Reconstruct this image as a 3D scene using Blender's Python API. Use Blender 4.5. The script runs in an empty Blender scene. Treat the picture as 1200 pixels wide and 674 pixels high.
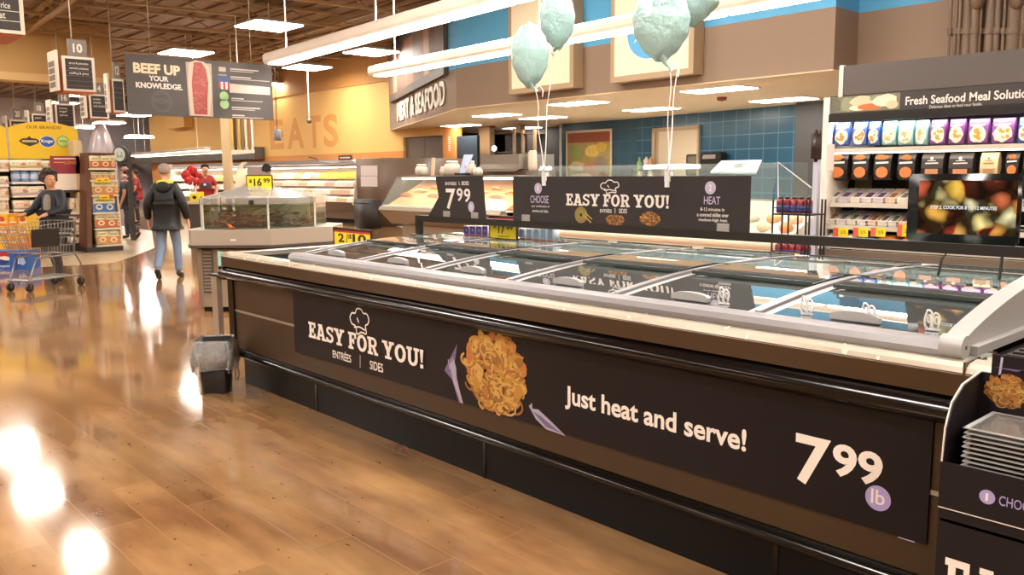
import bpy, bmesh, math, random
import numpy as np
from math import sin, cos, pi, radians, sqrt, atan2
from mathutils import Vector, Matrix
random.seed(7)
SC = bpy.context.scene
COL = SC.collection

# ------------------------------------------------------------------ camera, world, exposure
H = 1.5; FPX = 992.0; PITCH = radians(7.66); ROLL = radians(0.4); AZ = radians(137.7)
FW = np.array([cos(AZ)*cos(PITCH), sin(AZ)*cos(PITCH), -sin(PITCH)])
R0 = np.array([sin(AZ), -cos(AZ), 0.0]); U0 = np.cross(R0, FW)
RT = R0*cos(ROLL) - U0*sin(ROLL); UP = np.cross(RT, FW)
CP = np.array([0, 0, H])
cd = bpy.data.cameras.new('camera'); cam = bpy.data.objects.new('camera', cd); COL.objects.link(cam)
cd.sensor_width = 36; cd.lens = 36*FPX/1200; cd.clip_start = .05; cd.clip_end = 300
cam.matrix_world = Matrix(((RT[0], UP[0], -FW[0], 0), (RT[1], UP[1], -FW[1], 0), (RT[2], UP[2], -FW[2], H), (0, 0, 0, 1)))
SC.camera = cam
SC.view_settings.view_transform = 'Standard'; SC.view_settings.look = 'None'
SC.view_settings.gamma = 1; SC.view_settings.use_curve_mapping = False
SC.view_settings.exposure = 0.75
LIT = 1.0                                   # strength of the store's lamps
w = bpy.data.worlds.new('world'); SC.world = w; w.use_nodes = True
w.node_tree.nodes['Background'].inputs[0].default_value = (1.0, .86, .68, 1)
w.node_tree.nodes['Background'].inputs[1].default_value = 0.30
SC.cycles.use_denoising = True
SC.cycles.max_bounces = 6; SC.cycles.diffuse_bounces = 3; SC.cycles.glossy_bounces = 4
SC.cycles.transparent_max_bounces = 12; SC.cycles.transmission_bounces = 4
SC.cycles.caustics_reflective = False; SC.cycles.caustics_refractive = False
SC.cycles.sample_clamp_indirect = 6

def ray(x, y): return FW + (x-600)/FPX*RT + (337-y)/FPX*UP
def onZ(x, y, z=0.): d = ray(x, y); return CP + (z-H)/d[2]*d
def onY(x, y, Y): d = ray(x, y); return CP + Y/d[1]*d
def onX(x, y, X): d = ray(x, y); return CP + X/d[0]*d
def atD(x, y, D): return CP + D*ray(x, y)
FH = np.array([cos(AZ), sin(AZ), 0.])        # level view direction, R0 level right

# ------------------------------------------------------------------ materials
def lin(c):
    c = c.lstrip('#'); v = [int(c[i:i+2], 16)/255 for i in (0, 2, 4)]
    return tuple(a/12.92 if a <= .04045 else ((a+.055)/1.055)**2.4 for a in v) + (1,)
MATS = {}
def M(name, col='#808080', rough=.5, metal=0., emit=None, es=0., var=0., vs=30., spec=.5, bump=0.):
    if name in MATS: return MATS[name]
    m = bpy.data.materials.new(name); m.use_nodes = True; nt = m.node_tree; b = nt.nodes['Principled BSDF']
    b.inputs['Base Color'].default_value = lin(col); b.inputs['Roughness'].default_value = rough
    b.inputs['Metallic'].default_value = metal; b.inputs['Specular IOR Level'].default_value = spec
    if emit: b.inputs['Emission Color'].default_value = lin(emit); b.inputs['Emission Strength'].default_value = es
    tc = nt.nodes.new('ShaderNodeTexCoord'); n = nt.nodes.new('ShaderNodeTexNoise')
    n.inputs['Scale'].default_value = vs; n.inputs['Detail'].default_value = 3; nt.links.new(tc.outputs['Object'], n.inputs['Vector'])
    if var:
        mx = nt.nodes.new('ShaderNodeMix'); mx.data_type = 'RGBA'
        c = lin(col); mx.inputs[6].default_value = tuple(max(0, k*(1-var)) for k in c[:3])+(1,)
        mx.inputs[7].default_value = tuple(min(1, k*(1+var)) for k in c[:3])+(1,)
        nt.links.new(n.outputs['Fac'], mx.inputs[0]); nt.links.new(mx.outputs[2], b.inputs['Base Color'])
    else:
        mr = nt.nodes.new('ShaderNodeMapRange'); mr.inputs['To Min'].default_value = rough*.96; mr.inputs['To Max'].default_value = min(1, rough*1.04)
        nt.links.new(n.outputs['Fac'], mr.inputs['Value']); nt.links.new(mr.outputs[0], b.inputs['Roughness'])
    if bump:
        bp = nt.nodes.new('ShaderNodeBump'); bp.inputs['Strength'].default_value = bump; bp.inputs['Distance'].default_value = .02
        nt.links.new(n.outputs['Fac'], bp.inputs['Height']); nt.links.new(bp.outputs[0], b.inputs['Normal'])
    MATS[name] = m; return m
def glow(name, col, s):
    return M(name, '#ffffff', .5, emit=col, es=s)
def glass(name, tint='#e8f2ee', refl=1.0, alpha=.96, rough=.0, crumple=0.):
    m = bpy.data.materials.new(name); m.use_nodes = True; nt = m.node_tree; nt.nodes.clear()
    o = nt.nodes.new('ShaderNodeOutputMaterial'); t = nt.nodes.new('ShaderNodeBsdfTransparent'); t.inputs[0].default_value = lin(tint)
    g = nt.nodes.new('ShaderNodeBsdfGlossy'); g.inputs['Roughness'].default_value = rough
    f = nt.nodes.new('ShaderNodeFresnel'); f.inputs[0].default_value = 1.5
    mu = nt.nodes.new('ShaderNodeMath'); mu.operation = 'MULTIPLY'; mu.use_clamp = True; mu.inputs[1].default_value = refl
    nt.links.new(f.outputs[0], mu.inputs[0])
    mx = nt.nodes.new('ShaderNodeMixShader'); nt.links.new(mu.outputs[0], mx.inputs[0]); nt.links.new(t.outputs[0], mx.inputs[1]); nt.links.new(g.outputs[0], mx.inputs[2])
    last = mx
    if alpha < 1:
        d = nt.nodes.new('ShaderNodeBsdfDiffuse'); d.inputs[0].default_value = lin(tint)
        m2 = nt.nodes.new('ShaderNodeMixShader'); m2.inputs[0].default_value = 1-alpha
        nt.links.new(mx.outputs[0], m2.inputs[1]); nt.links.new(d.outputs[0], m2.inputs[2]); last = m2
    if crumple:
        tc = nt.nodes.new('ShaderNodeTexCoord'); n = nt.nodes.new('ShaderNodeTexNoise'); n.inputs['Scale'].default_value = 22; n.inputs['Distortion'].default_value = 2
        bp = nt.nodes.new('ShaderNodeBump'); bp.inputs['Strength'].default_value = crumple; bp.inputs['Distance'].default_value = .03
        nt.links.new(tc.outputs['Object'], n.inputs['Vector']); nt.links.new(n.outputs['Fac'], bp.inputs['Height'])
        nt.links.new(bp.outputs[0], g.inputs['Normal']); nt.links.new(bp.outputs[0], f.inputs['Normal'])
        if alpha < 1: nt.links.new(bp.outputs[0], d.inputs['Normal'])
    nt.links.new(last.outputs[0], o.inputs[0]); MATS[name] = m; return m

# ------------------------------------------------------------------ mesh builder
class MB:
    def __init__(s): s.v = []; s.f = []; s.m = []; s.mats = []; s.sm = []
    def mi(s, mat):
        if mat not in s.mats: s.mats.append(mat)
        return s.mats.index(mat)
    def add(s, vs, fs, mat, smooth=False):
        b = len(s.v); s.v += [tuple(map(float, p)) for p in vs]; i = s.mi(mat)
        for f in fs: s.f.append([b+k for k in f]); s.m.append(i); s.sm.append(smooth)
        return s
    def hexa(s, p, mat):                     # 8 points: bottom ring then top ring
        return s.add(p, [(3, 2, 1, 0), (4, 5, 6, 7), (0, 1, 5, 4), (1, 2, 6, 5), (2, 3, 7, 6), (3, 0, 4, 7)], mat)
    def box(s, a, b, mat):
        x0, y0, z0 = a; x1, y1, z1 = b
        x0, x1 = min(x0, x1), max(x0, x1); y0, y1 = min(y0, y1), max(y0, y1); z0, z1 = min(z0, z1), max(z0, z1)
        return s.hexa([(x0, y0, z0), (x1, y0, z0), (x1, y1, z0), (x0, y1, z0), (x0, y0, z1), (x1, y0, z1), (x1, y1, z1), (x0, y1, z1)], mat)
    def obox(s, c, hx, hy, z0, z1, mat):      # centre xy, half-axis vectors xy
        c = np.array(c[:2]); hx = np.array(hx[:2]); hy = np.array(hy[:2])
        r = [c-hx-hy, c+hx-hy, c+hx+hy, c-hx+hy]
        return s.hexa([(*q, z0) for q in r]+[(*q, z1) for q in r], mat)
    def bbox(s, a, b, mat, bev=.01):         # box with chamfered edges
        bm = bmesh.new(); bmesh.ops.create_cube(bm, size=1)
        d = [abs(b[i]-a[i]) for i in range(3)]
        bmesh.ops.scale(bm, vec=d, verts=bm.verts)
        bev = min(bev, min(d)*.45)
        bmesh.ops.bevel(bm, geom=bm.edges[:], offset=bev, segments=2, affect='EDGES')
        bmesh.ops.translate(bm, vec=[(a[i]+b[i])/2 for i in range(3)], verts=bm.verts)
        return s.bm(bm, mat, True)
    def bm(s, bm, mat, smooth=False, T=None):
        bm.verts.index_update()
        vs = [(T @ v.co if T else v.co)[:] for v in bm.verts]
        s.add(vs, [[v.index for v in f.verts] for f in bm.faces], mat, smooth); bm.free(); return s
    def prism(s, prof, axis, a, b, mat, smooth=False):   # profile (u,v) swept along axis 0 (u=y,v=z) or 1 (u=x,v=z) or 2 (u=x,v=y)
        def pt(u, v, t): return {0: (t, u, v), 1: (u, t, v), 2: (u, v, t)}[axis]
        n = len(prof)
        vs = [pt(u, v, a) for u, v in prof]+[pt(u, v, b) for u, v in prof]
        s.add(vs, [(i, (i+1) % n, n+(i+1) % n, n+i) for i in range(n)], mat, smooth)
        s.add(vs, [list(range(n))[::-1], list(range(n, 2*n))], mat); return s
    def tube(s, pts, r, mat, n=8, closed=False, cap=True):
        pts = [np.array(p, float) for p in pts]; N = len(pts); vs = []; fs = []
        rr = r if hasattr(r, '__len__') else [r]*N
        for i, p in enumerate(pts):
            if closed: t = pts[(i+1) % N]-pts[i-1]
            else: t = pts[min(i+1, N-1)]-pts[max(i-1, 0)]
            t = t/(np.linalg.norm(t)+1e-12); a = np.array([0, 0, 1.]) if abs(t[2]) < .9 else np.array([1., 0, 0])
            e1 = np.cross(t, a); e1 /= np.linalg.norm(e1); e2 = np.cross(t, e1)
            for k in range(n): vs.append(p+rr[i]*(cos(2*pi*k/n)*e1+sin(2*pi*k/n)*e2))
        for i in range(N if closed else N-1):
            j = (i+1) % N
            for k in range(n): fs.append((i*n+k, i*n+(k+1) % n, j*n+(k+1) % n, j*n+k))
        s.add(vs, fs, mat, n > 4)
        if cap and not closed: s.add(vs[:n], [list(range(n))], mat); s.add(vs[-n:], [list(range(n))[::-1]], mat)
        return s
    def lathe(s, c, prof, mat, n=20, smooth=True):     # prof (r,z) about a vertical axis
        vs = [(c[0]+r*cos(2*pi*k/n), c[1]+r*sin(2*pi*k/n), c[2]+z) for r, z in prof for k in range(n)]
        fs = [(i*n+k, i*n+(k+1) % n, (i+1)*n+(k+1) % n, (i+1)*n+k) for i in range(len(prof)-1) for k in range(n)]
        fs += [list(range(n))[::-1], [(len(prof)-1)*n+k for k in range(n)]]
        return s.add(vs, fs, mat, smooth)
    def ball(s, c, r, mat, seg=14, T=None):
        bm = bmesh.new(); bmesh.ops.create_uvsphere(bm, u_segments=seg, v_segments=max(6, seg*2//3), radius=1)
        r = r if hasattr(r, '__len__') else (r, r, r)
        X = Matrix.Translation(Vector(c)) @ (T or Matrix()) @ Matrix.Diagonal((*r, 1))
        return s.bm(bm, mat, True, X)
    def poly(s, pl, pts, mat, lift=0.):       # flat polygon on a plane pl=(origin, ux, uy, normal)
        o, ux, uy, n = pl
        return s.add([o+ux*a+uy*b+n*lift for a, b in pts], [list(range(len(pts)))], mat)
    def slab(s, pl, pts, mat, t=.01, back=0.):       # polygon with thickness
        o, ux, uy, n = pl; N = len(pts)
        vs = [o+ux*a+uy*b+n*(-back) for a, b in pts]+[o+ux*a+uy*b+n*(-back-t) for a, b in pts]
        return s.add(vs, [list(range(N)), list(range(N, 2*N))[::-1]]+[(i, N+i, N+(i+1) % N, (i+1) % N) for i in range(N)], mat)
    def disc(s, pl, c, r, mat, lift=0., n=24, ry=None):
        return s.poly(pl, [(c[0]+r*cos(2*pi*k/n), c[1]+(ry or r)*sin(2*pi*k/n)) for k in range(n)], mat, lift)
    def blob(s, pl, c, rx, ry, mat, lift=0., n=16, j=.15, rot=0.):
        pts = []
        for k in range(n):
            q = 1+random.uniform(-j, j); a = 2*pi*k/n; x = rx*q*cos(a); y = ry*q*sin(a)
            pts.append((c[0]+x*cos(rot)-y*sin(rot), c[1]+x*sin(rot)+y*cos(rot)))
        return s.poly(pl, pts, mat, lift)
    def line(s, pl, pts, wd, mat, lift=0., closed=False):
        P = [np.array(p, float) for p in pts]; N = len(P); L = []; Rr = []
        for i in range(N):
            t = (P[(i+1) % N]-P[i-1]) if closed else P[min(i+1, N-1)]-P[max(i-1, 0)]
            t = t/(np.linalg.norm(t)+1e-12); nn = np.array([-t[1], t[0]])
            L.append(P[i]+nn*wd/2); Rr.append(P[i]-nn*wd/2)
        o, ux, uy, n = pl; vs = [o+ux*a+uy*b+n*lift for a, b in L+Rr]
        return s.add(vs, [(i, N+i, N+(i+1) % N, (i+1) % N) for i in range(N if closed else N-1)], mat)
    def text(s, pl, t, x0, x1, y0, y1, mat, lift=.002, bold=0.):    # text fitted to a rectangle of the plane
        vs, fs = text_mesh(t, bold)
        xs = [v[0] for v in vs]; ys = [v[1] for v in vs]; a, b = min(xs), max(xs); c, d = min(ys), max(ys)
        o, ux, uy, n = pl
        s.add([o+ux*(x0+(v[0]-a)/(b-a)*(x1-x0))+uy*(y0+(v[1]-c)/(d-c)*(y1-y0))+n*lift for v in vs], fs, mat); return s
    def slabtext(s, pl, t, x0, x1, y0, y1, mat, lift=.002):
        ps = []; x = 0
        for ch in t:
            if ch == ' ': x += .32; continue
            wd, polys = SLAB[ch]
            ps += [[(x+a, b) for a, b in q] for q in polys]; x += wd+.06
        x -= .06; o, ux, uy, n = pl
        for i, q in enumerate(ps): s.poly(pl, [(x0+a/x*(x1-x0), y0+b*(y1-y0)) for a, b in q], mat, lift+i*4e-5)
        return s
    def build(s, name, parent=None, local=False, smooth=None):
        me = bpy.data.meshes.new(name); vs = np.array(s.v)
        ob = bpy.data.objects.new(name, me)
        if parent is not None:
            if not local: vs = vs - wloc(parent)
            ob.parent = parent
        elif not local:
            lo = vs.min(0); hi = vs.max(0); c = np.array([(lo[0]+hi[0])/2, (lo[1]+hi[1])/2, lo[2]]); vs = vs-c; ob.location = c
        me.from_pydata([tuple(v) for v in vs], [], s.f)
        for m in s.mats: me.materials.append(m)
        me.polygons.foreach_set('material_index', s.m); me.polygons.foreach_set('use_smooth', s.sm if smooth is None else [smooth]*len(s.f))
        me.update(); COL.objects.link(ob); return ob
def wloc(o):
    v = np.zeros(3)
    while o is not None: v += np.array(o.location); o = o.parent
    return v
_TX = {}
def text_mesh(t, bold):
    if (t, bold) in _TX: return _TX[(t, bold)]
    cu = bpy.data.curves.new('tmp', 'FONT'); cu.body = t; cu.size = 1; cu.offset = bold; cu.resolution_u = 4
    ob = bpy.data.objects.new('tmp', cu); COL.objects.link(ob); bpy.context.view_layer.update()
    me = bpy.data.meshes.new_from_object(ob.evaluated_get(bpy.context.evaluated_depsgraph_get()))
    r = ([tuple(v.co) for v in me.vertices], [list(p.vertices) for p in me.polygons])
    bpy.data.objects.remove(ob); bpy.data.curves.remove(cu); bpy.data.meshes.remove(me); _TX[(t, bold)] = r; return r
def _r(a, b, c, d): return [(a, b), (c, b), (c, d), (a, d)]
def _arc(cx, cy, rx, ry, a0, a1, tx, ty, n=10):
    q = []
    for i in range(n):
        p0 = radians(a0+(a1-a0)*i/n); p1 = radians(a0+(a1-a0)*(i+1)/n)
        q.append([(cx+rx*cos(p0), cy+ry*sin(p0)), (cx+rx*cos(p1), cy+ry*sin(p1)), (cx+(rx-tx)*cos(p1), cy+(ry-ty)*sin(p1)), (cx+(rx-tx)*cos(p0), cy+(ry-ty)*sin(p0))])
    return q
SLAB = {
 'E': (.72, [_r(.1, 0, .32, 1), _r(0, 0, .7, .16), _r(0, .84, .7, 1), _r(.1, .42, .5, .58), _r(.55, 0, .72, .32), _r(.55, .68, .72, 1), _r(.42, .34, .54, .66)]),
 'F': (.72, [_r(.1, 0, .32, 1), _r(0, 0, .46, .16), _r(0, .84, .7, 1), _r(.1, .42, .5, .58), _r(.55, .66, .72, 1), _r(.42, .34, .54, .66)]),
 'A': (.95, [[(.06, 0), (.27, 0), (.56, 1), (.34, 1)], [(.42, 1), (.6, 1), (.9, 0), (.64, 0)], _r(.26, .24, .68, .4), _r(0, 0, .38, .16), _r(.54, 0, .97, .16), _r(.22, .86, .58, 1)]),
 'S': (.7, _arc(.35, .73, .34, .27, 20, 270, .2, .17)+_arc(.35, .29, .35, .29, 90, -160, .2, .17)+[_r(.54, .7, .68, .98), _r(.0, .02, .15, .32)]),
 'Y': (.95, [[(.06, 1), (.32, 1), (.6, .45), (.36, .4)], [(.66, 1), (.88, 1), (.6, .4), (.42, .45)], _r(.36, 0, .59, .48), _r(0, .85, .42, 1), _r(.55, .85, .96, 1), _r(.22, 0, .74, .15)]),
 'O': (.86, _arc(.43, .5, .43, .5, 0, 360, .24, .18, 20)),
 'R': (.86, [_r(.1, 0, .32, 1), _r(0, 0, .44, .15), _r(0, .85, .5, 1), _r(.3, .42, .5, .57), [(.4, .45), (.6, .5), (.84, .05), (.6, 0)], _r(.56, 0, .88, .15)]+_arc(.48, .71, .32, .29, -90, 90, .2, .14)),
 'U': (.92, [_r(.1, .3, .33, 1), _r(.62, .3, .82, 1), _r(0, .85, .42, 1), _r(.53, .85, .93, 1)]+_arc(.46, .36, .36, .36, 180, 360, .22, .18)),
 '!': (.28, [[(.08, .3), (.2, .3), (.27, 1), (.01, 1)], _r(.03, 0, .25, .2)]),
}
def hat(mb, pl, c, wd, ht, mat, t, lift=.002, rot=.18):     # outline of a chef's hat
    q = [(-.26, -.5), (-.28, -.2), (-.48, -.08), (-.52, .16), (-.36, .32), (-.2, .3), (-.06, .46), (.16, .44), (.28, .28), (.46, .24), (.52, .02), (.42, -.14), (.28, -.2), (.26, -.5), (0, -.44)]; q = [(a*cos(rot)-b*sin(rot), a*sin(rot)+b*cos(rot)) for a, b in q]
    pts = []; N = len(q)
    for i in range(N):
        p0, p1, p2, p3 = [np.array(q[(i+k-1) % N]) for k in range(4)]
        for u in np.linspace(0, 1, 5)[:-1]:
            pts.append(.5*((2*p1)+(-p0+p2)*u+(2*p0-5*p1+4*p2-p3)*u*u+(-p0+3*p1-3*p2+p3)*u**3))
    mb.line(pl, [(c[0]+a*wd, c[1]+b*ht) for a, b in pts], t, mat, lift, True)
    mb.line(pl, [(c[0]-.33*wd, c[1]-.3*ht), (c[0]-.02*wd, c[1]-.24*ht), (c[0]+.3*wd, c[1]-.32*ht)], t, mat, lift)
    mb.line(pl, [(c[0]-.15*wd, c[1]+.1*ht), (c[0]-.05*wd, c[1]-.08*ht)], t, mat, lift)
XH = np.array([1., 0, 0]); YH = np.array([0, 1., 0]); ZH = np.array([0, 0, 1.])
def plY(Y): return (np.array([0, Y, 0.]), XH, ZH, -YH)      # upright plane facing the aisle (-Y); coords = (X, Z)
def plX(X): return (np.array([X, 0, 0.]), YH, ZH, XH)       # upright plane facing +X; coords = (Y, Z)
def YY(x, y, Y): p = onY(x, y, Y); return (p[0], p[2])
def XX(x, y, X): p = onX(x, y, X); return (p[1], p[2])

def tag(o, label, cat, group=None, kind=None):
    o['label'] = label; o['category'] = cat
    if group: o['group'] = group
    if kind: o['kind'] = kind
    return o
def thing(name, label, cat, loc, group=None, rotz=0.):
    o = bpy.data.objects.new(name, None); o.empty_display_size = .1; COL.objects.link(o)
    o.location = tuple(map(float, loc)); o.rotation_euler = (0, 0, rotz); return tag(o, label, cat, group)
def struct(mb, name): o = mb.build(name); o['kind'] = 'structure'; return o
def copy_thing(root, loc, label, group=None, rotz=None):
    r = root.copy(); COL.objects.link(r); r.location = tuple(map(float, loc)); r['label'] = label
    if rotz is not None: r.rotation_euler = (0, 0, rotz)
    if group: r['group'] = group
    for ch in list(root.children):
        c = ch.copy(); COL.objects.link(c); c.parent = r
        for g in ch.children:
            d = g.copy(); COL.objects.link(d); d.parent = c
    return r
ORD = ['first', 'second', 'third', 'fourth', 'fifth', 'sixth', 'seventh', 'eighth', 'ninth', 'tenth', 'eleventh', 'twelfth', 'thirteenth', 'fourteenth', 'fifteenth', 'sixteenth', 'seventeenth', 'eighteenth', 'nineteenth', 'twentieth']

# ================================================================== SETTING
ZS = 3.0                                   # underside of the kitchen soffit
ZD = 5.7                                   # ceiling deck
def wood_floor():
    m = bpy.data.materials.new('wood_plank_floor'); m.use_nodes = True; nt = m.node_tree; b = nt.nodes['Principled BSDF']; L = nt.links.new
    tc = nt.nodes.new('ShaderNodeTexCoord')
    br = nt.nodes.new('ShaderNodeTexBrick'); br.offset = .37; br.inputs['Scale'].default_value = 1
    br.inputs['Brick Width'].default_value = 1.25; br.inputs['Row Height'].default_value = .19
    br.inputs['Mortar Size'].default_value = .0022; br.inputs['Bias'].default_value = 0
    br.inputs['Color1'].default_value = (0, 0, 0, 1); br.inputs['Color2'].default_value = (1, 1, 1, 1); br.inputs['Mortar'].default_value = (.5, .5, .5, 1)
    L(tc.outputs['Object'], br.inputs['Vector'])
    def noise(sc, scale, det, off=0):
        mp = nt.nodes.new('ShaderNodeMapping'); mp.inputs['Scale'].default_value = sc; mp.inputs['Location'].default_value = (off, off, 0)
        n = nt.nodes.new('ShaderNodeTexNoise'); n.inputs['Scale'].default_value = scale; n.inputs['Detail'].default_value = det
        L(tc.outputs['Object'], mp.inputs[0]); L(mp.outputs[0], n.inputs['Vector']); return n
    g = noise((.22, 1, 1), 8, 4); g2 = noise((.8, 1.6, 1), 1.7, 4, 3); sp = noise((.7, 1.7, 1), 26, 2, 9)
    def mix(f, a, c, mode='MIX'):
        x = nt.nodes.new('ShaderNodeMix'); x.data_type = 'RGBA'; x.blend_type = mode
        if isinstance(f, float): x.inputs[0].default_value = f
        else: L(f, x.inputs[0])
        for i, k in ((6, a), (7, c)):
            if isinstance(k, str): x.inputs[i].default_value = lin(k)
            else: L(k, x.inputs[i])
        return x.outputs[2]
    def rmp(s, a, c):
        r = nt.nodes.new('ShaderNodeMapRange'); r.inputs['From Min'].default_value = a; r.inputs['From Max'].default_value = c; L(s, r.inputs['Value']); return r.outputs[0]
    c1 = mix(rmp(g.outputs['Fac'], .36, .66), '#775436', '#9c754c')
    c2 = mix(rmp(g2.outputs['Fac'], .36, .66), '#6e4a30', '#a88258')
    c = mix(.5, c1, c2)
    pl = nt.nodes.new('ShaderNodeMapRange'); pl.inputs['To Min'].default_value = .86; pl.inputs['To Max'].default_value = 1.1; L(br.outputs['Color'], pl.inputs['Value'])
    hs = nt.nodes.new('ShaderNodeHueSaturation'); L(c, hs.inputs['Color']); L(pl.outputs[0], hs.inputs['Value'])
    c = mix(rmp(sp.outputs['Fac'], .70, .78), hs.outputs[0], '#5d3c20')
    c = mix(br.outputs['Fac'], c, '#91704a')
    L(c, b.inputs['Base Color'])
    rr = nt.nodes.new('ShaderNodeMapRange'); rr.inputs['To Min'].default_value = .05; rr.inputs['To Max'].default_value = .15
    L(g2.outputs['Fac'], rr.inputs['Value']); L(rr.outputs[0], b.inputs['Roughness'])
    bp = nt.nodes.new('ShaderNodeBump'); bp.inputs['Strength'].default_value = .05; bp.inputs['Distance'].default_value = .003
    L(g.outputs['Fac'], bp.inputs['Height']); L(bp.outputs[0], b.inputs['Normal'])
    b.inputs['Specular IOR Level'].default_value = .55; b.inputs['Coat Weight'].default_value = .25; b.inputs['Coat Roughness'].default_value = .06
    return m
def tiles(name, col, grout, w, h, rough=.25):
    m = bpy.data.materials.new(name); m.use_nodes = True; nt = m.node_tree; b = nt.nodes['Principled BSDF']; L = nt.links.new
    tc = nt.nodes.new('ShaderNodeTexCoord'); sx = nt.nodes.new('ShaderNodeSeparateXYZ'); cx = nt.nodes.new('ShaderNodeCombineXYZ')
    L(tc.outputs['Object'], sx.inputs[0]); L(sx.outputs[0], cx.inputs[0]); L(sx.outputs[2], cx.inputs[1])
    br = nt.nodes.new('ShaderNodeTexBrick'); br.offset = 0; br.inputs['Scale'].default_value = 1; br.inputs['Brick Width'].default_value = w; br.inputs['Row Height'].default_value = h
    br.inputs['Mortar Size'].default_value = .012; c = lin(col)
    br.inputs['Color1'].default_value = c; br.inputs['Color2'].default_value = tuple(k*.85 for k in c[:3])+(1,); br.inputs['Mortar'].default_value = lin(grout)
    L(cx.outputs[0], br.inputs['Vector']); L(br.outputs[0], b.inputs['Base Color']); b.inputs['Roughness'].default_value = rough; return m

floor_m = wood_floor()
mb = MB(); mb.box((-52, -14, -.1), (7, 24, 0), floor_m); struct(mb, 'floor')
mb = MB(); con = M('polished_beige_concrete', '#b9a283', .24, var=.12, vs=.8)
mb.prism([(-15.85, -12), (-15.8, 3.55), (-15.57, 4.77), (-16.83, 5.57), (-18.2, 6.4), (-24, 8.4), (-51, 10), (-51, -12)], 2, 0.0, .004, con); struct(mb, 'floor_concrete')
mb = MB(); mb.prism([(-24, 15.5), (-15, 12.0), (-6, 11.2), (-6, 19), (-24, 19)], 2, 0.0, .004, M('kitchen_floor_tile', '#cfc5b8', .4, var=.05)); struct(mb, 'floor_kitchen')  # unseen pale floor added to bounce neutral light up under the soffit
# ceiling deck, ribbed sheet metal
mb = MB(); deck = M('brown_roof_deck', '#80603d', .6, var=.18, vs=.7); rib = M('roof_deck_rib', '#775937', .6)
mb.box((-52, -14, ZD), (7, 24, ZD+.15), deck)
for i in range(60): mb.box((-50, -13+i*.6, ZD-.04), (6, -13+i*.6+.22, ZD), rib)
struct(mb, 'ceiling')
tr = M('painted_steel_truss', '#9a774c', .5)
def truss(p0, p1, zb, zt, n):
    mb = MB(); p0 = np.array(p0); p1 = np.array(p1); d = (p1-p0)/np.linalg.norm(p1-p0); q = np.array([-d[1], d[0]])
    for z, hw in ((zb, .05), (zt, .05)):
        mb.obox((p0+p1)/2, (p1-p0)/2, q*hw, z-.03, z+.03, tr)
    pts = [np.array([*(p0+(p1-p0)*k/n), zb if k % 2 else zt]) for k in range(n+1)]
    mb.tube(pts, .018, tr, 5); struct(mb, 'ceiling_truss')
for i in range(13): truss((-42+i*2.6, -12), (-42+i*2.6+1.4, 15.5 if i < 7 else 12), ZD-.38, ZD-.07, 34)
for y in (-8, -1, 6.2, 13): truss((-48, y+1.2), (2, y-1.8), ZD-.44, ZD-.10, 40)
# outer walls
tan = M('tan_wall_paint', '#b08a58', .7, var=.06, vs=1.5)
mb = MB(); mb.box((-52.2, -14, 0), (-52, 24, ZD), M('pale_far_wall', '#cfcad2', .7, var=.05)); struct(mb, 'wall_left')
mb = MB(); mb.box((-52, -14.2, 0), (7, -14, ZD), tan); struct(mb, 'wall_front')
mb = MB(); mb.box((7, -14, 0), (7.2, 24, ZD), tan); struct(mb, 'wall_right')
mb = MB(); mb.box((-52, 24, 0), (7, 24.2, ZD), M('dark_back_wall', '#4a3a30', .7)); struct(mb, 'wall_back')
# tan bulkhead over the aisles
bx = atD(65, 50, 23)[0]; by = XX(131, 60, bx)[0]
mb = MB(); mb.box((bx-.6, -13, 4.25), (bx, by, ZD-.02), M('bulkhead_paint', '#b78f58', .75, var=.05, vs=1)); mb.box((bx-.62, -13, 4.05), (bx+.05, by+.03, 4.25), M('bulkhead_edge', '#cba670', .7))
for k in range(8): mb.box((bx, by-1.6-k*1.9, 4.25), (bx+.012, by-1.58-k*1.9, ZD-.02), tan)
struct(mb, 'wall_bulkhead')
# orange wall behind the meat cases
A = onZ(457, 152.5, ZS)[:2]; B = onZ(535, 127, ZS)[:2]; Cc = onZ(976.5, 81, ZS)[:2]; D = onZ(1003.6, 85.7, ZS)[:2]
YO = A[1]+.05
plO = plY(YO)
org_hi = M('golden_orange_paint', '#e2b268', .65, var=.05, vs=.6); org_lo = M('deep_orange_paint', '#d18a45', .65, var=.05, vs=.6)
xl = YY(175, 150, YO)[0]; xd0 = YY(473, 180, YO)[0]; xd1 = YY(519, 180, YO)[0]; xr = YY(533, 180, YO)[0]
zw = YY(400, 103, YO)[1]; zb = YY(400, 180, YO)[1]; zdoor = YY(500, 159.5, YO)[1]
mb = MB()
mb.box((xl, YO, 0), (xd0, YO+.3, zb), org_lo); mb.box((xl, YO, zb), (xd0, YO+.3, zw), org_hi)
mb.box((xd0, YO, zdoor), (xd1, YO+.3, zw), org_hi); mb.box((xd1, YO, 0), (xr, YO+.3, zw), org_lo)
mb.box((xl, YO-.05, zw), (A[0], YO+.3, ZD), M('orange_tan_fascia', '#b98445', .7))
struct(mb, 'wall_orange')
# faded letters painted on the orange wall
mb = MB(); fad = M('faded_orange_lettering', '#d3954e', .7)
for ch, xa, xb in (('M', 262, 296), ('E', 317, 333), ('A', 337, 357), ('T', 361, 377), ('S', 380, 397)):
    a = YY(xa, 172, YO); b = YY(xb, 172, YO); t = YY((xa+xb)/2, 140-(xa-320)*.11, YO); bt = YY((xa+xb)/2, 175-(xa-320)*.04, YO)
    mb.text(plO, ch, a[0], b[0], bt[1], t[1], fad, .004, .03)
o = mb.build('trim_lettering'); o['kind'] = 'structure'
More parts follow.
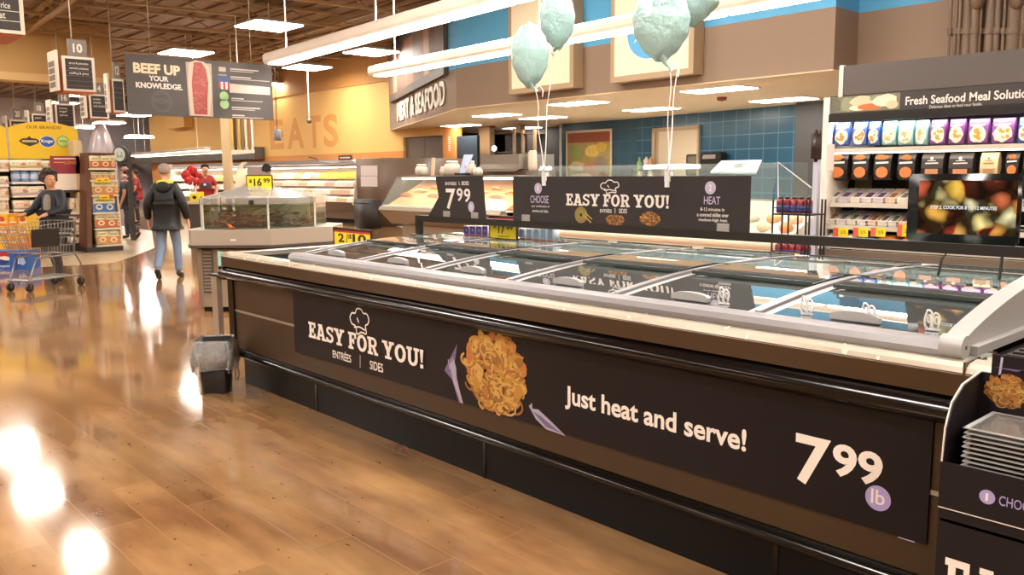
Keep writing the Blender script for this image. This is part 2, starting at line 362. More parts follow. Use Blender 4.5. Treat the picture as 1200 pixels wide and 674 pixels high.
# grey double doors in the orange wall
mb = MB(); dg = M('grey_door_laminate', '#6f6054', .45, var=.05)
xm = (xd0+xd1)/2
for x0, x1, nm in ((xd0, xm-.01, 1), (xm+.01, xd1, 2)):
    mb = MB(); mb.box((x0, YO+.1, 0), (x1, YO+.16, zdoor), dg); d = mb.build('door_%d' % nm); d['kind'] = 'structure'
    m2 = MB(); c = (x0+x1)/2; m2.box((c-.3, YO+.09, 1.25), (c+.3, YO+.1, 1.75), M('door_window_dark', '#3a302a', .2)); m2.build('door_pane', d)
mb = MB(); p = YY(526.5, 160, YO); q = YY(526.5, 178, YO)
for k in range(7): mb.box((p[0]-.05, YO-.006, p[1]-(p[1]-q[1])*k/7), (p[0]+.05, YO, p[1]-(p[1]-q[1])*(k+.55)/7), M('sign_white', '#efe6da', .6))
tag(mb.build('door_sign'), 'narrow white vertical sign on the orange door jamb', 'sign')
# soffit above the kitchen: brown below, blue above
brn = M('soffit_brown_paint', '#8d7764', .7, var=.04, vs=.8); blu = M('soffit_blue_paint', '#58a8d6', .65, var=.03, vs=.8)
dBC = (Cc-B)/np.linalg.norm(Cc-B); nBC = np.array([dBC[1], -dBC[0]])
d_ = ray(700, 57.); nn = np.array([nBC[0], nBC[1], 0]); bo = np.array([B[0], B[1], 0])
def onBC(x, y, off=0.): d = ray(x, y); return CP + d*((nn@(bo+nn*off-CP))/(nn@d))
zbb = onBC(970, 9)[2]
foot = [tuple(A), tuple(B), tuple(Cc), tuple(D), (6.9, D[1]-.1), (6.9, 23.9), (A[0], 23.9)]
mb = MB(); mb.prism(foot, 2, ZS, zbb, brn); mb.prism(foot, 2, zbb, ZD-.01, blu); struct(mb, 'wall_soffit')
mb = MB(); mb.prism([tuple(A), tuple(B), tuple(Cc), tuple(D), (D[0], 23.9), (A[0], 23.9)], 2, ZS-.02, ZS, M('soffit_ceiling_tan', '#dcc6a4', .8, var=.04)); struct(mb, 'ceiling_soffit')
# wall to the right of the kitchen behind the cold case
mb = MB(); mb.prism([tuple(D), (6.9, D[1]-.1), (6.9, D[1]+.2), (D[0], D[1]+.3)], 2, 0, ZS, brn); struct(mb, 'wall_brown')
# kitchen back walls
tile = tiles('blue_wall_tile', '#2d5a73', '#567f94', .42, .34); tdk = tiles('slate_wall_tile', '#3b5766', '#42606e', .42, .34)
K0 = onZ(658, 144.5, ZS); K1 = onZ(747, 138, ZS); K2 = onZ(939, 120.5, ZS)
def vwall(a, b, z0, z1, t, mat, mb=None):
    mb = mb or MB(); a = np.array(a[:2]); b = np.array(b[:2]); d = (b-a)/np.linalg.norm(b-a); q = np.array([-d[1], d[0]])
    mb.obox((a+b)/2+q*t/2, (b-a)/2, q*t/2, z0, z1, mat); return mb
struct(vwall(K0, K1, 0, ZS-.02, .2, tdk), 'wall_tile_slate')
struct(vwall(K1, K2, 0, ZS-.02, .2, tile), 'wall_tile_blue')
mb = MB(); wt = M('white_corner_trim', '#d7d5cc', .5)
mb.box((K2[0]-.03, K2[1]-.03, 0), (K2[0]+.04, K2[1]+.05, ZS-.03), wt); mb.box((K0[0]-.06, K0[1]-.03, 0), (K0[0]+.02, K0[1]+.05, ZS-.03), wt)
o = mb.build('trim_tile'); o['kind'] = 'structure'
mb = MB(); dk = M('dark_recess_wall', '#2b211c', .7); mb.box((xr, 19.6, 0), (K0[0]-.1, 19.8, ZS-.02), dk)
mb.box((K2[0]+.1, K2[1]-.4, 0), (-6.5, K2[1]-.2, ZS-.02), M('dark_grey_column', '#3c3a3a', .6)); struct(mb, 'wall_recess')
tanp = M('tan_jamb_paint', '#a8875f', .6)
mb = MB()
for xa, xb in ((561, 574), (604, 610)):
    p = onY(xa, 180, 17.6); q = onY(xb, 180, 17.6); mb.box((p[0], 17.6, 0), (q[0], 17.8, ZS-.03), tanp)
struct(mb, 'trim_jamb')
# ------------------------------------------------------------------ lamps
white = M('lamp_housing_white', '#efe6d8', .4); up_glow = glow('uplight_diffuser', '#fffaf2', 24*LIT)
tube_glow = glow('fluorescent_diffuser', '#fffaf2', 11*LIT); bay_glow = glow('high_bay_diffuser', '#fff6ea', 30*LIT); tr_glow = glow('troffer_diffuser', '#fff8ee', 16*LIT)
def high_bay(px, label, rod=True, cam_rod=False, z=5.15, s=.6, pos=None):
    p = onZ(px[0], px[1], z) if pos is None else np.array([*pos, z])
    t = thing('high_bay_light', label, 'lamp', (p[0], p[1], z), 'high bay lights under the roof deck')
    mb = MB(); mb.hexa([(p[0]+a*s*1.04, p[1]+b*s*1.04, z) for a, b in ((-1, -1), (1, -1), (1, 1), (-1, 1))]+[(p[0]+a*s*.9, p[1]+b*s*.9, z+.09) for a, b in ((-1, -1), (1, -1), (1, 1), (-1, 1))], white); mb.build('housing', t)
    mb = MB(); mb.box((p[0]-s, p[1]-s, z-.025), (p[0]+s, p[1]+s, z-.002), bay_glow); mb.build('diffuser', t)
    if rod: mb = MB(); mb.tube([(p[0], p[1], z+.09), (p[0]+.02, p[1], ZD)], .018, white, 6); mb.build('rod', t)
    if cam_rod:
        q = onZ(px[0]+6, px[1]+57, z-1.3) if 0 else np.array([p[0]+.1, p[1], z])
        mb = MB(); mb.tube([(p[0], p[1], z-.02), (p[0], p[1], z-1.75)], .022, white, 6); mb.build('pendant_rod', t)
        mb = MB(); mb.ball((p[0], p[1], z-1.8), .09, M('camera_dome', '#7d6a58', .3)); mb.build('camera_dome', t)
    return t
high_bay((315, 30), 'large square lamp hanging just above the left end of the nearer white strip light')
high_bay((218, 62), 'square lamp just above the top edge of the beef sign')
high_bay((360, 79), 'square lamp with a camera on a long rod hanging below it', cam_rod=True)
high_bay((435, 61), 'square lamp above the left end of the farther white strip light')
high_bay((326, 99), 'square lamp at the right edge of the beef sign', s=.42)
high_bay((157, 135), 'square lamp just under the left corner of the beef sign', z=3.9, s=.5)
high_bay((128, 144), 'square lamp in the distance just left of the one under the beef sign', z=3.7, s=.5)
high_bay((97, 149), 'square lamp in the distance above the right end of the yellow brand sign', z=3.5, s=.5)
high_bay((163, 161), 'farthest square lamp right of the round coffee sign', z=3.1, s=.45)
for xy in ((20, 525), (45, 580), (90, 650)):
    p = onZ(xy[0], xy[1], -5.3); high_bay(None, 'square lamp mirrored as a bright patch in the glossy floor', z=5.3, s=.4, pos=(p[0], p[1]))
for x in (-24, -17, -10, -3.2, 3.4):  # rows of bays out of view, added to light the store
    for y in (-10, -5.5, -1):
        high_bay(None, 'square lamp under the roof deck over the open floor', pos=(x, y))
for x in (-7.5, -1.5, 4): high_bay(None, 'square lamp under the roof deck over the open floor', pos=(x, 3.3))  # more bays out of view, added for light
for x in (-1.0, 4.3): high_bay(None, 'square lamp under the roof deck over the open floor', pos=(x, 8.2))
for x in (-12.5, -9, -5.2): high_bay(None, 'square lamp under the roof deck before the brown soffit', pos=(x, 8.4))  # bays above the frame, added to wash the soffit and its signs
for y in (5, 12.5): high_bay(None, 'square lamp by the pale far wall', pos=(-47, y))  # bays added to brighten the dim far left wall
for x in (-33, -42): high_bay(None, 'square lamp far over the aisles', pos=(x, 3))  # extra bays added for light at the far end
for x in (-33, -42): high_bay(None, 'square lamp far over the back aisle', pos=(x, 12))
def strip_light(pa, pb, ext, label, rods, gaps):
    z = 3.3; a = onZ(*pa, z); b = onZ(*pb, z); d = (b-a)/np.linalg.norm(b-a); b = b+d*ext; a = a-d*.62; q = np.array([-d[1], d[0], 0]); Ln = np.linalg.norm(b-a)
    t = thing('strip_light', label, 'lamp', (a+b)/2)
    prof = [(0, .012), (.02, -.005), (.24, -.005), (.29, .05), (.29, .13), (.25, .17), (.01, .17), (-.02, .13), (-.02, .05)]
    mb = MB(); N = len(prof)
    vs = [a-d*.12+q*u+ZH*v for u, v in prof]+[b+q*u+ZH*v for u, v in prof]
    mb.add(vs, [(i, N+i, N+(i+1) % N, (i+1) % N) for i in range(N)]+[list(range(N)), list(range(N, 2*N))[::-1]], white); mb.build('housing', t)
    n = max(1, round(Ln/1.22))
    for k in range(n):
        s0 = a+d*(Ln*k/n+.05); s1 = a+d*(Ln*(k+1)/n-.02)
        mb = MB(); m_ = (s0+s1)/2+q*.14; mb.obox(m_, (s1-s0)/2, q*.10, z+.172, z+.18, up_glow); mb.build('uplight', t)
        mb = MB(); m_ = (s0+s1)/2+q*.12; mb.obox(m_, (s1-s0)/2, q*.115, z-.02, z-.004, tube_glow); mb.build('diffuser', t)
    for s in rods:
        p = a+d*s+q*.13; mb = MB(); mb.tube([p+ZH*.17, (p[0], p[1], ZD-.045)], .012, white, 6); mb.build('rod', t)
    return t
strip_light((330.6, 69.4), (570, 3.8), 4.0, 'nearer long white strip light, higher in the picture', (.5, 3.4, 6.5), 0)
strip_light((456.7, 84.5), (915, 0), 3.0, 'farther long white strip light crossing behind the balloons', (.6, 4.5, 7.5), 0)
def troffer(px, label, hl=.62, hw=.3):
    p = onZ(px[0], px[1], ZS-.03)
    t = thing('ceiling_light', label, 'lamp', (p[0], p[1], ZS-.05), 'recessed lights in the kitchen soffit')
    ux = np.array([dBC[0], dBC[1]]); uy = np.array([-dBC[1], dBC[0]])
    mb = MB(); mb.obox(p, ux*(hl+.04), uy*(hw+.04), ZS-.035, ZS-.02, white); mb.build('frame', t)
    mb = MB(); mb.obox(p, ux*hl, uy*hw, ZS-.045, ZS-.036, tr_glow); mb.build('diffuser', t)
for px, lb in (((842, 105), 'brightest recessed ceiling light right of the right balloon ribbon'), ((918, 117), 'recessed ceiling light nearest the white case post'),
               ((763, 128), 'recessed ceiling light crossed by the right balloon ribbon'), ((677, 121), 'recessed ceiling light just below the left cream sign'),
               ((582, 135), 'recessed ceiling light left of the left balloon ribbon, nearest the soffit edge'), ((636, 138), 'recessed ceiling light crossed by the left balloon ribbons'),
               ((612, 150), 'recessed ceiling light farthest back above the steel oven'), ((540, 147), 'leftmost recessed ceiling light in the kitchen soffit')):
    troffer(px, lb)
for px in ((577, 148), (846, 114.5)):
    p = onZ(px[0], px[1], ZS-.03); mb = MB(); mb.lathe((p[0], p[1], ZS-.1), [(.02, 0), (.09, .02), (.1, .06), (.1, .08)], M('sprinkler_red', '#8d3a2c', .5), 12)
    tag(mb.build('smoke_alarm'), 'small red ceiling alarm '+('beside the leftmost soffit light' if px[0] < 600 else 'below the brightest soffit light'), 'alarm')

# ================================================================== FREEZER ISLAND
FL, FR, SEAM, FF, FM = -5.9, 1.0, -.88, 2.62, 3.66          # left end, right end, module seam, kick front, middle line
FB = 2*FM-FF
blk = M('black_gloss_bumper', '#0c0908', .16, spec=.45); kick = M('black_kick_plate', '#0c0a09', .4, spec=.2)
taupe = M('bronze_painted_panel', '#443321', .42, metal=.1, spec=.3, var=.05, vs=3); fas = M('bronze_fascia', '#4d3b29', .3, metal=.35)
chan = M('champagne_rim_metal', '#ddd2c2', .27, metal=.5); lid_g = M('lavender_grey_plastic', '#8c888d', .3)
lid_w = M('pale_grey_plastic', '#a8a6a5', .35); ink = M('freezer_liner_dark', '#2c2a29', .5); alu = M('brushed_aluminium', '#b9b6b0', .32, metal=.85)
fz = thing('coffin_freezer', 'long bronze and black island freezer with sliding glass lids in the middle of the floor', 'freezer', ((FL+FR)/2, FM, 0))
def mir(y): return 2*FM-y
def both(prof, x0, x1, mat, mb, smooth=False):
    mb.prism(prof, 0, x0, x1, mat, smooth); mb.prism([(mir(y), z) for y, z in prof][::-1], 0, x0, x1, mat, smooth)
mb = MB(); mb.box((FL+.12, FF, 0), (FR, FB, .2), kick)
for x in (-4.75, -3.1, -1.5): mb.box((x, FF-.004, .0), (x+.02, FF, .19), blk)
mb.build('kick_plate', fz)
hr = lambda yf, yb, z0, z1: [(yb, z0)]+[(yf+(yb-yf)*(1-sin(pi*k/10)), z0+(z1-z0)*(1-cos(pi*k/10))/2) for k in range(11)]+[(yb, z1)]
def ends(mb, prof, x, mat): pass
mb = MB(); both(hr(2.545, 2.63, .195, .268), FL+.03, FR, blk, mb, True); mb.box((FL-.02, 2.56, .195), (FL+.05, mir(2.56), .268), blk); mb.build('lower_bumper', fz)
mb = MB(); both([(2.585, .265), (2.62, .265), (2.62, .86), (2.585, .86)], FL+.05, FR, taupe, mb)
mb.box((FL+.02, 2.585, .2), (FL+.06, mir(2.585), .86), taupe)
both([(2.581, .53), (2.586, .53), (2.586, .545), (2.581, .545)], FL+.05, FR, alu, mb); mb.build('side_panel', fz)
mb = MB(); mb.box((FL+.005, 2.572, .265), (FL+.09, 2.63, .78), blk); mb.build('corner_trim', fz)
mb = MB(); both(hr(2.515, 2.60, .755, .852), FL-.02, FR, blk, mb, True); mb.box((FL-.05, 2.535, .757), (FL+.04, mir(2.535), .85), blk)
mb.ball((FL+.005, 2.57, .803), (.06, .055, .048), blk); mb.build('bumper_rail', fz)
mb = MB(); both([(2.55, .852), (2.62, .852), (2.62, .925), (2.545, .925)], FL-.02, FR, fas, mb); mb.box((FL-.03, 2.55, .852), (FL+.03, mir(2.55), .925), fas); mb.build('fascia', fz)
rimp = [(2.545, .92), (2.655, .92), (2.66, .945), (2.63, .955), (2.575, .95), (2.55, .94)]
mb = MB(); both(rimp, FL-.03, FR, chan, mb); mb.prism([(FL-.035, .92), (FL+.085, .92), (FL+.09, .95), (FL+.05, .956), (FL, .95), (FL-.03, .94)], 1, 2.548, mir(2.548), chan)
mb.box((SEAM-.003, 2.543, .92), (SEAM+.003, 2.66, .957), fas); mb.build('rim', fz)
mb = MB()                                   # inner well
for a, b in (((FL+.06, 2.63, .3), (FR, 2.68, .92)), ((FL+.06, mir(2.68), .3), (FR, mir(2.63), .92)), ((FL+.05, 2.65, .3), (FL+.1, mir(2.65), .92)), ((FL+.06, 2.65, .28), (FR, mir(2.65), .32)), ((-4.99, 2.68, .32), (-4.96, mir(2.68), .93)), ((SEAM-.02, 2.68, .32), (SEAM+.02, mir(2.68), .93)), ((FL+.1, FM-.03, .3), (FR, FM+.03, .9))):
    mb.box(a, b, ink)
mb.build('well', fz)
# open well at the right: black air grille bars on top of the well
mb = MB(); gr = M('dark_grille_bar', '#4b4641', .3, metal=.6)
for k in range(16): mb.box((SEAM+.04, 2.70+k*.058, .935), (FR, 2.72+k*.058, .955), gr)
mb.box((SEAM+.02, 2.66, .925), (FR, 2.69, .96), alu); mb.build('air_grille', fz)
# lid frame
LX = [-4.95+.665*k for k in range(7)]
mb = MB()
both([(2.60, .955), (2.59, .975), (2.60, .995), (2.63, 1.005), (2.68, 1.0), (2.69, .955)], LX[0]-.04, LX[6]+.01, lid_g, mb)
mb.box((LX[0]-.035, 2.615, .952), (LX[0]+.045, mir(2.615), 1.0), lid_g); mb.ball((LX[0]-.035, 2.64, .98), (.03, .045, .026), lid_g)
mb.build('lid_frame', fz)
mb = MB(); both([(2.605, .945), (2.70, .945), (2.70, .957), (2.605, .957)], LX[0]-.03, LX[6], alu, mb); mb.build('lid_seal', fz)
def ztop(y): return .992+.068*sin(min(1, (y-2.62)/.85)*pi/2)
for k in range(0, 6):
    for far in (0, 1):
        mb = MB(); x = LX[k]+(.02 if k == 0 else 0); ys = np.linspace(2.68, 3.47, 9)
        for u0, u1, dz in ((-.045, -.022, 0), (-.018, .006, .006), (.012, .045, -.004)):
            prof = [(y, ztop(y)+dz) for y in ys]+[(y, ztop(y)-.03) for y in ys[::-1]]
            if far: prof = [(mir(y), z) for y, z in prof][::-1]
            mb.prism(prof, 0, x+u0, x+u1, lid_g if u0 > -.02 and u0 < .01 else lid_w)
        mb.build('lid_rail', fz)
# curved end cap at the right
ys = np.linspace(2.60, mir(2.60), 25)
arch = [(y, 1.0+.15*sin(pi*min(1, max(0, (y-2.60)/(mir(2.6)-2.6))))**.8) for y in ys]
mb = MB(); mb.prism(arch+[(mir(2.6), .957), (2.6, .957)], 0, LX[6]-.01, LX[6]+.05, lid_w); mb.tube([(LX[6]-.01, 2.62, .985), (LX[6]+.055, 2.62, .985)], .036, lid_w, 16)
mb.tube([(LX[6]+.054, 2.62, .985), (LX[6]+.058, 2.62, .985)], .006, M('screw_grey', '#7a7672', .3, metal=.8), 8); mb.build('end_cap', fz)
mb = MB(); mb.prism([(2.66, .957), (mir(2.66), .957), (mir(2.66), .985), (2.66, .985)], 0, LX[6]+.05, LX[6]+.075, lid_w); mb.build('end_sill', fz)
gl = glass('freezer_lid_glass', '#e8f0ee', 1.15); edge = M('dark_lid_edge', '#3c4644', .25)
for far in (0, 1):
    for k in range(6):
        x0, x1 = LX[k]+.045, LX[k+1]-.045
        for y0, y1, dz in ((2.69, 3.19, -.004), (3.14, 3.46, .010)):
            mb = MB(); yy = np.linspace(y0, y1, 6); P = [(y, ztop(y)+dz) for y in yy]
            prof = P+[(y, z-.004) for y, z in P[::-1]]
            if far: prof = [(mir(y), z) for y, z in prof][::-1]
            f = (lambda y: mir(y)) if far else (lambda y: y)
            mb.prism(prof, 0, x0, x1, gl); ld = mb.build('lid', fz)
            m2 = MB()
            e = y1 if y0 < 3 else y0
            m2.box((x0, f(e-.006), ztop(e)+dz-.008), (x1, f(e+.006), ztop(e)+dz+.006), edge); m2.build('lid_edge', ld)
            if y0 < 3 and not far:           # half-moon pull
                c = (x0+x1)/2; pr = [(c-.085, 0), (c+.085, 0)]+[(c+.085*cos(t), .016+.016*sin(t)) for t in np.linspace(0, pi, 9)]
                m3 = MB(); b0 = f(2.715); b1 = f(2.74)
                m3.prism([(a, z+ztop(2.72)) for a, z in pr], 1, min(b0, b1), max(b0, b1), lid_w); m3.build('handle', ld)
# flat glass over the middle ridge, with dark edges
mb = MB(); mb.box((LX[0], 3.47, 1.058), (LX[6]-.02, mir(3.47), 1.064), glass('ridge_glass', '#b9cbc8', 2.2, .75)); r = mb.build('ridge_top', fz)
mb = MB()
for y in (3.455, mir(3.475)): mb.box((LX[0], y, 1.046), (LX[6]-.02, y+.02, 1.068), edge)
for k in range(1, 6): mb.box((LX[k]-.02, 3.47, 1.05), (LX[k]+.02, mir(3.47), 1.07), lid_g)
mb.build('ridge_edge', r)
mb = MB(); mb.box((LX[0], 3.5, .9), (LX[6], mir(3.5), .92), lid_w); mb.build('ridge_deck', fz)
# printed graphic on the front
GY = 2.576; pg = plY(GY); paper = M('charcoal_print', '#181214', .42, spec=.25, var=.06, vs=4); wht = M('print_white', '#efe6dd', .5); lav = M('print_lavender', '#a79bd0', .5); lav2 = M('print_pale_lavender', '#bdb3cf', .5)
g0 = YY(343, 345, GY); g1 = YY(343, 411, GY); gx1 = YY(1090, 560, GY)[0]; zt = YY(900, 447, GY)[1]
mb = MB(); mb.box((g0[0], GY, g1[1]), (gx1, 2.586, .765), paper); gp = mb.build('graphic_panel', fz)
def at_text(pl, Yp, t, l, top, bot, r, mat, bold=0., slab=False, lift=.0015, mb=None):
    f = YY; a = f(l, bot, Yp); b = f(l, top, Yp); c = f(r, bot, Yp)
    mb = mb or MB()
    if slab: mb.slabtext(pl, t, a[0], c[0], a[1], b[1], mat, lift)
    else: mb.text(pl, t, a[0], c[0], a[1], b[1], mat, lift, bold)
    return mb
mb = at_text(pg, GY, 'EASY FOR YOU!', 362.2, 376.8, 395, 497, wht, slab=True)
c = YY(421.8, 376, GY); hat(mb, pg, c, .19, .15, wht, .009)
at_text(pg, GY, 'ENTR\u00c9ES', 390.3, 408.0, 419, 411.6, wht, .012, mb=mb); at_text(pg, GY, 'SIDES', 433.8, 422.3, 432.4, 449.2, wht, .012, mb=mb)
p = YY(422.3, 416, GY); q = YY(422.3, 431, GY); mb.line(pg, [p, q], .004, wht, .0015); mb.build('lettering', gp)
at_text(pg, GY, 'Just heat and serve!', 662.3, 451, 479, 876, wht, .025).build('lettering', gp)
mb = at_text(pg, GY, '7', 931, 506.5, 564, 972, wht, .02)
at_text(pg, GY, '9', 975, 517.5, 556, 1003.6, wht, .03, mb=mb); at_text(pg, GY, '9', 1004.5, 525.3, 564.8, 1033.8, wht, .03, mb=mb)
mb.build('price', gp); mb = MB(); c = YY(1029, 584, GY); mb.disc(pg, c, .041, lav, .001); mb.text(pg, 'lb', c[0]-.022, c[0]+.022, c[1]-.02, c[1]+.028, wht, .002, .01); mb.build('unit_badge', gp); mb = MB()
p = YY(1064, 634, GY); mb.line(pg, [(p[0]-.03, p[1]+.003), (p[0]+.02, p[1]+.003)], .003, lav2, .0015); mb.build('fine_print', gp)
ndl = [M('noodle_gold', '#b08034', .5), M('noodle_amber', '#94602a', .5), M('noodle_light', '#c49a52', .5), M('shrimp_orange', '#b06c36', .5), M('noodle_brown', '#6b4118', .5), M('herb_green', '#5d6426', .5)]
def noodles(mb, pl, c, rx, ry, n, lift=.0015, crisp=1.):
    mb.blob(pl, c, rx*.93, ry*.93, ndl[4], lift, 20, .06)
    for k in range(n):
        a = random.uniform(0, 2*pi); q = sqrt(random.random())*.9; e = (c[0]+rx*q*cos(a), c[1]+ry*q*sin(a)); s = min(rx, ry)*random.uniform(.10, .2)
        if random.random() < .55: mb.blob(pl, e, s, s*random.uniform(.6, .9), random.choice(ndl[:4]), lift+.0002+k*1e-6, 9, .15, random.uniform(0, 3))
        else:
            a0 = random.uniform(0, 6); mb.line(pl, [(e[0]+s*1.5*cos(a0+t), e[1]+s*1.0*sin(a0+t)) for t in np.linspace(0, random.uniform(2.2, 5), 9)], min(rx, ry)*.055, random.choice([ndl[0], ndl[2], ndl[1]]), lift+.0003+k*1e-6)
    for k in range(n//12): mb.blob(pl, (c[0]+rx*random.uniform(-.7, .7), c[1]+ry*random.uniform(-.7, .7)), rx*.04, ry*.025, ndl[5], lift+.0008, 6)
c = YY(580.5, 437, GY); t_ = YY(580, 389, GY); b_ = YY(583, 486, GY); l_ = YY(543, 437, GY); r_ = YY(619, 440, GY)
mb = MB(); noodles(mb, pg, ((l_[0]+r_[0])/2, (t_[1]+b_[1])/2), (r_[0]-l_[0])/2, (t_[1]-b_[1])/2, 260); mb.build('noodle_picture', gp)
frk = M('fork_steel_print', '#a79fb4', .4); frk2 = M('fork_shade_print', '#6d5d86', .4)
mb = MB()
def pp(*q): return [YY(x, y, GY) for x, y in q]
mb.poly(pg, pp((521, 434), (527, 421), (536, 403), (533, 425), (541, 472), (538, 472), (530, 445)), frk2, .001)
mb.poly(pg, pp((527, 427), (532, 421), (535, 432), (535, 443), (543, 473), (540, 472), (531, 446)), frk, .0015)
for k in range(3): mb.line(pg, pp((527.5+k*2.6, 433+k), (525.5+k*2.6, 421-k)), .006, frk, .002)
mb.build('fork_picture', gp)
mb = MB(); mb.poly(pg, pp((620, 476), (623.5, 472), (624, 479), (631, 480), (646, 494), (663, 511), (640, 503), (628, 491)), frk, .001); mb.poly(pg, pp((624, 482), (633, 487), (652, 503), (660, 509), (640, 500)), frk2, .0015); mb.build('fork_picture', gp)

# ------------------------------------------------------------------ goods in the freezer, seen through the lids
pk = [M('pack_brown', '#6b4a38', .5, var=.2, vs=20), M('pack_cream', '#cdbfa6', .5, var=.15, vs=20), M('pack_dark', '#2e2827', .45, var=.2, vs=14), M('pack_blue', '#31648a', .4, var=.15, vs=14), M('pack_maroon', '#7a3b34', .45, var=.2, vs=16), M('pack_white', '#d9d5cd', .5, var=.08, vs=16), M('pack_grey', '#8d8a86', .5, var=.15, vs=16)]
bag_names = ['brown', 'cream', 'charcoal', 'blue', 'maroon', 'white', 'grey']
lidname = ['leftmost', 'second', 'third', 'fourth', 'fifth', 'rightmost']
plan = [[1, 5, 1, 0], [0, 4, 0, 6], [2, 3, 6, 2], [2, 2, 6, 1], [2, 3, 2, 6], [3, 3, 2, 4]]
for k in range(6):
    for j in range(4):
        cx = LX[k]+.17+.325*(j % 2); cy = 2.86+.34*(j//2); mt = pk[plan[k][j]]; h = random.uniform(.80, .88)
        t = thing('frozen_meal_bag', '%s bag of frozen food in the %s row under the %s front lid, %s side' % (bag_names[plan[k][j]], ('front', 'back')[j//2], lidname[k], ('left', 'right')[j % 2]), 'frozen food', (cx, cy, .32), 'frozen packs under the lids')
        mb = MB(); a = random.uniform(-.12, .12)
        mb.bbox((cx-.145, cy-.155, .32), (cx+.145, cy+.155, h), mt, .05); mb.build('pouch', t)
        m2 = MB(); pl = (np.array([cx, cy, h+.0005]), XH, YH, ZH)
        m2.poly(pl, [(-.1, -.07), (.1, -.07), (.1, .06), (-.1, .06)], pk[(plan[k][j]+1) % 7], 0.); m2.line(pl, [(-.08, .1), (.08, .1)], .02, wht, .0005); m2.build('label_print', t)

# ------------------------------------------------------------------ rail and its signs
RY = FM; black = M('black_powder_coat', '#1c1917', .35)
rl = thing('sign_rail', 'long black square rail on a post above the middle of the freezer', 'rail', (-2, RY, 1.064))
rx0 = YY(489, 252, RY)[0]
mb = MB(); zr = YY(489, 252, RY)[1]; zr0 = zr-.043
mb.box((rx0, RY-.02, zr0), (FR+.3, RY+.02, zr), black); mb.build('bar', rl)
mb = MB(); mb.box((rx0, RY-.02, 1.064), (rx0+.042, RY+.02, zr0), black); mb.box((rx0-.03, RY-.05, 1.0645), (rx0+.08, RY+.05, 1.07), black); mb.build('post', rl)
mb = MB(); mb.box((FR+.2, RY-.02, .96), (FR+.24, RY+.02, zr0), black); mb.build('post', rl)
SY = RY-.022; ps = plY(SY)
holder = M('grey_label_holder', '#a19a94', .4)
def hold(mb_parent, px, py):
    p = YY(px, py, SY); mb = MB(); mb.box((p[0]-.035, SY-.008, zr), (p[0]+.035, SY-.001, zr+.04), holder)
    for k in range(3): mb.box((p[0]-.03, SY-.0095, zr+.008+k*.011), (p[0]+.03, SY-.008, zr+.013+k*.011), lid_w)
    mb.build('label_holder', mb_parent)
s0 = YY(601, 207, SY); s1 = YY(879, 206, SY)
sg = thing('header_sign', 'wide charcoal easy for you sign standing on the black rail', 'sign', ((s0[0]+s1[0])/2, RY, zr))
sign_m = M('charcoal_board', '#302a29', .5, spec=.3)
mb = MB(); mb.box((s0[0], SY, zr), (s1[0], SY+.012, s0[1]), sign_m); mb.build('board', sg)
mb = MB(); at_text(ps, SY, 'EASY FOR YOU!', 663.6, 226.9, 240.6, 784.8, wht, slab=True, mb=mb); c = YY(715, 218.5, SY); hat(mb, ps, c, .13, .075, wht, .006)
at_text(ps, SY, 'ENTR\u00c9ES', 703.3, 244, 249, 717, wht, .012, mb=mb); at_text(ps, SY, 'SIDES', 725.5, 244.6, 249.8, 735, wht, .012, mb=mb); at_text(ps, SY, '|', 720.6, 244, 250, 721.2, wht, mb=mb); mb.build('lettering', sg)
mb = MB()
for cx, cy, tx in ((630.7, 220.8, '1'), (832.6, 220.2, '2')):
    c = YY(cx, cy, SY); mb.disc(ps, c, .033, lav2, .001); mb.text(ps, tx, c[0]-(.005 if tx == '1' else .009), c[0]+(.004 if tx == '1' else .009), c[1]-.016, c[1]+.016, wht, .002, .01)
at_text(ps, SY, 'CHOOSE', 621.8, 229, 237.8, 643, lav2, .01, mb=mb); at_text(ps, SY, 'your combination of', 623, 240, 243.4, 644, wht, mb=mb); at_text(ps, SY, 'entr\u00e9es and sides.', 624, 245, 248.6, 643, wht, mb=mb)
at_text(ps, SY, 'HEAT', 825, 230.2, 239.3, 844, lav2, .01, mb=mb); at_text(ps, SY, '8-12 minutes in', 821, 243, 247, 849, wht, .01, mb=mb); at_text(ps, SY, 'a covered skillet over', 817, 249, 253.5, 854, wht, .01, mb=mb); at_text(ps, SY, 'medium-high heat.', 819, 255.5, 260, 853, wht, .01, mb=mb); mb.build('instructions', sg)
for px, py, rx, ry, kk in ((683, 252, 10, 9, 0), (721, 258, 12, 7, 1), (762, 256.5, 13, 9, 2)):
    c = YY(px, py, SY); a = YY(px+rx, py, SY)[0]-c[0]; b = c[1]-YY(px, py+ry, SY)[1]; mb = MB()
    if kk == 0:
        for u in np.linspace(.3, 1, 5): mb.line(ps, [(c[0]-a*.2+a*u*.7*cos(t), c[1]+b*u*sin(t)) for t in np.linspace(0, 2*pi, 19)[:-1]], .004, M('pasta_green', '#b9b25a', .5) if u < .8 else ndl[2], .0015+u*.0002, True)
        mb.line(ps, [(c[0]+a*.1, c[1]), (c[0]+a*1.0, c[1]-b*.95)], .008, ndl[2], .002); mb.line(ps, [(c[0]+a*.3, c[1]+b*.3), (c[0]+a*1.1, c[1]-b*.5)], .006, M('pasta_green', '#b9b25a'), .002)
    else: noodles(mb, ps, c, a, b, 60)
    mb.build('food_picture', sg)
hold(sg, 617, 253); hold(sg, 848, 264)
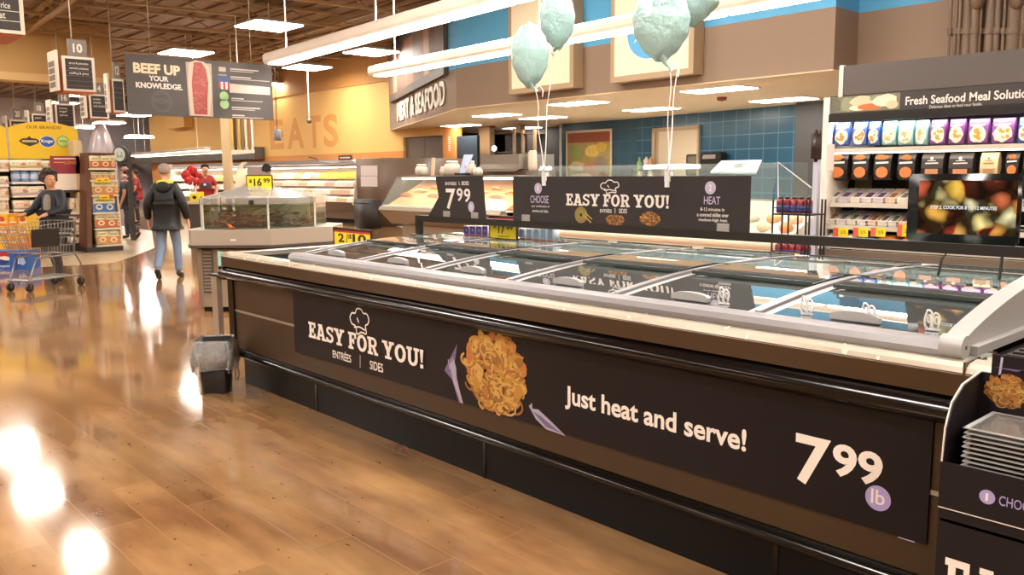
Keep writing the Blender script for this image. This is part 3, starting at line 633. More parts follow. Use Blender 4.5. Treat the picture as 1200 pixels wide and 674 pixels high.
# price sign with the notched left edge
q = [(510, 207), (564.6, 205.8), (568.5, 253.5), (502, 252.5), (514, 231)]
pq = [YY(x, y, SY) for x, y in q]; pq[2] = (pq[2][0], zr); pq[3] = (pq[3][0], zr)
sp = thing('price_sign', 'charcoal 7.99 price sign with a notched left edge on the black rail', 'sign', ((pq[0][0]+pq[1][0])/2, RY, zr))
mb = MB(); mb.slab(ps, pq, sign_m, .012); mb.build('board', sp)
mb = MB(); at_text(ps, SY, '7', 523, 221, 245, 534, wht, .02, mb=mb); at_text(ps, SY, '9', 535.5, 220.5, 236, 542.5, wht, .02, mb=mb); at_text(ps, SY, '9', 544, 221, 237, 551.5, wht, .02, mb=mb)
at_text(ps, SY, 'ENTR\u00c9ES', 522, 212.5, 217, 535, wht, .015, mb=mb); at_text(ps, SY, 'SIDES', 541, 212.5, 217, 549.5, wht, .015, mb=mb); mb.line(ps, pp2 if 0 else [YY(537.5, 213, SY), YY(539, 217, SY)], .004, wht, .0015)
c = YY(552.3, 242.5, SY); mb.disc(ps, c, .032, lav2, .001, ry=.036); mb.text(ps, 'lb', c[0]-.014, c[0]+.014, c[1]-.014, c[1]+.018, wht, .002); mb.build('lettering', sp)
hold(sp, 524, 248); hold(sp, 557, 250)
# food screen on the rail
a = YY(1066, 204, SY); b = YY(1066, 280, SY); c = YY(1198.5, 203.5, SY)
tv = thing('display_screen', 'black flat screen showing cooked vegetables standing on the rail at the right', 'screen', ((a[0]+c[0])/2, RY, zr))
W_, Z0, Z1 = (a[0], c[0]), zr+.002, a[1]
mb = MB(); mb.bbox((W_[0], SY-.012, Z0), (W_[1], SY+.03, Z1), M('black_screen_bezel', '#0d0c0c', .22), .01); mb.build('bezel', tv)
pt = plY(SY-.013); l, r, bt, tp = YY(1074, 280, SY-.013)[0], YY(1189, 280, SY-.013)[0], YY(1074, 272.5, SY-.013)[1], YY(1074, 211.5, SY-.013)[1]
def scr(name, col, s=1.): return M(name, '#000000', .3, emit=col, es=s*.8)
def screen_mat():
    m = bpy.data.materials.new('screen_food'); m.use_nodes = True; nt = m.node_tree; bs = nt.nodes['Principled BSDF']; L = nt.links.new
    tc = nt.nodes.new('ShaderNodeTexCoord'); n1 = nt.nodes.new('ShaderNodeTexNoise'); n1.inputs['Scale'].default_value = 9; n1.inputs['Detail'].default_value = 2
    L(tc.outputs['Object'], n1.inputs['Vector']); ad = nt.nodes.new('ShaderNodeVectorMath'); ad.operation = 'MULTIPLY_ADD'; ad.inputs[1].default_value = (.10, .10, .10); L(n1.outputs['Color'], ad.inputs[0]); L(tc.outputs['Object'], ad.inputs[2])
    v = nt.nodes.new('ShaderNodeTexVoronoi'); v.feature = 'SMOOTH_F1'; v.inputs['Scale'].default_value = 13; v.inputs['Smoothness'].default_value = .25; L(ad.outputs[0], v.inputs['Vector'])
    sx = nt.nodes.new('ShaderNodeSeparateColor'); L(v.outputs['Color'], sx.inputs[0]); r = nt.nodes.new('ShaderNodeValToRGB'); e = r.color_ramp.elements
    e[0].position = .12; e[0].color = lin('#2a140a'); e[1].position = .92; e[1].color = lin('#e8dca8')
    for p, c in ((.28, '#8c3320'), (.42, '#b5543a'), (.52, '#c9a23e'), (.66, '#b98450'), (.78, '#d9c67e')): q = e.new(p); q.color = lin(c)
    L(sx.outputs[0], r.inputs[0]); mr = nt.nodes.new('ShaderNodeMapRange'); mr.inputs['From Min'].default_value = .18; mr.inputs['From Max'].default_value = .62; mr.inputs['To Min'].default_value = 1.; mr.inputs['To Max'].default_value = .03; L(v.outputs['Distance'], mr.inputs['Value'])
    mx = nt.nodes.new('ShaderNodeMix'); mx.data_type = 'RGBA'; mx.blend_type = 'MULTIPLY'; mx.inputs[0].default_value = 1; L(r.outputs[0], mx.inputs[6]); L(mr.outputs[0], mx.inputs[7])
    L(mx.outputs[2], bs.inputs['Emission Color']); bs.inputs['Emission Strength'].default_value = .95; bs.inputs['Specular IOR Level'].default_value = .2; bs.inputs['Base Color'].default_value = (0, 0, 0, 1); bs.inputs['Roughness'].default_value = .25
    return m
mb = MB(); mb.poly(pt, [(l, bt), (r, bt), (r, tp), (l, tp)], screen_mat(), .0005)
sw, sh = r-l, tp-bt
def scr(name, col, s=1.): return M(name, '#000000', .3, emit=col, es=s*.42)
at_text(pt, SY-.013, 'STEP 2. COOK FOR 8 TO 12 MINUTES', 1090.5, 240.6, 244.6, 1168.5, scr('screen_white', '#ffffff', 1.3), .02, lift=.002, mb=mb); mb.build('screen', tv)
mb = MB(); p0 = onY(1112, 293, RY); p1 = onY(1100, 308, RY-.02); mb.tube([p0, (p0+p1)/2+[0, -.02, -.01], [p1[0], p1[1], 1.07]], .006, black, 6); mb.build('cable', tv); mb = MB(); p0 = onY(1175, 297, RY); mb.tube([p0, [p0[0], p0[1]-.02, 1.07]], .006, black, 6); mb.build('cable', tv)

# ------------------------------------------------------------------ price tags and small goods by the ridge
yel = M('price_yellow', '#f0d820', .5); yl2 = M('price_yellow_warm', '#e9c63a', .5); red = M('price_red', '#b8322a', .5); bk = M('print_black', '#17120f', .5); ora = M('price_orange', '#d86a2a', .5)
def price_card(label, px0, px1, py0, py1, Y, zb, txts, frame=True, band=0., z=None, post=None):
    a = YY(px0, py0, Y); b = YY(px1, py0, Y); lo = YY(px0, py1, Y)[1] if zb is None else zb
    t = thing('price_card', label, 'price card', ((a[0]+b[0])/2, Y, lo if post is None else post)); pl = plY(Y)
    mb = MB(); mb.box((a[0], Y, lo), (b[0], Y+.012, a[1]), M('price_frame_dark', '#3c1a16', .4)); mb.build('frame', t)
    e = (b[0]-a[0])*.04; mb = MB(); mb.poly(pl, [(a[0]+e, lo+e), (b[0]-e, lo+e), (b[0]-e, a[1]-e), (a[0]+e, a[1]-e)], yel, .001)
    if band: mb.poly(pl, [(a[0]+e, a[1]-e-band*(a[1]-lo)), (b[0]-e, a[1]-e-band*(a[1]-lo)), (b[0]-e, a[1]-e), (a[0]+e, a[1]-e)], red, .0015)
    w_, h_ = b[0]-a[0], a[1]-lo
    for s, u0, u1, v0, v1 in txts: mb.text(pl, s, a[0]+u0*w_, a[0]+u1*w_, lo+v0*h_, lo+v1*h_, bk, .002, .03)
    mb.build('card', t)
    if post is not None: mb = MB(); mb.box(((a[0]+b[0])/2-.01, Y+.002, post), ((a[0]+b[0])/2+.01, Y+.01, lo), M('price_frame_dark')); mb.build('stem', t)
    return t
price_card('yellow 2 for 10 dollars card at the far left corner of the freezer', 390, 435.5, 266, 300, 4.15, .80, [('2', .14, .3, .36, .74), ('/', .35, .4, .36, .74), ('$', .41, .5, .46, .74), ('10', .52, .86, .36, .76)], band=.08, post=0)
price_card('yellow 17.99 price card under the black rail at the left', 573, 606, 252.5, 290, 3.74, 1.064, [('$', .17, .27, .42, .6), ('17', .34, .58, .26, .62), ('99', .62, .86, .44, .62), ('each', .32, .74, .13, .18)], band=.14)
for k in range(4):
    a = YY(543+k*7.4, 264.5, 3.8); b = YY(543+(k+1)*7.2, 264.5, 3.8); zt_ = a[1]
    t = thing('small_carton', '%s of the four small purple cartons left of the 17.99 card' % ORD[k], 'carton', ((a[0]+b[0])/2, 3.83, 1.064), 'small cartons on the ridge')
    mb = MB(); mb.bbox((a[0], 3.8, 1.064), (b[0]-.004, 3.86, zt_), M('carton_white_purple', '#e2d9e2', .5), .003); mb.build('box', t)
    m2 = MB(); pl = plY(3.8); m2.poly(pl, [(a[0]+.002, 1.078), (b[0]-.006, 1.078), (b[0]-.006, zt_-.004), (a[0]+.002, zt_-.004)], M('carton_purple', '#5a3f9a', .5), .001); m2.disc(pl, ((a[0]+b[0])/2, 1.11), .012, M('carton_lilac', '#9a86c8'), .0015, 10); m2.line(pl, [(a[0]+.002, 1.072), (b[0]-.006, 1.072)], .008, red, .0015); m2.build('front_print', t)
for k in range(5):
    a = YY(608+k*8.2, 267, 3.8); b = YY(608+(k+1)*8.2, 267, 3.8); zt_ = a[1]
    t = thing('small_carton', '%s of the five small pale blue cartons right of the 17.99 card' % ORD[k], 'carton', ((a[0]+b[0])/2, 3.83, 1.064), 'pale blue cartons on the ridge')
    mb = MB(); mb.bbox((a[0], 3.8, 1.064), (b[0]-.005, 3.86, zt_), M('carton_white', '#dde2e8', .5), .003); mb.build('box', t)
    m2 = MB(); pl = plY(3.8); m2.poly(pl, [(a[0]+.008, 1.085), (b[0]-.012, 1.085), (b[0]-.012, zt_-.008), (a[0]+.008, zt_-.008)], M('carton_sky', '#8fb2d8', .5), .001); m2.line(pl, [(a[0]+.003, 1.074), (b[0]-.008, 1.074)], .01, M('carton_rust', '#a8522e'), .001); m2.build('front_print', t)
# clear plastic clips along the lids
clip_m = M('clear_white_plastic', '#e6e6e6', .25)
def clip(px, py, label, Y=2.73):
    p = onY(px, py, Y); z0 = ztop(Y)+.0
    mb = MB()
    for dx, h in ((-.011, .062), (.011, .055)):
        mb.tube([(p[0]+dx+.011*cos(t), Y+.003*sin(3*t), z0+h/2+h/2*sin(t)) for t in np.linspace(0, 2*pi, 19)[:-1]], .0035, clip_m, 6, closed=True)
        mb.tube([(p[0]+dx+.005*cos(t), Y+.004, z0+h*.55+h*.2*sin(t)) for t in np.linspace(0, 2*pi, 13)[:-1]], .0025, clip_m, 5, closed=True)
    mb.box((p[0]-.02, Y-.004, z0-.002), (p[0]+.02, Y+.01, z0+.004), clip_m); tag(mb.build('sign_clip'), label, 'clip')
clip(945, 367, 'looped clear plastic clip left of the handle on the rightmost front lid'); clip(1092, 385, 'looped clear plastic clip beside the right end cap'); clip(1017, 376, 'looped clear plastic clip touching the right end of a grey lid handle')
clip(848, 352, 'looped clear plastic clip on the fifth lid by the rail divider')

# ------------------------------------------------------------------ balloons
foil = M('pale_aqua_foil', '#b4dcdc', .24, metal=.08, var=.08, vs=13, bump=1.0)
rib_m = M('white_ribbon', '#efe9e4', .4)
def balloon(label, c_px, D, rx_px, rz_px, face, squash, tie_px, clip_px, tail=(0, 0), text=None, neck=True):
    c = atD(c_px[0], c_px[1], D); s = D/FPX; R_ = (rx_px*s*1.2, rz_px*s)
    t = thing('foil_balloon', label, 'balloon', c, 'pale aqua foil balloons')
    yaw = atan2(RT[1], RT[0])+face
    mb = MB(); bm = bmesh.new(); bmesh.ops.create_uvsphere(bm, u_segments=48, v_segments=28, radius=1)
    for v in bm.verts:                       # foil pillow: rounded, creased towards the seam, pulled to a neck below
        x, y, z = v.co; rr = sqrt(x*x+z*z); a = atan2(z, x)
        crease = 1+.05*sin(a*17)*max(0, rr-.45)*1.6+.05*sin(a*29+1)*max(0, rr-.6)
        v.co.y = y*crease; k = 1+.02*sin(a*13)*rr
        v.co.x = x*k; v.co.z = z*k
        if z < -.3: q = (-.3-z)/.7; v.co.x *= 1-.35*q*q; v.co.z -= .10*q*q
    T = Matrix.Translation(Vector(c)) @ Matrix.Rotation(yaw, 4, 'Z') @ Matrix.Diagonal((R_[0]/(abs(cos(face))+squash*abs(sin(face))), R_[0]*squash/(abs(cos(face))+squash*abs(sin(face))), R_[1], 1))
    mb.bm(bm, foil, True, T); mb.build('envelope', t)
    tie = atD(tie_px[0], tie_px[1], D)
    b = c-UP*R_[1]*1.02; mb = MB(); mb.tube([b+UP*.03, (b+tie)/2, tie, tie-UP*.02+RT*.012], [.03, .012, .006, .012], foil, 8); mb.build('neck', t)
    e = onY(clip_px[0], clip_px[1], SY+.006)
    pts = [tie*(1-u)+e*u+RT*(.012*sin(u*9)*(1-u)) for u in np.linspace(0, 1, 14)]
    mb = MB(); mb.tube(pts, .003, rib_m, 5); mb.tube([tie, tie+RT*.03+UP*.02, tie+RT*.05-UP*.01, tie+RT*.045-UP*.05], .004, rib_m, 5); mb.build('ribbon', t)
    if text:
        vs, fs = text_mesh(text[0], .01); xs = [v[0] for v in vs]; m_ = (max(xs)+min(xs))/2; out = []
        for v in vs:
            u = (v[0]-m_)/(max(xs)-min(xs))*text[1]; w_ = text[2]+v[1]*text[3]
            q = c+RT*u*R_[0]+UP*w_*R_[1]; out.append(q-FW*(R_[0]*squash*sqrt(max(.05, 1-u*u-w_*w_))+.012))
        mb = MB(); mb.add(out, fs, M('faint_foil_print', '#7f9ea4', .4)); mb.build('print', t)
    return t
DB = float((onY(620, 150, RY)-CP)@FW)
clipA = (637.5, 204); clipB = (783, 204)
balloon('lower left aqua foil balloon of the left pair, tapering to a point', (621, 64), DB, 21, 36, .2, .8, (627, 104), clipA)
balloon('upper right aqua foil balloon of the left pair, cut by the top of the picture', (653, 22), DB+.25, 20, 33, .2, .85, (646, 62), clipA)
DB2 = float((onY(790, 150, RY)-CP)@FW)
balloon('larger lower aqua foil balloon of the right pair, hanging in front of the cream sign', (775, 26), DB2, 28, 42, 0, .62, (784.5, 79), clipB, text=('COMPL', .8, .32, .2))
balloon('upper right aqua foil balloon of the right pair, cut by the top of the picture', (808, -6), DB2+.28, 33, 34, -.2, .6, (798, 30), clipB)
for px, lb in ((638.5, 'left'), (783, 'right')):
    p = onY(px, 206, SY); mb = MB(); mb.box((p[0]-.016, SY-.012, p[2]-.03), (p[0]+.016, SY+.02, p[2]+.022), clip_m); mb.tube([(p[0]-.01, SY-.01, p[2]+.02), (p[0]+.012, SY-.012, p[2]+.055), (p[0]+.03, SY-.01, p[2]+.03)], .006, clip_m, 6)
    mb.box((p[0]-.012, SY-.014, p[2]-.06), (p[0]+.012, SY-.002, p[2]-.03), clip_m); tag(mb.build('ribbon_clip'), 'white clip tying the %s pair of balloons to the top of the wide sign' % lb, 'clip')

# ------------------------------------------------------------------ waste bin by the freezer corner
bc = onZ(262, 452)[:2]; d1 = R0[:2]*.99+FH[:2]*.1; d1 /= np.linalg.norm(d1); d2 = np.array([-d1[1], d1[0]])
bc = np.array([bc[0]+.12, 2.37])
bn = thing('waste_bin', 'small black waste bin with a clear liner bag on the floor at the freezer corner', 'bin', (bc[0], bc[1], 0))
bp = M('black_bin_plastic', '#171313', .4)
def ring(hw, hd, z, n=6):
    pts = []
    for sx, sy in ((1, 1), (-1, 1), (-1, -1), (1, -1)):
        for k in range(n):
            a = (k/(n-1))*pi/2+{(1, 1): 0, (-1, 1): pi/2, (-1, -1): pi, (1, -1): 1.5*pi}[(sx, sy)]; r = .035
            q = bc+d1*(sx*(hw-r)+r*cos(a))+d2*(sy*(hd-r)+r*sin(a)); pts.append((q[0], q[1], z))
    return pts
def loft(mb, rings, mat, cap0=True, cap1=False):
    n = len(rings[0]); vs = [p for r in rings for p in r]
    mb.add(vs, [(i*n+k, i*n+(k+1) % n, (i+1)*n+(k+1) % n, (i+1)*n+k) for i in range(len(rings)-1) for k in range(n)], mat, True)
    if cap0: mb.add(rings[0], [list(range(n))[::-1]], mat)
    if cap1: mb.add(rings[-1], [list(range(n))], mat)
mb = MB(); loft(mb, [ring(.09, .08, .0), ring(.112, .115, .37), ring(.107, .11, .37), ring(.087, .077, .015)], bp); mb.build('bucket', bn)
lin_m = glass('clear_liner_film', '#ffffff', 3.0, .80, .22, 1.0)
mb = MB(); rings = []; rng = random.Random(5)
for u in np.linspace(0, 1, 15):
    bul = .024*sin(u*2.6); base = ring(.114+bul, .117+bul, .378-.215*u, 12); row = []
    for k, p in enumerate(base):
        cr_ = 1+u**.5*(.05*sin(k*1.37+u*5)+.035*sin(k*2.9-u*9)+.02*rng.uniform(-1, 1)); row.append((bc[0]+(p[0]-bc[0])*cr_, bc[1]+(p[1]-bc[1])*cr_, p[2]+.022*u*sin(k*.9)))
    rings.append(row)
loft(mb, rings[::-1], lin_m, False)
loft(mb, [ring(.098, .1, .24), ring(.106, .108, .33), ring(.116, .118, .38)], lin_m, False)
mb.build('liner_bag', bn)
q = bc+d1*.132; m2 = MB(); m2.ball((q[0], q[1], .19), (.025, .025, .03), lin_m); m2.tube([(q[0], q[1], .19), (q[0]+.02, q[1]+.0, .13), (q[0]+.015, q[1], .08)], [.012, .02, .012], lin_m, 7); m2.build('liner_knot', bn)
# corner post and aqua tag at the freezer's left end
mb = MB(); p = onY(251, 345, 2.70); p2 = onY(257.5, 345, 2.70); mb.box((p[0], 2.68, 0), (p2[0], 2.72, .73), M('steel_corner_guard', '#b3a695', .35, metal=.5)); mb.box((p[0]-.01, 2.67, .73), (FL, 2.73, .745), black)
tag(mb.build('corner_guard'), 'upright steel corner guard on the floor at the left end of the freezer', 'post')
mb = MB(); p = onY(256.3, 325, 2.72); mb.box((p[0], 2.72, .75), (FL+.0, 2.724, .92), M('aqua_card', '#9fd6d0', .5)); tag(mb.build('hanging_tag'), 'pale aqua card hanging on the left end of the freezer', 'tag')

# ------------------------------------------------------------------ cardboard display shipper at the right
bd = M('black_cardboard', '#1a1517', .5, spec=.25); bde = M('cut_card_edge', '#d8cfc6', .6)
SX, SYF, SYB, SXR = -.82, 2.255, 2.495, -.10
sh = thing('cardboard_display', 'black cardboard display stand against the freezer at the right edge of the picture', 'display', ((SX+SXR)/2, (SYF+SYB)/2, 0))
zl = .75
side = [(SYB, 0), (SYF, 0), (SYF, zl), (SYF+.01, zl+.09), (SYF+.045, zl+.15), (SYF+.11, zl+.185), (SYB, zl+.20)]
for x in (SX, SXR-.006): mb = MB(); mb.prism([(y, z) for y, z in side][::-1], 0, x, x+.006, bd); mb.build('side_panel', sh)
mb = MB(); mb.tube([(SX, y, z) for y, z in side[2:]], .003, bde, 5); mb.build('cut_edge', sh)
mb = MB(); mb.box((SX+.006, SYF, .0), (SXR-.006, SYF+.005, zl), bd); mb.box((SX+.006, SYF, .59), (SXR-.006, SYB, .598), bd); mb.box((SX, SYF-.006, zl-.12), (SXR, SYF, zl), bd)
mb.box((SX+.006, SYB-.006, 0), (SXR-.006, SYB, zl+.20), bd); mb.build('front_panel', sh)
mb = MB(); mb.line(plY(SYF-.0062), [(SX, zl-.121), (SXR, zl-.121)], .003, bde, .0005)
pf = plY(SYF-.006)
def fxt(t, l, top, bot, r, mat, bold=0., slab=False):
    a = YY(l, bot, SYF-.006); b = YY(l, top, SYF-.006); return a, b
c = YY(1157, 582.5, SYF-.006); mb.disc(pf, c, .0185, lav, .001); mb.text(pf, '1', c[0]-.0035, c[0]+.0025, c[1]-.010, c[1]+.010, wht, .002, .01)
a = YY(1170.5, 594, SYF-.006); b = YY(1170.5, 576.5, SYF-.006); e = YY(1202, 600, SYF-.006); mb.text(pf, 'CHOOSE', a[0], a[0]+(e[0]-a[0])*1.55, c[1]-.0125, c[1]+.0125, lav, .002, .008)
pf2 = plY(SYF); a = YY(1107, 674, SYF); b = YY(1107, 652, SYF)
e = YY(1139, 674, SYF); ww = (e[0]-a[0]); mb.slabtext(pf2, 'EASY FOR', a[0], a[0]+ww*8.2, b[1]-.125, b[1], wht, .002); mb.build('lettering', sh)
mb = MB(); ph = plY(SYB-.012); p0 = YY(1140, 440, SYB-.012); mb.box((SX+.03, SYB-.012, .75), (SXR-.03, SYB-.007, 1.005), bd)
c = YY(1180, 458, SYB-.013); noodles(mb, ph, c, .058, .048, 120, .001); mb.poly(ph, [(c[0]-.035, c[1]+.06), (c[0]+.02, c[1]+.055), (c[0]+.06, c[1]+.075), (c[0]+.07, c[1]+.062)], frk2, .001); mb.text(ph, 'Delicious', 0, 1, 0, .001, lav2, .0005) if 0 else None
mb.line(ph, [(SX+.05, .93), (SX+.055, 1.0)], .006, lav2, .001); mb.build('back_card', sh)
cl = glass('clear_clamshell_plastic', '#e2dfdc', 1.4, .9, .1)
for r_ in range(2):
    for k in range(20):
        z0 = .60+k*.0125; x0 = SX+.05+r_*.31; t = thing('plastic_tray', '%s clear tray from the bottom of the %s stack in the cardboard display' % (ORD[k], ('left', 'right')[r_]), 'tray', (x0+.13, 2.365, z0), 'stacked clear trays')
        mb = MB(); 
        mb.hexa([(x0+.02, 2.285, z0), (x0+.26, 2.285, z0), (x0+.26, 2.455, z0), (x0+.02, 2.455, z0), (x0, 2.268, z0+.009), (x0+.28, 2.268, z0+.009), (x0+.28, 2.472, z0+.009), (x0, 2.472, z0+.009)], cl); mb.build('tub', t)
        mb = MB(); cr_ = M('clamshell_rim', '#aba8a6', .15); j = .003*(k % 2)
        for a_, b_ in (((x0-.004-j, 2.264), (x0+.284+j, 2.272)), ((x0-.004-j, 2.468), (x0+.284+j, 2.476)), ((x0-.004-j, 2.272), (x0+.006, 2.468)), ((x0+.274, 2.272), (x0+.284+j, 2.468))): mb.box((*a_, z0+.009), (*b_, z0+.0115), cr_)
        mb.build('rim', t)

# ================================================================== COLD CASE AT THE RIGHT
CY = 6.95
case_d = M('case_interior_dark', '#332c29', .5); shelf_m = M('case_shelf_cream', '#cfc5b6', .4); case_w = M('case_post_white', '#e4dcd0', .4); hd = M('header_charcoal', '#5a524d', .5); hd2 = M('header_dark_band', '#3d3734', .5)
case_br = M('case_base_bronze', '#6f6154', .4)
cx0 = YY(964, 200, CY)[0]; cx1 = 1.2; zc = YY(966, 137.5, CY)[1]
cs = thing('refrigerated_case', 'tall open refrigerated seafood case with a charcoal header at the right', 'refrigerated case', ((cx0+cx1)/2, CY+.45, 0))
mb = MB(); mb.box((cx0, CY-.03, 0), (cx0+.055, CY+.02, YY(966, 115, CY)[1]), case_w); mb.box((cx0+.01, CY, 0), (cx0+.045, CY+.9, zc+.1), case_w)
mb.build('end_panel', cs)
mb = MB(); mb.box((cx0+.05, CY+.85, .2), (cx1, CY+.9, zc+.15), case_d); mb.build('back_panel', cs)
zb0 = YY(1000, 294, CY-.12)[1]
mb = MB(); mb.box((cx0+.05, CY-.1, .12), (cx1, CY+.86, zb0-.22), case_br); mb.prism([(CY-.14, zb0-.26), (CY-.1, zb0-.3), (CY, zb0-.3), (CY, zb0-.12), (CY-.1, zb0-.12), (CY-.14, zb0-.16)], 0, cx0+.05, cx1, black)
mb.box((cx0+.05, CY-.12, zb0-.14), (cx1, CY-.06, zb0), case_br); mb.box((cx0+.1, CY, 0), (cx1, CY+.8, .12), kick); mb.build('base', cs)
zh0, zh1 = YY(989, 112, CY)[1], YY(989, 78, CY)[1]
hx = YY(988, 90, CY)[0]
mb = MB(); mb.box((cx0+.05, CY-.03, zc-.02), (cx1, CY+.9, zc+.02), black); mb.box((cx0+.05, CY-.03, zc-.05), (cx1, CY-.015, zc-.02), black); mb.box((cx0+.05, CY-.01, zc+.02), (cx1, CY+.05, zh0), hd2); mb.box((cx0+.05, CY+.05, zc+.02), (cx1, CY+.9, zc+.1), case_d); mb.build('canopy', cs)
mb = MB(); mb.box((hx, CY-.015, zh0), (cx1, CY+.02, zh1), hd); mb.box((hx-.025, CY-.02, zh0-.01), (hx+.01, CY+.03, zh1+.01), case_w); hdr = mb.build('header', cs)
pc = plY(CY-.0115)
mb = MB(); at_text(pc, CY-.0115, 'Fresh Seafood Meal Solutions', 1061, 113.5, 123.5, 1061+ (1200-1061)*1.115, wht, .02, mb=mb); a = YY(1089, 128.5, CY-.0115); b = YY(1089, 124.8, CY-.0115); e = YY(1151, 124, CY-.0115)
mb.text(pc, 'Delicious ideas to feed your family.', a[0], e[0], a[1], b[1]+.008, wht, .002); mb.build('lettering', cs)
mb = MB(); a = YY(968, 137, CY-.0115); b = YY(1055, 112, CY-.0115); z0_, z1_ = zc+.03, zh0-.01
mb.poly(pc, [(a[0], z0_), (b[0], z0_), (b[0], z1_), (a[0], z1_)], M('photo_olive', '#7d7a63', .5), .001)
rng = random.Random(5); fc = [M('photo_cream', '#d8c3a0', .5), M('photo_sage', '#8e9374', .5), M('photo_orange', '#c66f3c', .5), M('photo_pale', '#e4d6bf', .5), M('photo_grey_green', '#6b6a58', .5)]
wq = b[0]-a[0]; hq = z1_-z0_
for u, v, ru, rv, i in ((.12, .5, .11, .45, 4), (.3, .5, .1, .45, 1), (.5, .6, .16, .36, 0), (.62, .25, .18, .2, 2), (.8, .6, .16, .36, 3), (.9, .3, .08, .25, 0), (.7, .75, .1, .2, 1), (.45, .25, .12, .2, 3), (.58, .3, .1, .1, 2)):
    mb.blob(pc, (a[0]+u*wq, z0_+v*hq), ru*wq, rv*hq, fc[i], .0013+u*.0004, 14, .12)
mb.build('food_photo', cs)
# shelves, wire fences, price strips
zs1 = YY(1060, 173.5, CY+.03)[1]; zs2 = YY(1020, 240, CY+.03)[1]; zs3 = YY(1020, 267, CY)[1]; zs4 = YY(1020, 290, CY-.03)[1]
for z, y0 in ((zs1, CY+.05), (zs2, CY+.04), (zs3, CY+.0), (zs4, CY-.02)):
    mb = MB(); mb.box((cx0+.06, y0+.05, z-.02), (cx1, CY+.85, z), case_d); mb.box((cx0+.06, y0, z-.025), (cx1, y0+.05, z+.012), shelf_m)
    sf = mb.build('shelf', cs)
    if z in (zs2, zs3):
        m2 = MB()
        for k in range(2): m2.tube([(cx0+.06, y0+.01, z+.03+k*.03), (cx1, y0+.01, z+.03+k*.03)], .003, case_w, 5)
        for k in range(60):
            x = cx0+.08+k*.07
            if x < cx1: m2.tube([(x, y0+.01, z), (x, y0+.01, z+.065)], .0025, case_w, 4)
        m2.build('wire_fence', sf)
mb = MB(); mb.box((cx0+.06, CY+.02, zc-.035), (cx1, CY+.12, zc-.024), glow('case_canopy_lamp', '#fff8ee', 14*LIT)); mb.build('canopy_lamp', cs)
mb = MB(); mb.box((cx0+.06, CY+.07, zs1-.035), (cx1, CY+.10, zs1-.026), glow('case_shelf_lamp', '#fff0dc', 6*LIT)); mb.build('shelf_lamp', cs)
# hanging bags on the top row
def mesh_bag(px0, px1, py0, py1, Y, cols, kind, label, group, name='frozen_bag', dep=.07):
    a = YY(px0, py1, Y); b = YY(px1, py0, Y); t = thing(name, label, 'bag' if 'bag' in name else 'package', ((a[0]+b[0])/2, Y+dep/2, a[1]), group)
    x0, x1, z0, z1 = a[0]+.004, b[0]-.004, a[1], b[1]; w_, h_ = x1-x0, z1-z0
    body = M(cols[0], cols[1], .35, var=.1, vs=15)
    mb = MB(); prof = [(Y+dep*.5, z0), (Y+dep*.1, z0+h_*.06), (Y, z0+h_*.35), (Y+.01, z0+h_*.75), (Y+dep*.4, z1), (Y+dep*.6, z1), (Y+dep, z0+h_*.7), (Y+dep, z0+h_*.3)]
    mb.prism(prof, 0, x0, x1, body); mb.build('pouch', t)
    pl = plY(Y-.001); m2 = MB()
    if kind == 'bag':
        m2.blob(pl, ((x0+x1)/2, z0+h_*.40), w_*.46, h_*.34, M(cols[2], cols[3], .45, var=.15, vs=40), .001, 16, .12)
        for j in range(9): m2.blob(pl, ((x0+x1)/2+w_*random.uniform(-.26, .26), z0+h_*random.uniform(.22, .56)), w_*random.uniform(.08, .16), h_*random.uniform(.05, .10), M(cols[4], cols[5], .45, var=.25, vs=60) if j % 3 else wht, .002+j*1e-4, 9, .25, random.uniform(0, 3))
        m2.line(pl, [(x0+w_*.12, z0+h_*.74), (x1-w_*.12, z0+h_*.76)], h_*.08, wht, .002); m2.line(pl, [(x0+w_*.3, z0+h_*.86), (x1-w_*.3, z0+h_*.86)], h_*.04, M(cols[2], cols[3]), .002)
    elif kind == 'round':
        m2.disc(pl, ((x0+x1)/2, z0+h_*.28), w_*.36, M(cols[4], cols[5], .45, var=.15, vs=40), .0015, 20, h_*.2); m2.line(pl, [(x0+w_*.12, z0+h_*.62), (x1-w_*.12, z0+h_*.64)], h_*.07, wht, .002); m2.blob(pl, ((x0+x1)/2, z0+h_*.82), w_*.36, h_*.1, M(cols[2], cols[3], .45, var=.3, vs=70), .0015, 12, .2)
    else:
        m2.poly(pl, [(x0+w_*.2, z0+h_*.06), (x1-w_*.2, z0+h_*.06), (x1-w_*.2, z0+h_*.32), (x0+w_*.2, z0+h_*.32)], M(cols[4], cols[5], .45, var=.15, vs=40), .0015)
        m2.line(pl, [(x0+w_*.2, z0+h_*.55), (x1-w_*.2, z0+h_*.56)], h_*.05, M(cols[2], cols[3], .45), .002); m2.line(pl, [(x0+w_*.3, z0+h_*.66), (x1-w_*.3, z0+h_*.66)], h_*.03, M(cols[2], cols[3]), .002); m2.disc(pl, ((x0+x1)/2, z0+h_*.76), w_*.08, M(cols[2], cols[3]), .002, 10)
    m2.build('front_print', t); return t
BLUE = ('bag_blue', '#4a66ac', 'bag_pale', '#e8dccb', 'bag_shrimp', '#e08a3c'); TEAL = ('bag_teal', '#86b8b8', 'bag_pale', '#e8dccb', 'bag_shrimp_light', '#e8b070'); PURP = ('bag_purple', '#85488c', 'bag_pale', '#e8dccb', 'bag_yellow', '#d9a23a')
row1 = [(967.7, 977, BLUE), (977, 995, BLUE), (998, 1016, BLUE), (1016, 1031, BLUE), (1032.5, 1051, TEAL), (1051, 1071, TEAL), (1071, 1088, TEAL), (1088.5, 1109, PURP), (1110.5, 1131, PURP), (1133, 1159, PURP), (1160.5, 1189.5, PURP), (1191.5, 1212, BLUE)]
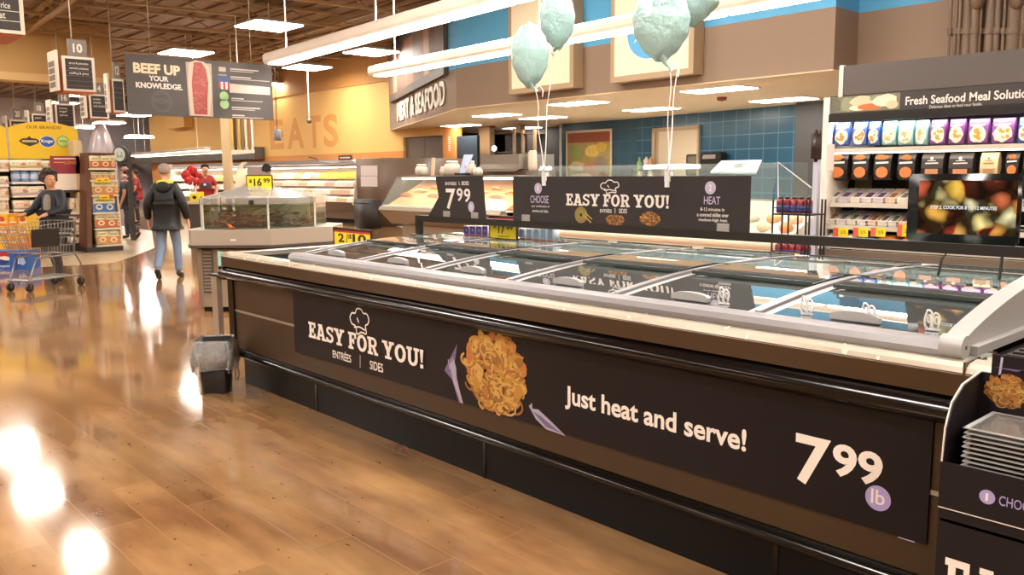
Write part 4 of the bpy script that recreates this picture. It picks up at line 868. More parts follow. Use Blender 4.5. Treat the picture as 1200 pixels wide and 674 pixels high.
for k, (a, b, c) in enumerate(row1):
    yt = 143.5-(a-968)*.03; nm = {'bag_blue': 'blue', 'bag_teal': 'teal', 'bag_purple': 'purple'}[c[0]]
    mesh_bag(a, b, yt, yt+27.5+k*.35, CY+.06, c, 'bag', '%s seafood bag, %s from the left on the top row of the case' % (nm, ORD[k]), 'hanging seafood bags')
DK = ('pack_black', '#221c1a', 'pack_copper', '#b27440', 'pack_salmon', '#dc8348'); BX = ('box_black', '#37302e', 'box_white', '#e9e2da', 'box_window', '#c98a63'); CRM = ('box_cream', '#dcc197', 'box_cream_dark', '#a8865a', 'box_tan', '#b38a5a')
row2 = [(966, 994, DK, 'round'), (997, 1018.5, DK, 'round'), (1022.5, 1045, DK, 'round'), (1050, 1073, DK, 'round'), (1078, 1106, BX, 'box'), (1110, 1141, BX, 'box'), (1146.5, 1170.5, CRM, 'box'), (1176.5, 1195, DK, 'round'), (1197, 1220, DK, 'round')]
for k, (a, b, c, kd) in enumerate(row2):
    nm = {'pack_black': 'black pouch with a round orange window', 'box_black': 'black box with white print', 'box_cream': 'cream box with a small window'}[c[0]]
    mesh_bag(a, b, 178.5, 211 if k < 4 else 207, CY+.1, c, kd, '%s, %s from left on the second row' % (nm, ORD[k]), 'second row packs', 'seafood_package', .09)
tr_c = [M('tray_pale', '#ddd2c4', .4, var=.1, vs=30), M('tray_lilac', '#cfc4c8', .4, var=.1, vs=30), M('tray_peach', '#dcb896', .4, var=.15, vs=30)]; fl = [M('film_plum', '#5b3f5c', .4), M('film_brown', '#8a5c3c', .4), M('film_grey', '#69625c', .4), M('film_green', '#5d6a3a', .4)]
for r_, (z, Y, n, py0) in enumerate(((zs2, CY+.09, 7, 222), (zs3, CY+.05, 8, 249))):
    for k in range(n):
        xa = 968+k*(97/n); a = YY(xa, py0, Y); b = YY(xa+97/n, py0, Y); x0, x1 = a[0], b[0]-.012
        t = thing('seafood_tray', 'wrapped seafood tray, %s from the left on the %s shelf of the case' % (ORD[k], ('upper fenced', 'lower fenced')[r_]), 'tray', ((x0+x1)/2, Y+.1, z), 'wrapped trays on the fenced shelves')
        mb = MB(); mb.hexa([(x0+.01, Y+.01, z), (x1-.01, Y+.01, z), (x1-.01, Y+.2, z), (x0+.01, Y+.2, z), (x0, Y, z+.05), (x1, Y, z+.05), (x1, Y+.22, z+.13), (x0, Y+.22, z+.13)], tr_c[(k+r_) % 3 if k > 3 else k % 2]); mb.build('tray_body', t)
        m2 = MB(); m2.hexa([(x0+.02, Y+.02, z+.054), (x1-.02, Y+.02, z+.054), (x1-.02, Y+.11, z+.09), (x0+.02, Y+.11, z+.09), (x0+.02, Y+.02, z+.06), (x1-.02, Y+.02, z+.06), (x1-.02, Y+.11, z+.096), (x0+.02, Y+.11, z+.096)], fl[(k+r_) % 4 if k > 3 or r_ else 0]); m2.build('film_label', t)
def shelf_tag(px0, px1, py0, py1, Y, label, group='yellow and red shelf tags', cols=True):
    a = YY(px0, py1, Y); b = YY(px1, py0, Y); t = thing('shelf_tag', label, 'price tag', ((a[0]+b[0])/2, Y, a[1]), group); pl = plY(Y-.0005); w_ = b[0]-a[0]
    mb = MB(); mb.box((a[0], Y, a[1]), (b[0], Y+.004, b[1]), yel); mb.build('card', t)
    mb = MB(); mb.poly(pl, [(a[0], a[1]), (a[0]+w_*.35, a[1]), (a[0]+w_*.35, b[1]), (a[0], b[1])], M('tag_coral', '#d8644f', .5), .001)
    mb.text(pl, '2/5', a[0]+w_*.5, a[0]+w_*.85, a[1]*.65+b[1]*.35, a[1]*.3+b[1]*.7, bk, .0015); mb.build('print', t)
for k, (a, b) in enumerate(((976, 994), (999.5, 1017.5), (1020, 1038), (1051, 1069))): shelf_tag(a, b, 267.5 if k < 3 else 264, 277, CY-.03, 'red and yellow shelf tag, %s from the left under the fenced trays' % ORD[k])
for k, (a, b, c) in enumerate(((968, 984, 'pack_white'), (986, 1000, 'pack_white'), (1004, 1020, 'pack_blue'), (1028, 1050, 'bag_shrimp'), (1056, 1074, 'bag_shrimp'), (1078, 1098, 'pack_white'), (1100, 1122, 'bag_shrimp'), (1126, 1150, 'pack_white'), (1152, 1180, 'pack_white'))):
    p = YY(a, 290, CY+.02); q = YY(b, 290, CY+.02); t = MB(); t.bbox((p[0], CY+.02, zs4+.012), (q[0], CY+.25, zs4+.10), MATS[c], .02)
    tag(t.build('seafood_package'), 'low seafood pack, %s from the left on the bottom shelf below the black rail' % ORD[k], 'package', 'packs on the bottom shelf')
# paper sheet on the case post
a = YY(968, 200, CY-.04); b = YY(978, 169, CY-.04); mb = MB(); mb.box((a[0], CY-.04, a[1]), (b[0], CY-.036, b[1]), M('pinkish_paper', '#d9c3bd', .6)); tag(mb.build('notice_sheet'), 'pinkish paper sheet on the left edge of the cold case', 'paper')

# dark bottle rack in front of the case
ry = 6.55; x0, x1 = YY(905, 270, ry)[0], YY(948, 270, ry)[0]
rk = thing('bottle_rack', 'black wire rack of red and blue bottles beside the cold case', 'rack', ((x0+x1)/2, ry+.12, 0))
zA, zB, zC_ = YY(930, 250, ry)[1], YY(930, 303, ry)[1], YY(930, 234, ry)[1]
mb = MB()
for x in (x0, x0+.09, x1-.03, x1):
    for y in (ry, ry+.26): mb.tube([(x, y, 0), (x, y, zC_)], .008, black, 6)
mb.build('frame', rk)
for z in (zA-.006, zB-.006, .4):
    mb = MB(); mb.box((x0, ry, z-.012), (x1, ry+.26, z), black); mb.tube([(x0, ry-.002, z+.05), (x1, ry-.002, z+.05)], .004, black, 5); mb.build('rack_shelf', rk)
jr = M('bottle_red', '#7d2328', .25); jb = M('bottle_blue_label', '#3b4a92', .4); jc = M('bottle_cap_dark', '#3a1d20', .3)
bt0 = None
for r_, z in enumerate((zA, zB)):
    for k in range(5):
        cxp = x0+.04+(x1-x0-.08)*k/4; lb = 'dark red bottle, %s from left on the %s shelf of the black rack' % (ORD[k], ('top', 'lower')[r_])
        if bt0 is None:
            bt0 = thing('sauce_bottle', lb, 'bottle', (cxp, ry+.05, z), 'bottles on the black rack')
            mb = MB(); mb.lathe((cxp, ry+.05, z), [(.03, 0), (.034, .005), (.034, .095), (.028, .11), (.016, .12)], jr, 12); mb.build('glass_body', bt0)
            mb = MB(); mb.lathe((cxp, ry+.05, z), [(.0345, .015), (.0348, .02), (.0348, .06), (.0345, .065)], jb, 12); mb.build('label_band', bt0)
            mb = MB(); mb.lathe((cxp, ry+.05, z), [(.02, .118), (.02, .136), (.016, .138)], jc, 10); mb.build('cap', bt0)
        else: copy_thing(bt0, (cxp, ry+.05, z), lb, 'bottles on the black rack')
price_card('yellow 2 for 4 tag on the lower shelf of the black bottle rack', 905, 939, 293.5, 302.5, ry-.03, None, [('2/4', .3, .62, .2, .8)], z=0)
mb = MB(); mb.prism([(ry+.4, .6), (ry+.9, .6), (ry+.9, 1.42), (ry+.8, 1.42)], 0, x1-.12, x1-.06, black); 
tag(mb.build('counter_end'), 'black sloping counter end behind the bottle rack', 'counter end')
# dispenser on the post left of the case
a = YY(948, 190, 7.2); b = YY(960.5, 152, 7.2); mb = MB(); mb.bbox((a[0], 7.2, a[1]), (b[0], 7.32, b[1]), M('dark_brown_plastic', '#2c1c17', .3), .03)
p = YY(953, 240, 7.2); mb.box((a[0]+.02, 7.24, 0), (b[0]-.02, 7.31, a[1]+.02), M('pale_blue_post', '#b9bccb', .5)); tag(mb.build('towel_dispenser'), 'dark brown dispenser on a pale post left of the cold case', 'dispenser')

# ================================================================== SEAFOOD COUNTERS
SYC = 8.0; sx0 = YY(612, 270, SYC)[0]; sx1 = YY(920, 290, SYC)[0]; zbar = YY(780, 279, SYC)[1]
crm = M('cream_counter_bumper', '#e2d5c2', .35); stl = M('stainless_steel', '#b5aea5', .3, metal=.8); ice = M('crushed_ice', '#d9d3c8', .5, var=.12, vs=25, bump=.6); cgl = glass('counter_glass', '#f2f6f4', .03)
sc = thing('seafood_counter', 'long glass fronted seafood service counter with a cream bumper behind the wide sign', 'counter', ((sx0+sx1)/2, SYC+.5, 0))
mb = MB(); mb.prism([(SYC+.02, zbar-.08)]+[(SYC+.03-.05*sin(pi*k/8), zbar-.08+.16*k/8) for k in range(9)]+[(SYC+.12, zbar+.09), (SYC+.12, zbar-.09)], 0, sx0, sx1, crm, True); mb.build('bumper', sc)
mb = MB(); mb.box((sx0, SYC+.1, .1), (sx1, SYC+.95, zbar-.04), M('counter_base_cream', '#a99a86', .4)); mb.box((sx0+.05, SYC+.15, 0), (sx1-.05, SYC+.9, .1), kick); mb.build('base', sc)
mb = MB(); mb.prism([(SYC+.12, zbar+.05), (SYC+.95, zbar+.05), (SYC+.95, zbar+.42), (SYC+.2, zbar+.1)], 0, sx0+.03, sx1-.03, ice); mb.build('ice_bed', sc)
zg = YY(750, 193, SYC+.35)[1]
mb = MB(); mb.prism([(SYC+.1, zbar+.08), (SYC+.3, zg-.06), (SYC+.36, zg), (SYC+.9, zg), (SYC+.9, zg-.008), (SYC+.365, zg-.008), (SYC+.308, zg-.066), (SYC+.108, zbar+.08)], 0, sx0, sx1-.3, cgl); mb.build('glass_front', sc)
mb = MB(); mb.box((sx0, SYC+.955, zbar), (sx1, SYC+.985, zbar+.44), M('counter_rear_cream', '#c9b9a2', .5)); mb.box((sx0, SYC+.95, zbar+.44), (sx1-.3, SYC+.96, zg-.002), cgl); mb.box((sx0, SYC+.85, zg-.02), (sx1, SYC+1.0, zg+.01), crm) if 0 else None; mb.build('rear_panel', sc)
t1 = YY(912, 190, SYC-.05); mb = MB(); t2 = YY(951, 220, SYC-.05); t3 = YY(912, 240, SYC-.05); mb.slab(plY(SYC-.05), [t3, (t2[0], t3[1]), t2, t1], cgl, .008); mb.line(plY(SYC-.052), [t3, t1, t2], .012, clip_m); mb.build('end_glass', sc)
fish = [M('fillet_peach', '#dba878', .45, var=.2, vs=40), M('fillet_white', '#e6d9c4', .45, var=.12, vs=40), M('fillet_salmon', '#d88350', .45, var=.2, vs=40), M('shrimp_pale', '#e4c3a0', .45, var=.2, vs=60)]
n = 0
for r_ in range(2):
    for k in range(15):
        x = sx0+.1+(sx1-sx0-.25)*k/14; y = SYC+.27+r_*.2; z = zbar+.10+(.32*(y-SYC-.2)/.75)+.012
        mb = MB(); mb.ball((x, y, z+.02), (.085, .075, .045+.01*((k*7) % 3)), fish[(k*3+r_) % 4], 12, Matrix.Rotation(k*1.3, 4, 'Z'))
        tag(mb.build('fish_fillet'), '%s fillet, %s from left in the %s row of the long counter' % (('peach', 'white', 'salmon', 'pale')[(k*3+r_) % 4], ORD[k], ('front', 'rear')[r_]), 'fish', 'fillets on ice in the long counter')
# scale display with a tilted plate on the counter
p = YY(865, 200, SYC+.5); mb = MB(); a = YY(838, 203, SYC+.5); b = YY(892, 201.5, SYC+.5)
mb.hexa([(a[0], SYC+.4, p[1]-.03), (b[0], SYC+.4, p[1]-.04), (b[0]-.12, SYC+.7, p[1]+.1), (a[0]-.05, SYC+.7, p[1]+.1), (a[0], SYC+.4, p[1]-.01), (b[0], SYC+.4, p[1]-.02), (b[0]-.12, SYC+.7, p[1]+.12), (a[0]-.05, SYC+.7, p[1]+.12)], M('pale_blue_white_plate', '#d9e6f2', .2)); mb.box(((a[0]+b[0])/2-.05, SYC+.5, zg), ((a[0]+b[0])/2+.05, SYC+.6, p[1]+.02), clip_m)
tag(mb.build('scale_display'), 'tilted pale blue plate of the weighing scale above the right end of the wide sign', 'scale')
# left glass case with crab legs
CYL = 7.6; lx0 = YY(443, 242, CYL)[0]; lx1 = YY(604, 250, CYL)[0]; lx1 = sx0-.02; zl_ = YY(443, 242, CYL)[1]; zt_ = YY(480, 206, CYL+.35)[1]
lc = thing('seafood_display_case', 'slant fronted glass seafood case left of the notched price sign', 'display case', ((lx0+lx1)/2, CYL+.5, 0))
mb = MB(); mb.prism([(CYL, zl_-.05), (CYL+.03, zl_), (CYL+.1, zl_), (CYL+.3, zl_-.22), (CYL+.25, zl_-.28)], 0, lx0, lx1, M('case_lip_tan_steel', '#8a7c6c', .35, metal=.4)); mb.prism([(CYL+.25, 0), (CYL+1.0, 0), (CYL+1.0, zl_), (CYL+.35, zl_-.2), (CYL+.3, zl_-.25)], 0, lx0+.25, lx1, M('case_base_taupe', '#8d7b68', .4)); mb.build('base', lc)
mb = MB(); mb.box((lx0+.1, CYL+.35, zt_-.03), (lx1, CYL+1.0, zt_), stl); mb.box((lx0+.1, CYL+.9, zl_), (lx1, CYL+1.0, zt_), stl); mb.build('top_panel', lc)
mb = MB(); mb.prism([(CYL+.05, zl_), (CYL+.36, zt_-.005), (CYL+.366, zt_-.01), (CYL+.057, zl_)], 0, lx0+.02, lx1, cgl); mb.hexa([(lx0, CYL+.05, zl_), (lx0+.008, CYL+.05, zl_), (lx0+.008, CYL+.9, zl_), (lx0, CYL+.9, zl_), (lx0+.1, CYL+.36, zt_), (lx0+.108, CYL+.36, zt_), (lx0+.108, CYL+.9, zt_), (lx0+.1, CYL+.9, zt_)], cgl); mb.build('glass_front', lc)
mb = MB(); mb.box((lx0+.02, CYL+.06, zl_-.02), (lx1, CYL+.9, zl_+.02), ice); mb.prism([(CYL+.1, zl_+.01), (CYL+.9, zl_+.01), (CYL+.9, zl_+.43)], 0, lx0+.1, lx1, M('peach_parchment', '#c98a58', .5, var=.15, vs=6)); mb.build('tray_bed', lc)
mb = MB(); mb.box((lx0+.12, CYL+.4, zt_-.06), (lx1, CYL+.5, zt_-.032), glow('case_lamp_warm', '#ffe0bd', 11*LIT)); mb.build('case_lamp', lc)
for k in range(11):
    x = lx0+.25+(lx1-lx0-.5)*k/10; y = CYL+.38+.1*(k % 3); z = zl_+.01+.42*(y-CYL-.1)/.8
    mb = MB(); a = .7*sin(k*2.1)
    mb.tube([(x-.16*cos(a), y-.05*sin(a), z+.02), (x-.05, y+.02, z+.05), (x+.06, y, z+.04), (x+.17*cos(a), y+.06*sin(a), z+.03)], [.012, .02, .02, .008], [M('crab_peach', '#d98d5c', .45, var=.2, vs=20), M('crab_cream', '#e2bd93', .45, var=.2, vs=20)][k % 2], 7)
    tag(mb.build('crab_leg'), '%s crab leg, %s from the left in the slant fronted glass case' % (('peach', 'cream')[k % 2], ORD[k]), 'seafood', 'crab legs in the glass case')
# jars and card on top of the left case
jar = M('frosted_jar', '#b7aa99', .3, var=.2, vs=30)
for px, w_, h_, lb in ((494, 9, 13, 'round frosted jar at the left on top of the slant fronted case'), (520, 6, 10, 'low yellow labelled jar on top of the slant fronted case'), (530, 12, 17, 'larger frosted jar beside the blue card on top of the glass case'), (551, 9, 17, 'greenish jar right of the blue card on top of the glass case'), (560, 8, 9, 'small pale tub at the right end on top of the glass case')):
    p = YY(px, 204, CYL+.55); r_ = (YY(px+w_, 204, CYL+.55)[0]-p[0])/2; h2 = YY(px, 204-h_, CYL+.55)[1]-p[1]
    t = thing('glass_jar', lb, 'jar', (p[0], CYL+.55, zt_)); mb = MB(); mb.lathe((p[0], CYL+.55, zt_), [(r_*.7, 0), (r_, h2*.2), (r_, h2*.65), (r_*.7, h2*.85)], jar, 14); mb.build('body', t)
    mb = MB(); mb.lathe((p[0], CYL+.55, zt_), [(r_*.75, h2*.85), (r_*.75, h2), (r_*.5, h2*1.02)], M('jar_lid', '#d0c7b4', .4), 14); mb.build('lid', t)
p = YY(507, 205, CYL+.5); q = YY(508, 185, CYL+.5); mb = MB(); mb.tube([(p[0], CYL+.5, zt_), (q[0], CYL+.5, q[1])], .03, M('tan_card', '#c9a789', .5), 6); tag(mb.build('paper_roll'), 'tan upright paper roll between the jars on the glass case', 'paper roll')
a = YY(538, 204, CYL+.45); b = YY(550, 181, CYL+.45); mb = MB(); mb.hexa([(a[0], CYL+.45, zt_+.03), (a[0]+.13, CYL+.45, zt_+.03), (a[0]+.13, CYL+.46, zt_+.03), (a[0], CYL+.46, zt_+.03), (a[0]+.06, CYL+.5, b[1]), (b[0]+.03, CYL+.5, b[1]), (b[0]+.03, CYL+.51, b[1]), (a[0]+.06, CYL+.51, b[1])], M('pale_blue_card', '#aebfe6', .4)); mb.box((a[0]-.08, CYL+.42, zt_), (a[0]+.2, CYL+.55, zt_+.035), black)
tag(mb.build('counter_card'), 'pale blue card in a dark base on top of the glass case', 'card')

# ================================================================== KITCHEN BACK
Kd = (K1+K2)/2
def onK(x, y, off=0.):                        # on the blue tiled wall
    a = K1[:2]; d2 = (K2-K1)[:2]/np.linalg.norm((K2-K1)[:2]); n_ = np.array([d2[1], -d2[0], 0.]); d = ray(x, y); o = np.array([a[0], a[1], 0])+n_*off
    return CP+d*((n_@(o-CP))/(n_@d))
def onKs(x, y, off=0.):
    a = K0[:2]; d2 = (K1-K0)[:2]/np.linalg.norm((K1-K0)[:2]); n_ = np.array([d2[1], -d2[0], 0.]); d = ray(x, y); o = np.array([a[0], a[1], 0])+n_*off
    return CP+d*((n_@(o-CP))/(n_@d))
def kpl(f, off): 
    a = f(700, 180, off); b = f(800, 180, off); u = (b-a); u[2] = 0; u /= np.linalg.norm(u); return (np.array([a[0], a[1], 0.]), u, ZH, np.array([u[1], -u[0], 0.]))
def kc(pl, f, x, y, off): p = f(x, y, off); return (float((p-pl[0])@pl[1]), float(p[2]))
pl = kpl(onK, .08); fr = M('door_frame_beige', '#b8a283', .45); ivory = M('ivory_door', '#d6c5a8', .45, var=.03)
a = kc(pl, onK, 764, 150, .08); b = kc(pl, onK, 819, 147, .08); a = (a[0], (a[1]+b[1])/2); b = (b[0], a[1])
mb = MB(); 
for q in ([(a[0], 0), (a[0]+.11, 0), (a[0]+.11, a[1]), (a[0], a[1])], [(b[0]-.06, 0), (b[0], 0), (b[0], b[1]), (b[0]-.06, b[1])], [(a[0], a[1]-.1), (b[0], b[1]-.1), (b[0], b[1]), (a[0], a[1])]): mb.slab(pl, q, fr, .07)
mb.slab(pl, [(a[0]+.11, 0), (a[0]+.24, 0), (a[0]+.24, a[1]-.1), (a[0]+.11, a[1]-.1)], fr, .02, .05)
o = mb.build('trim_kitchen_door'); o['kind'] = 'structure'
mb = MB(); mb.slab(pl, [(a[0]+.24, .02), (b[0]-.06, .02), (b[0]-.06, b[1]-.1), (a[0]+.24, a[1]-.1)], ivory, .03, .03); dr = mb.build('door_3'); dr['kind'] = 'structure'
wa = kc(pl, onK, 803, 206, .08); wb = kc(pl, onK, 817, 180.5, .08); m2 = MB(); cxw, czw = (wa[0]+wb[0])/2, (wa[1]+wb[1])/2; hw, hh = (wb[0]-wa[0])/2, (wb[1]-wa[1])/2
rr = [(cxw+hw*(1 if cos(t) > 0 else -1)*min(1, abs(cos(t))*1.35), czw+hh*(1 if sin(t) > 0 else -1)*min(1, abs(sin(t))*1.35)) for t in np.linspace(0, 2*pi, 33)[:-1]]
m2.slab(pl, rr, M('door_window_gasket', '#3b342e', .3), .012, .02); m2.poly(pl, [(cxw+(x-cxw)*.72, czw+(y-czw)*.8) for x, y in rr], M('door_window_glass', '#7d7568', .15), -.018); m2.build('door_pane', dr)
# framed food poster
pls = kpl(onKs, .06); a = kc(pls, onKs, 663, 216, .06); b = kc(pls, onKs, 717, 150.5, .06)
ps_ = thing('framed_poster', 'framed food poster with a brown top band on the slate tiled wall', 'poster', onKs(690, 216, .06))
mb = MB(); t_ = .07
for q in ([(a[0], a[1]), (a[0]+t_, a[1]), (a[0]+t_, b[1]), (a[0], b[1])], [(b[0]-t_, a[1]), (b[0], a[1]), (b[0], b[1]), (b[0]-t_, b[1])], [(a[0], b[1]-t_), (b[0], b[1]-t_), (b[0], b[1]), (a[0], b[1])], [(a[0], a[1]), (b[0], a[1]), (b[0], a[1]+t_), (a[0], a[1]+t_)]): mb.slab(pls, q, M('poster_frame_cream', '#cbb99c', .4), .03)
mb.build('frame', ps_)
mb = MB(); wq, hq = b[0]-a[0]-2*t_, b[1]-a[1]-2*t_; ox, oz = a[0]+t_, a[1]+t_
mb.slab(pls, [(ox, oz), (ox+wq, oz), (ox+wq, oz+hq), (ox, oz+hq)], M('poster_olive', '#a08a4e', .5, var=.35, vs=3), .01, .01)
mb.poly(pls, [(ox, oz+hq*.80), (ox+wq, oz+hq*.80), (ox+wq, oz+hq), (ox, oz+hq)], M('poster_brown', '#8d4526', .5), -.008)
for u, v, ru, rv, c in ((.6, .62, .18, .12, '#d9b45c'), (.2, .6, .16, .12, '#8a9450'), (.55, .3, .2, .12, '#b97a52'), (.25, .32, .2, .1, '#c9b28e'), (.8, .35, .16, .14, '#8f7a68'), (.35, .1, .3, .08, '#d9b79a'), (.85, .12, .12, .08, '#8d4a32'), (.8, .68, .14, .1, '#c9a23e')):
    mb.blob(pls, (ox+u*wq, oz+v*hq), ru*wq, rv*hq, M('poster_'+c[1:], c, .5, var=.2, vs=8), -.0075+u*.001, 12, .2)
mb.build('picture', ps_)
# hanging dispenser, right of the door
a = kc(pl, onK, 827, 203, .08); b = kc(pl, onK, 852, 178, .08); mb = MB(); mb.slab(pl, [(a[0], a[1]), (b[0], a[1]), (b[0], b[1]-.05), (b[0]-.05, b[1]), (a[0]+.1, b[1]), (a[0], b[1]-.1)], M('black_dispenser', '#1f1c1b', .25), .2, -.2)
mb.poly(pl, [(a[0]+.06, b[1]-.16), (b[0]-.18, b[1]-.16), (b[0]-.18, b[1]-.06), (a[0]+.1, b[1]-.06)], M('dispenser_gloss', '#8d8780', .2), .202); tag(mb.build('paper_dispenser'), 'black glossy towel dispenser on the blue tiles right of the ivory door', 'dispenser')
a = kc(pl, onK, 756, 185, .08)
for k, (px, col, hh, lb) in enumerate(((749, '#8fb25a', .45, 'green bottle'), (757, '#e2dcd2', .2, 'white tube'), (762, '#c98a5a', .3, 'orange bottle'))):
    p = onK(px, 212, .3); q = onK(px, 184, .3); mb = MB(); mb.lathe((p[0], p[1], q[2]-hh), [(.06, 0), (.075, .03), (.075, hh*.6), (.03, hh*.8), (.03, hh)], M('kitchen_'+lb.replace(' ', '_'), col, .35), 12)
    tag(mb.build('cleaning_bottle'), lb+' on the wall ledge left of the ivory door', 'bottle')
p = onK(745, 197, .2); q = onK(770, 197, .2); mb = MB(); mb.obox(((p+q)/2), (q-p)/2, np.array([.02, .14]), p[2]-.02, onK(757, 184, .3)[2]-.45, stl); mb.obox(((p+q)/2), (q-p)/2, np.array([.02, .14]), .0, p[2]-.02, stl); tag(mb.build('steel_ledge'), 'steel work stand against the tiles left of the ivory door', 'stand')
for k, px in enumerate((750, 756, 762)):
    p = onK(px, 209, .55); mb = MB(); mb.lathe((p[0], p[1], 1.25), [(.07, 0), (.08, .02), (.08, .2), (.05, .26), (.05, .3)], [M('jar_cream', '#d8c9a0', .4), M('jar_dark', '#4a3a30', .4), M('jar_white', '#ddd6cc', .4)][k], 12)
    mb.box((p[0]-.1, p[1]-.1, 0), (p[0]+.1, p[1]+.1, 1.25), stl); tag(mb.build('canister'), ['cream', 'dark', 'white'][k]+' canister on a steel pedestal left of the ivory door', 'canister')
# steel oven and hood, dark shelving
oY = 12.5; a = YY(571, 196, oY); b = YY(622, 180, oY); c = YY(622, 212, oY)
ov = thing('steel_oven', 'stainless steel hooded oven behind the glass case', 'oven', ((a[0]+b[0])/2, oY+.4, 0))
mb = MB(); mb.box((a[0], oY, 0), (b[0]-.15, oY+.9, a[1]-.05), M('oven_grey', '#7d756c', .35, metal=.5)); mb.build('cabinet', ov)
mb = MB(); mb.box((a[0]-.05, oY-.15, a[1]-.05), (b[0]-.2, oY+.9, b[1]), stl); mb.prism([(oY-.15, a[1]-.05), (oY-.28, a[1]-.1), (oY-.28, a[1]-.04), (oY-.15, a[1]+.06)], 0, a[0]-.05, b[0]-.2, stl); mb.build('hood', ov)
mb = MB(); mb.lathe((b[0]-.05, oY+.1, b[1]-.35), [(.09, 0), (.1, .1), (.09, .38), (.06, .42)], M('pale_cylinder', '#c9bda8', .4), 14); mb.box((b[0]-.14, oY, 0), (b[0]+.04, oY+.3, b[1]-.35), stl); mb.build('canister_post', ov)
shY = 16.2
for k, (xa, xb) in enumerate(((576, 602), (612, 626))):
    p = YY(xa, 152, shY); q = YY(xb, 190, shY); t = thing('storage_shelving', ('wider' if k == 0 else 'narrower')+' dark shelving frame at the back of the kitchen above the steel oven', 'shelving', ((p[0]+q[0])/2, shY, 0))
    mb = MB()
    for x in (p[0], q[0]): mb.box((x-.04, shY, 0), (x+.04, shY+.06, p[1]), M('shelving_tan_post', '#8a7358', .5))
    mb.build('posts', t); mb = MB()
    for z in np.linspace(.5, p[1]-.1, 5): mb.box((p[0], shY, z-.02), (q[0], shY+.5, z), M('shelving_board', '#6b5d50', .5))
    mb.box((p[0]+.03, shY+.5, .0), (q[0]-.03, shY+.55, p[1]-.1), M('shelving_dark_panel', '#3b3a3c', .5)); mb.build('boards', t)
p = YY(579, 174, 16); mb = MB(); mb.ball((p[0], 16, p[1]), (.1, .05, .08), glow('small_monitor', '#bfe4ff', 2.0)); mb.box((p[0]-.02, 16.05, 0), (p[0]+.02, 16.1, p[1]), black); tag(mb.build('task_lamp'), 'small bluish lit lamp in the dark kitchen recess above the steel oven', 'lamp')
mb = MB(); a = YY(534, 160, 16.8); b = YY(559, 160, 16.8); mb.box((a[0], 16.8, 0), (b[0], 16.9, a[1]), M('deep_blue_curtain', '#23303c', .6, var=.1)); o = mb.build('door_4'); o['kind'] = 'structure'  # flat dark blue sheet stands in for the shade inside an opening

# ------------------------------------------------------------------ signs on the soffit
crm_s = M('cream_sign_face', '#f2e2c2', .5); crm_f = M('cream_sign_frame', '#a88f70', .5)
bcpl = None
def soffit_sign(q, label, logo):
    P = [onBC(x, y, .28) for x, y in q]; u = np.array([dBC[0], dBC[1], 0]); n_ = np.array([nBC[0], nBC[1], 0]); o = np.array([B[0], B[1], 0])+n_*.28; pl = (o, u, ZH, n_)
    cds = [(float((p-o)@u), float(p[2])) for p in P]; x0 = (cds[0][0]+cds[3][0])/2; x1 = (cds[1][0]+cds[2][0])/2; z0 = (cds[2][1]+cds[3][1])/2; z1 = min(ZD-.15, z0+4)
    t = thing('soffit_sign', label, 'sign', o+u*(x0+x1)/2+ZH*z0)
    mb = MB(); mb.slab(pl, [(x0, z0), (x1, z0), (x1, z1), (x0, z1)], crm_f, .27); mb.build('box', t)
    e = .1; mb = MB(); mb.poly(pl, [(x0+e, z0+e), (x1-e, z0+e), (x1-e, z1-e), (x0+e, z1-e)], crm_s, .004); mb.build('face', t)
    if logo:
        p = onBC(logo[0], logo[1], .28); c = (float((p-o)@u), float(p[2])); mb = MB(); mb.disc(pl, c, .56, M('logo_cream_ring', '#f3e9cf', .5), .006, 32, .48); mb.disc(pl, c, .52, M('logo_sky_blue', '#4fa3d6', .5), .008, 32, .44)
        w_ = M('logo_white', '#e6eef2', .5); mb.blob(pl, (c[0]+.02, c[1]-.02), .24, .09, w_, .01, 12, .1); mb.poly(pl, [(c[0]-.18, c[1]-.02), (c[0]-.36, c[1]+.1), (c[0]-.3, c[1]-.02), (c[0]-.36, c[1]-.14)], w_, .01); mb.build('fish_logo', t)
soffit_sign([(601, 20), (676, 5), (668, 102), (591, 112)], 'cream square sign on the soffit behind the left pair of balloons', None)
soffit_sign([(719, 20), (815, 10), (811, 87), (712, 97)], 'cream square sign with a blue oval logo behind the right pair of balloons', (762, 38))
# angled face: wood picture and lettering
dAB = (B-A)/np.linalg.norm(B-A); nAB = np.array([dAB[1], -dAB[0]])
ua = np.array([dAB[0], dAB[1], 0]); na = np.array([nAB[0], nAB[1], 0])
def onAB(x, y, off=0.): d = ray(x, y); o = np.array([A[0], A[1], 0])+na*off; return CP+d*((na@(o-CP))/(na@d))
off = .12; oa = np.array([A[0], A[1], 0])+na*off; pa = (oa, ua, ZH, na)
def ac(x, y): p = onAB(x, y, off); return (float((p-oa)@ua), float(p[2]))
q = [ac(456, 119), ac(520, 87)]; x0 = q[0][0]; x1 = q[1][0]; z0 = min(q[0][1], q[1][1]); z1 = min(ac(517, 22)[1]+1.2, ZD-.1)
wp = thing('wood_picture', 'dark framed wood plank picture above the meat and seafood lettering', 'picture', oa+ua*(x0+x1)/2+ZH*z0)
mb = MB(); mb.slab(pa, [(x0, z0), (x1, z0), (x1, z1), (x0, z1)], M('picture_frame_dark', '#4a3d33', .5), .11); mb.build('frame', wp)
mb = MB(); e = .22; n = 11; wcol = ['#8a5f45', '#a9785a', '#6f4a36', '#b58c6e', '#7d6a5c', '#9c6a4c', '#5f4233']
for k in range(n):
    a = x0+e+(x1-x0-2*e)*k/n; b = x0+e+(x1-x0-2*e)*(k+1)/n; mb.poly(pa, [(a, z0+e), (b-.01, z0+e), (b-.01, z1-e), (a, z1-e)], M('plank_'+wcol[k*3 % 7][1:], wcol[k*3 % 7], .6, var=.2, vs=3), .004)
mb.build('planks', wp)
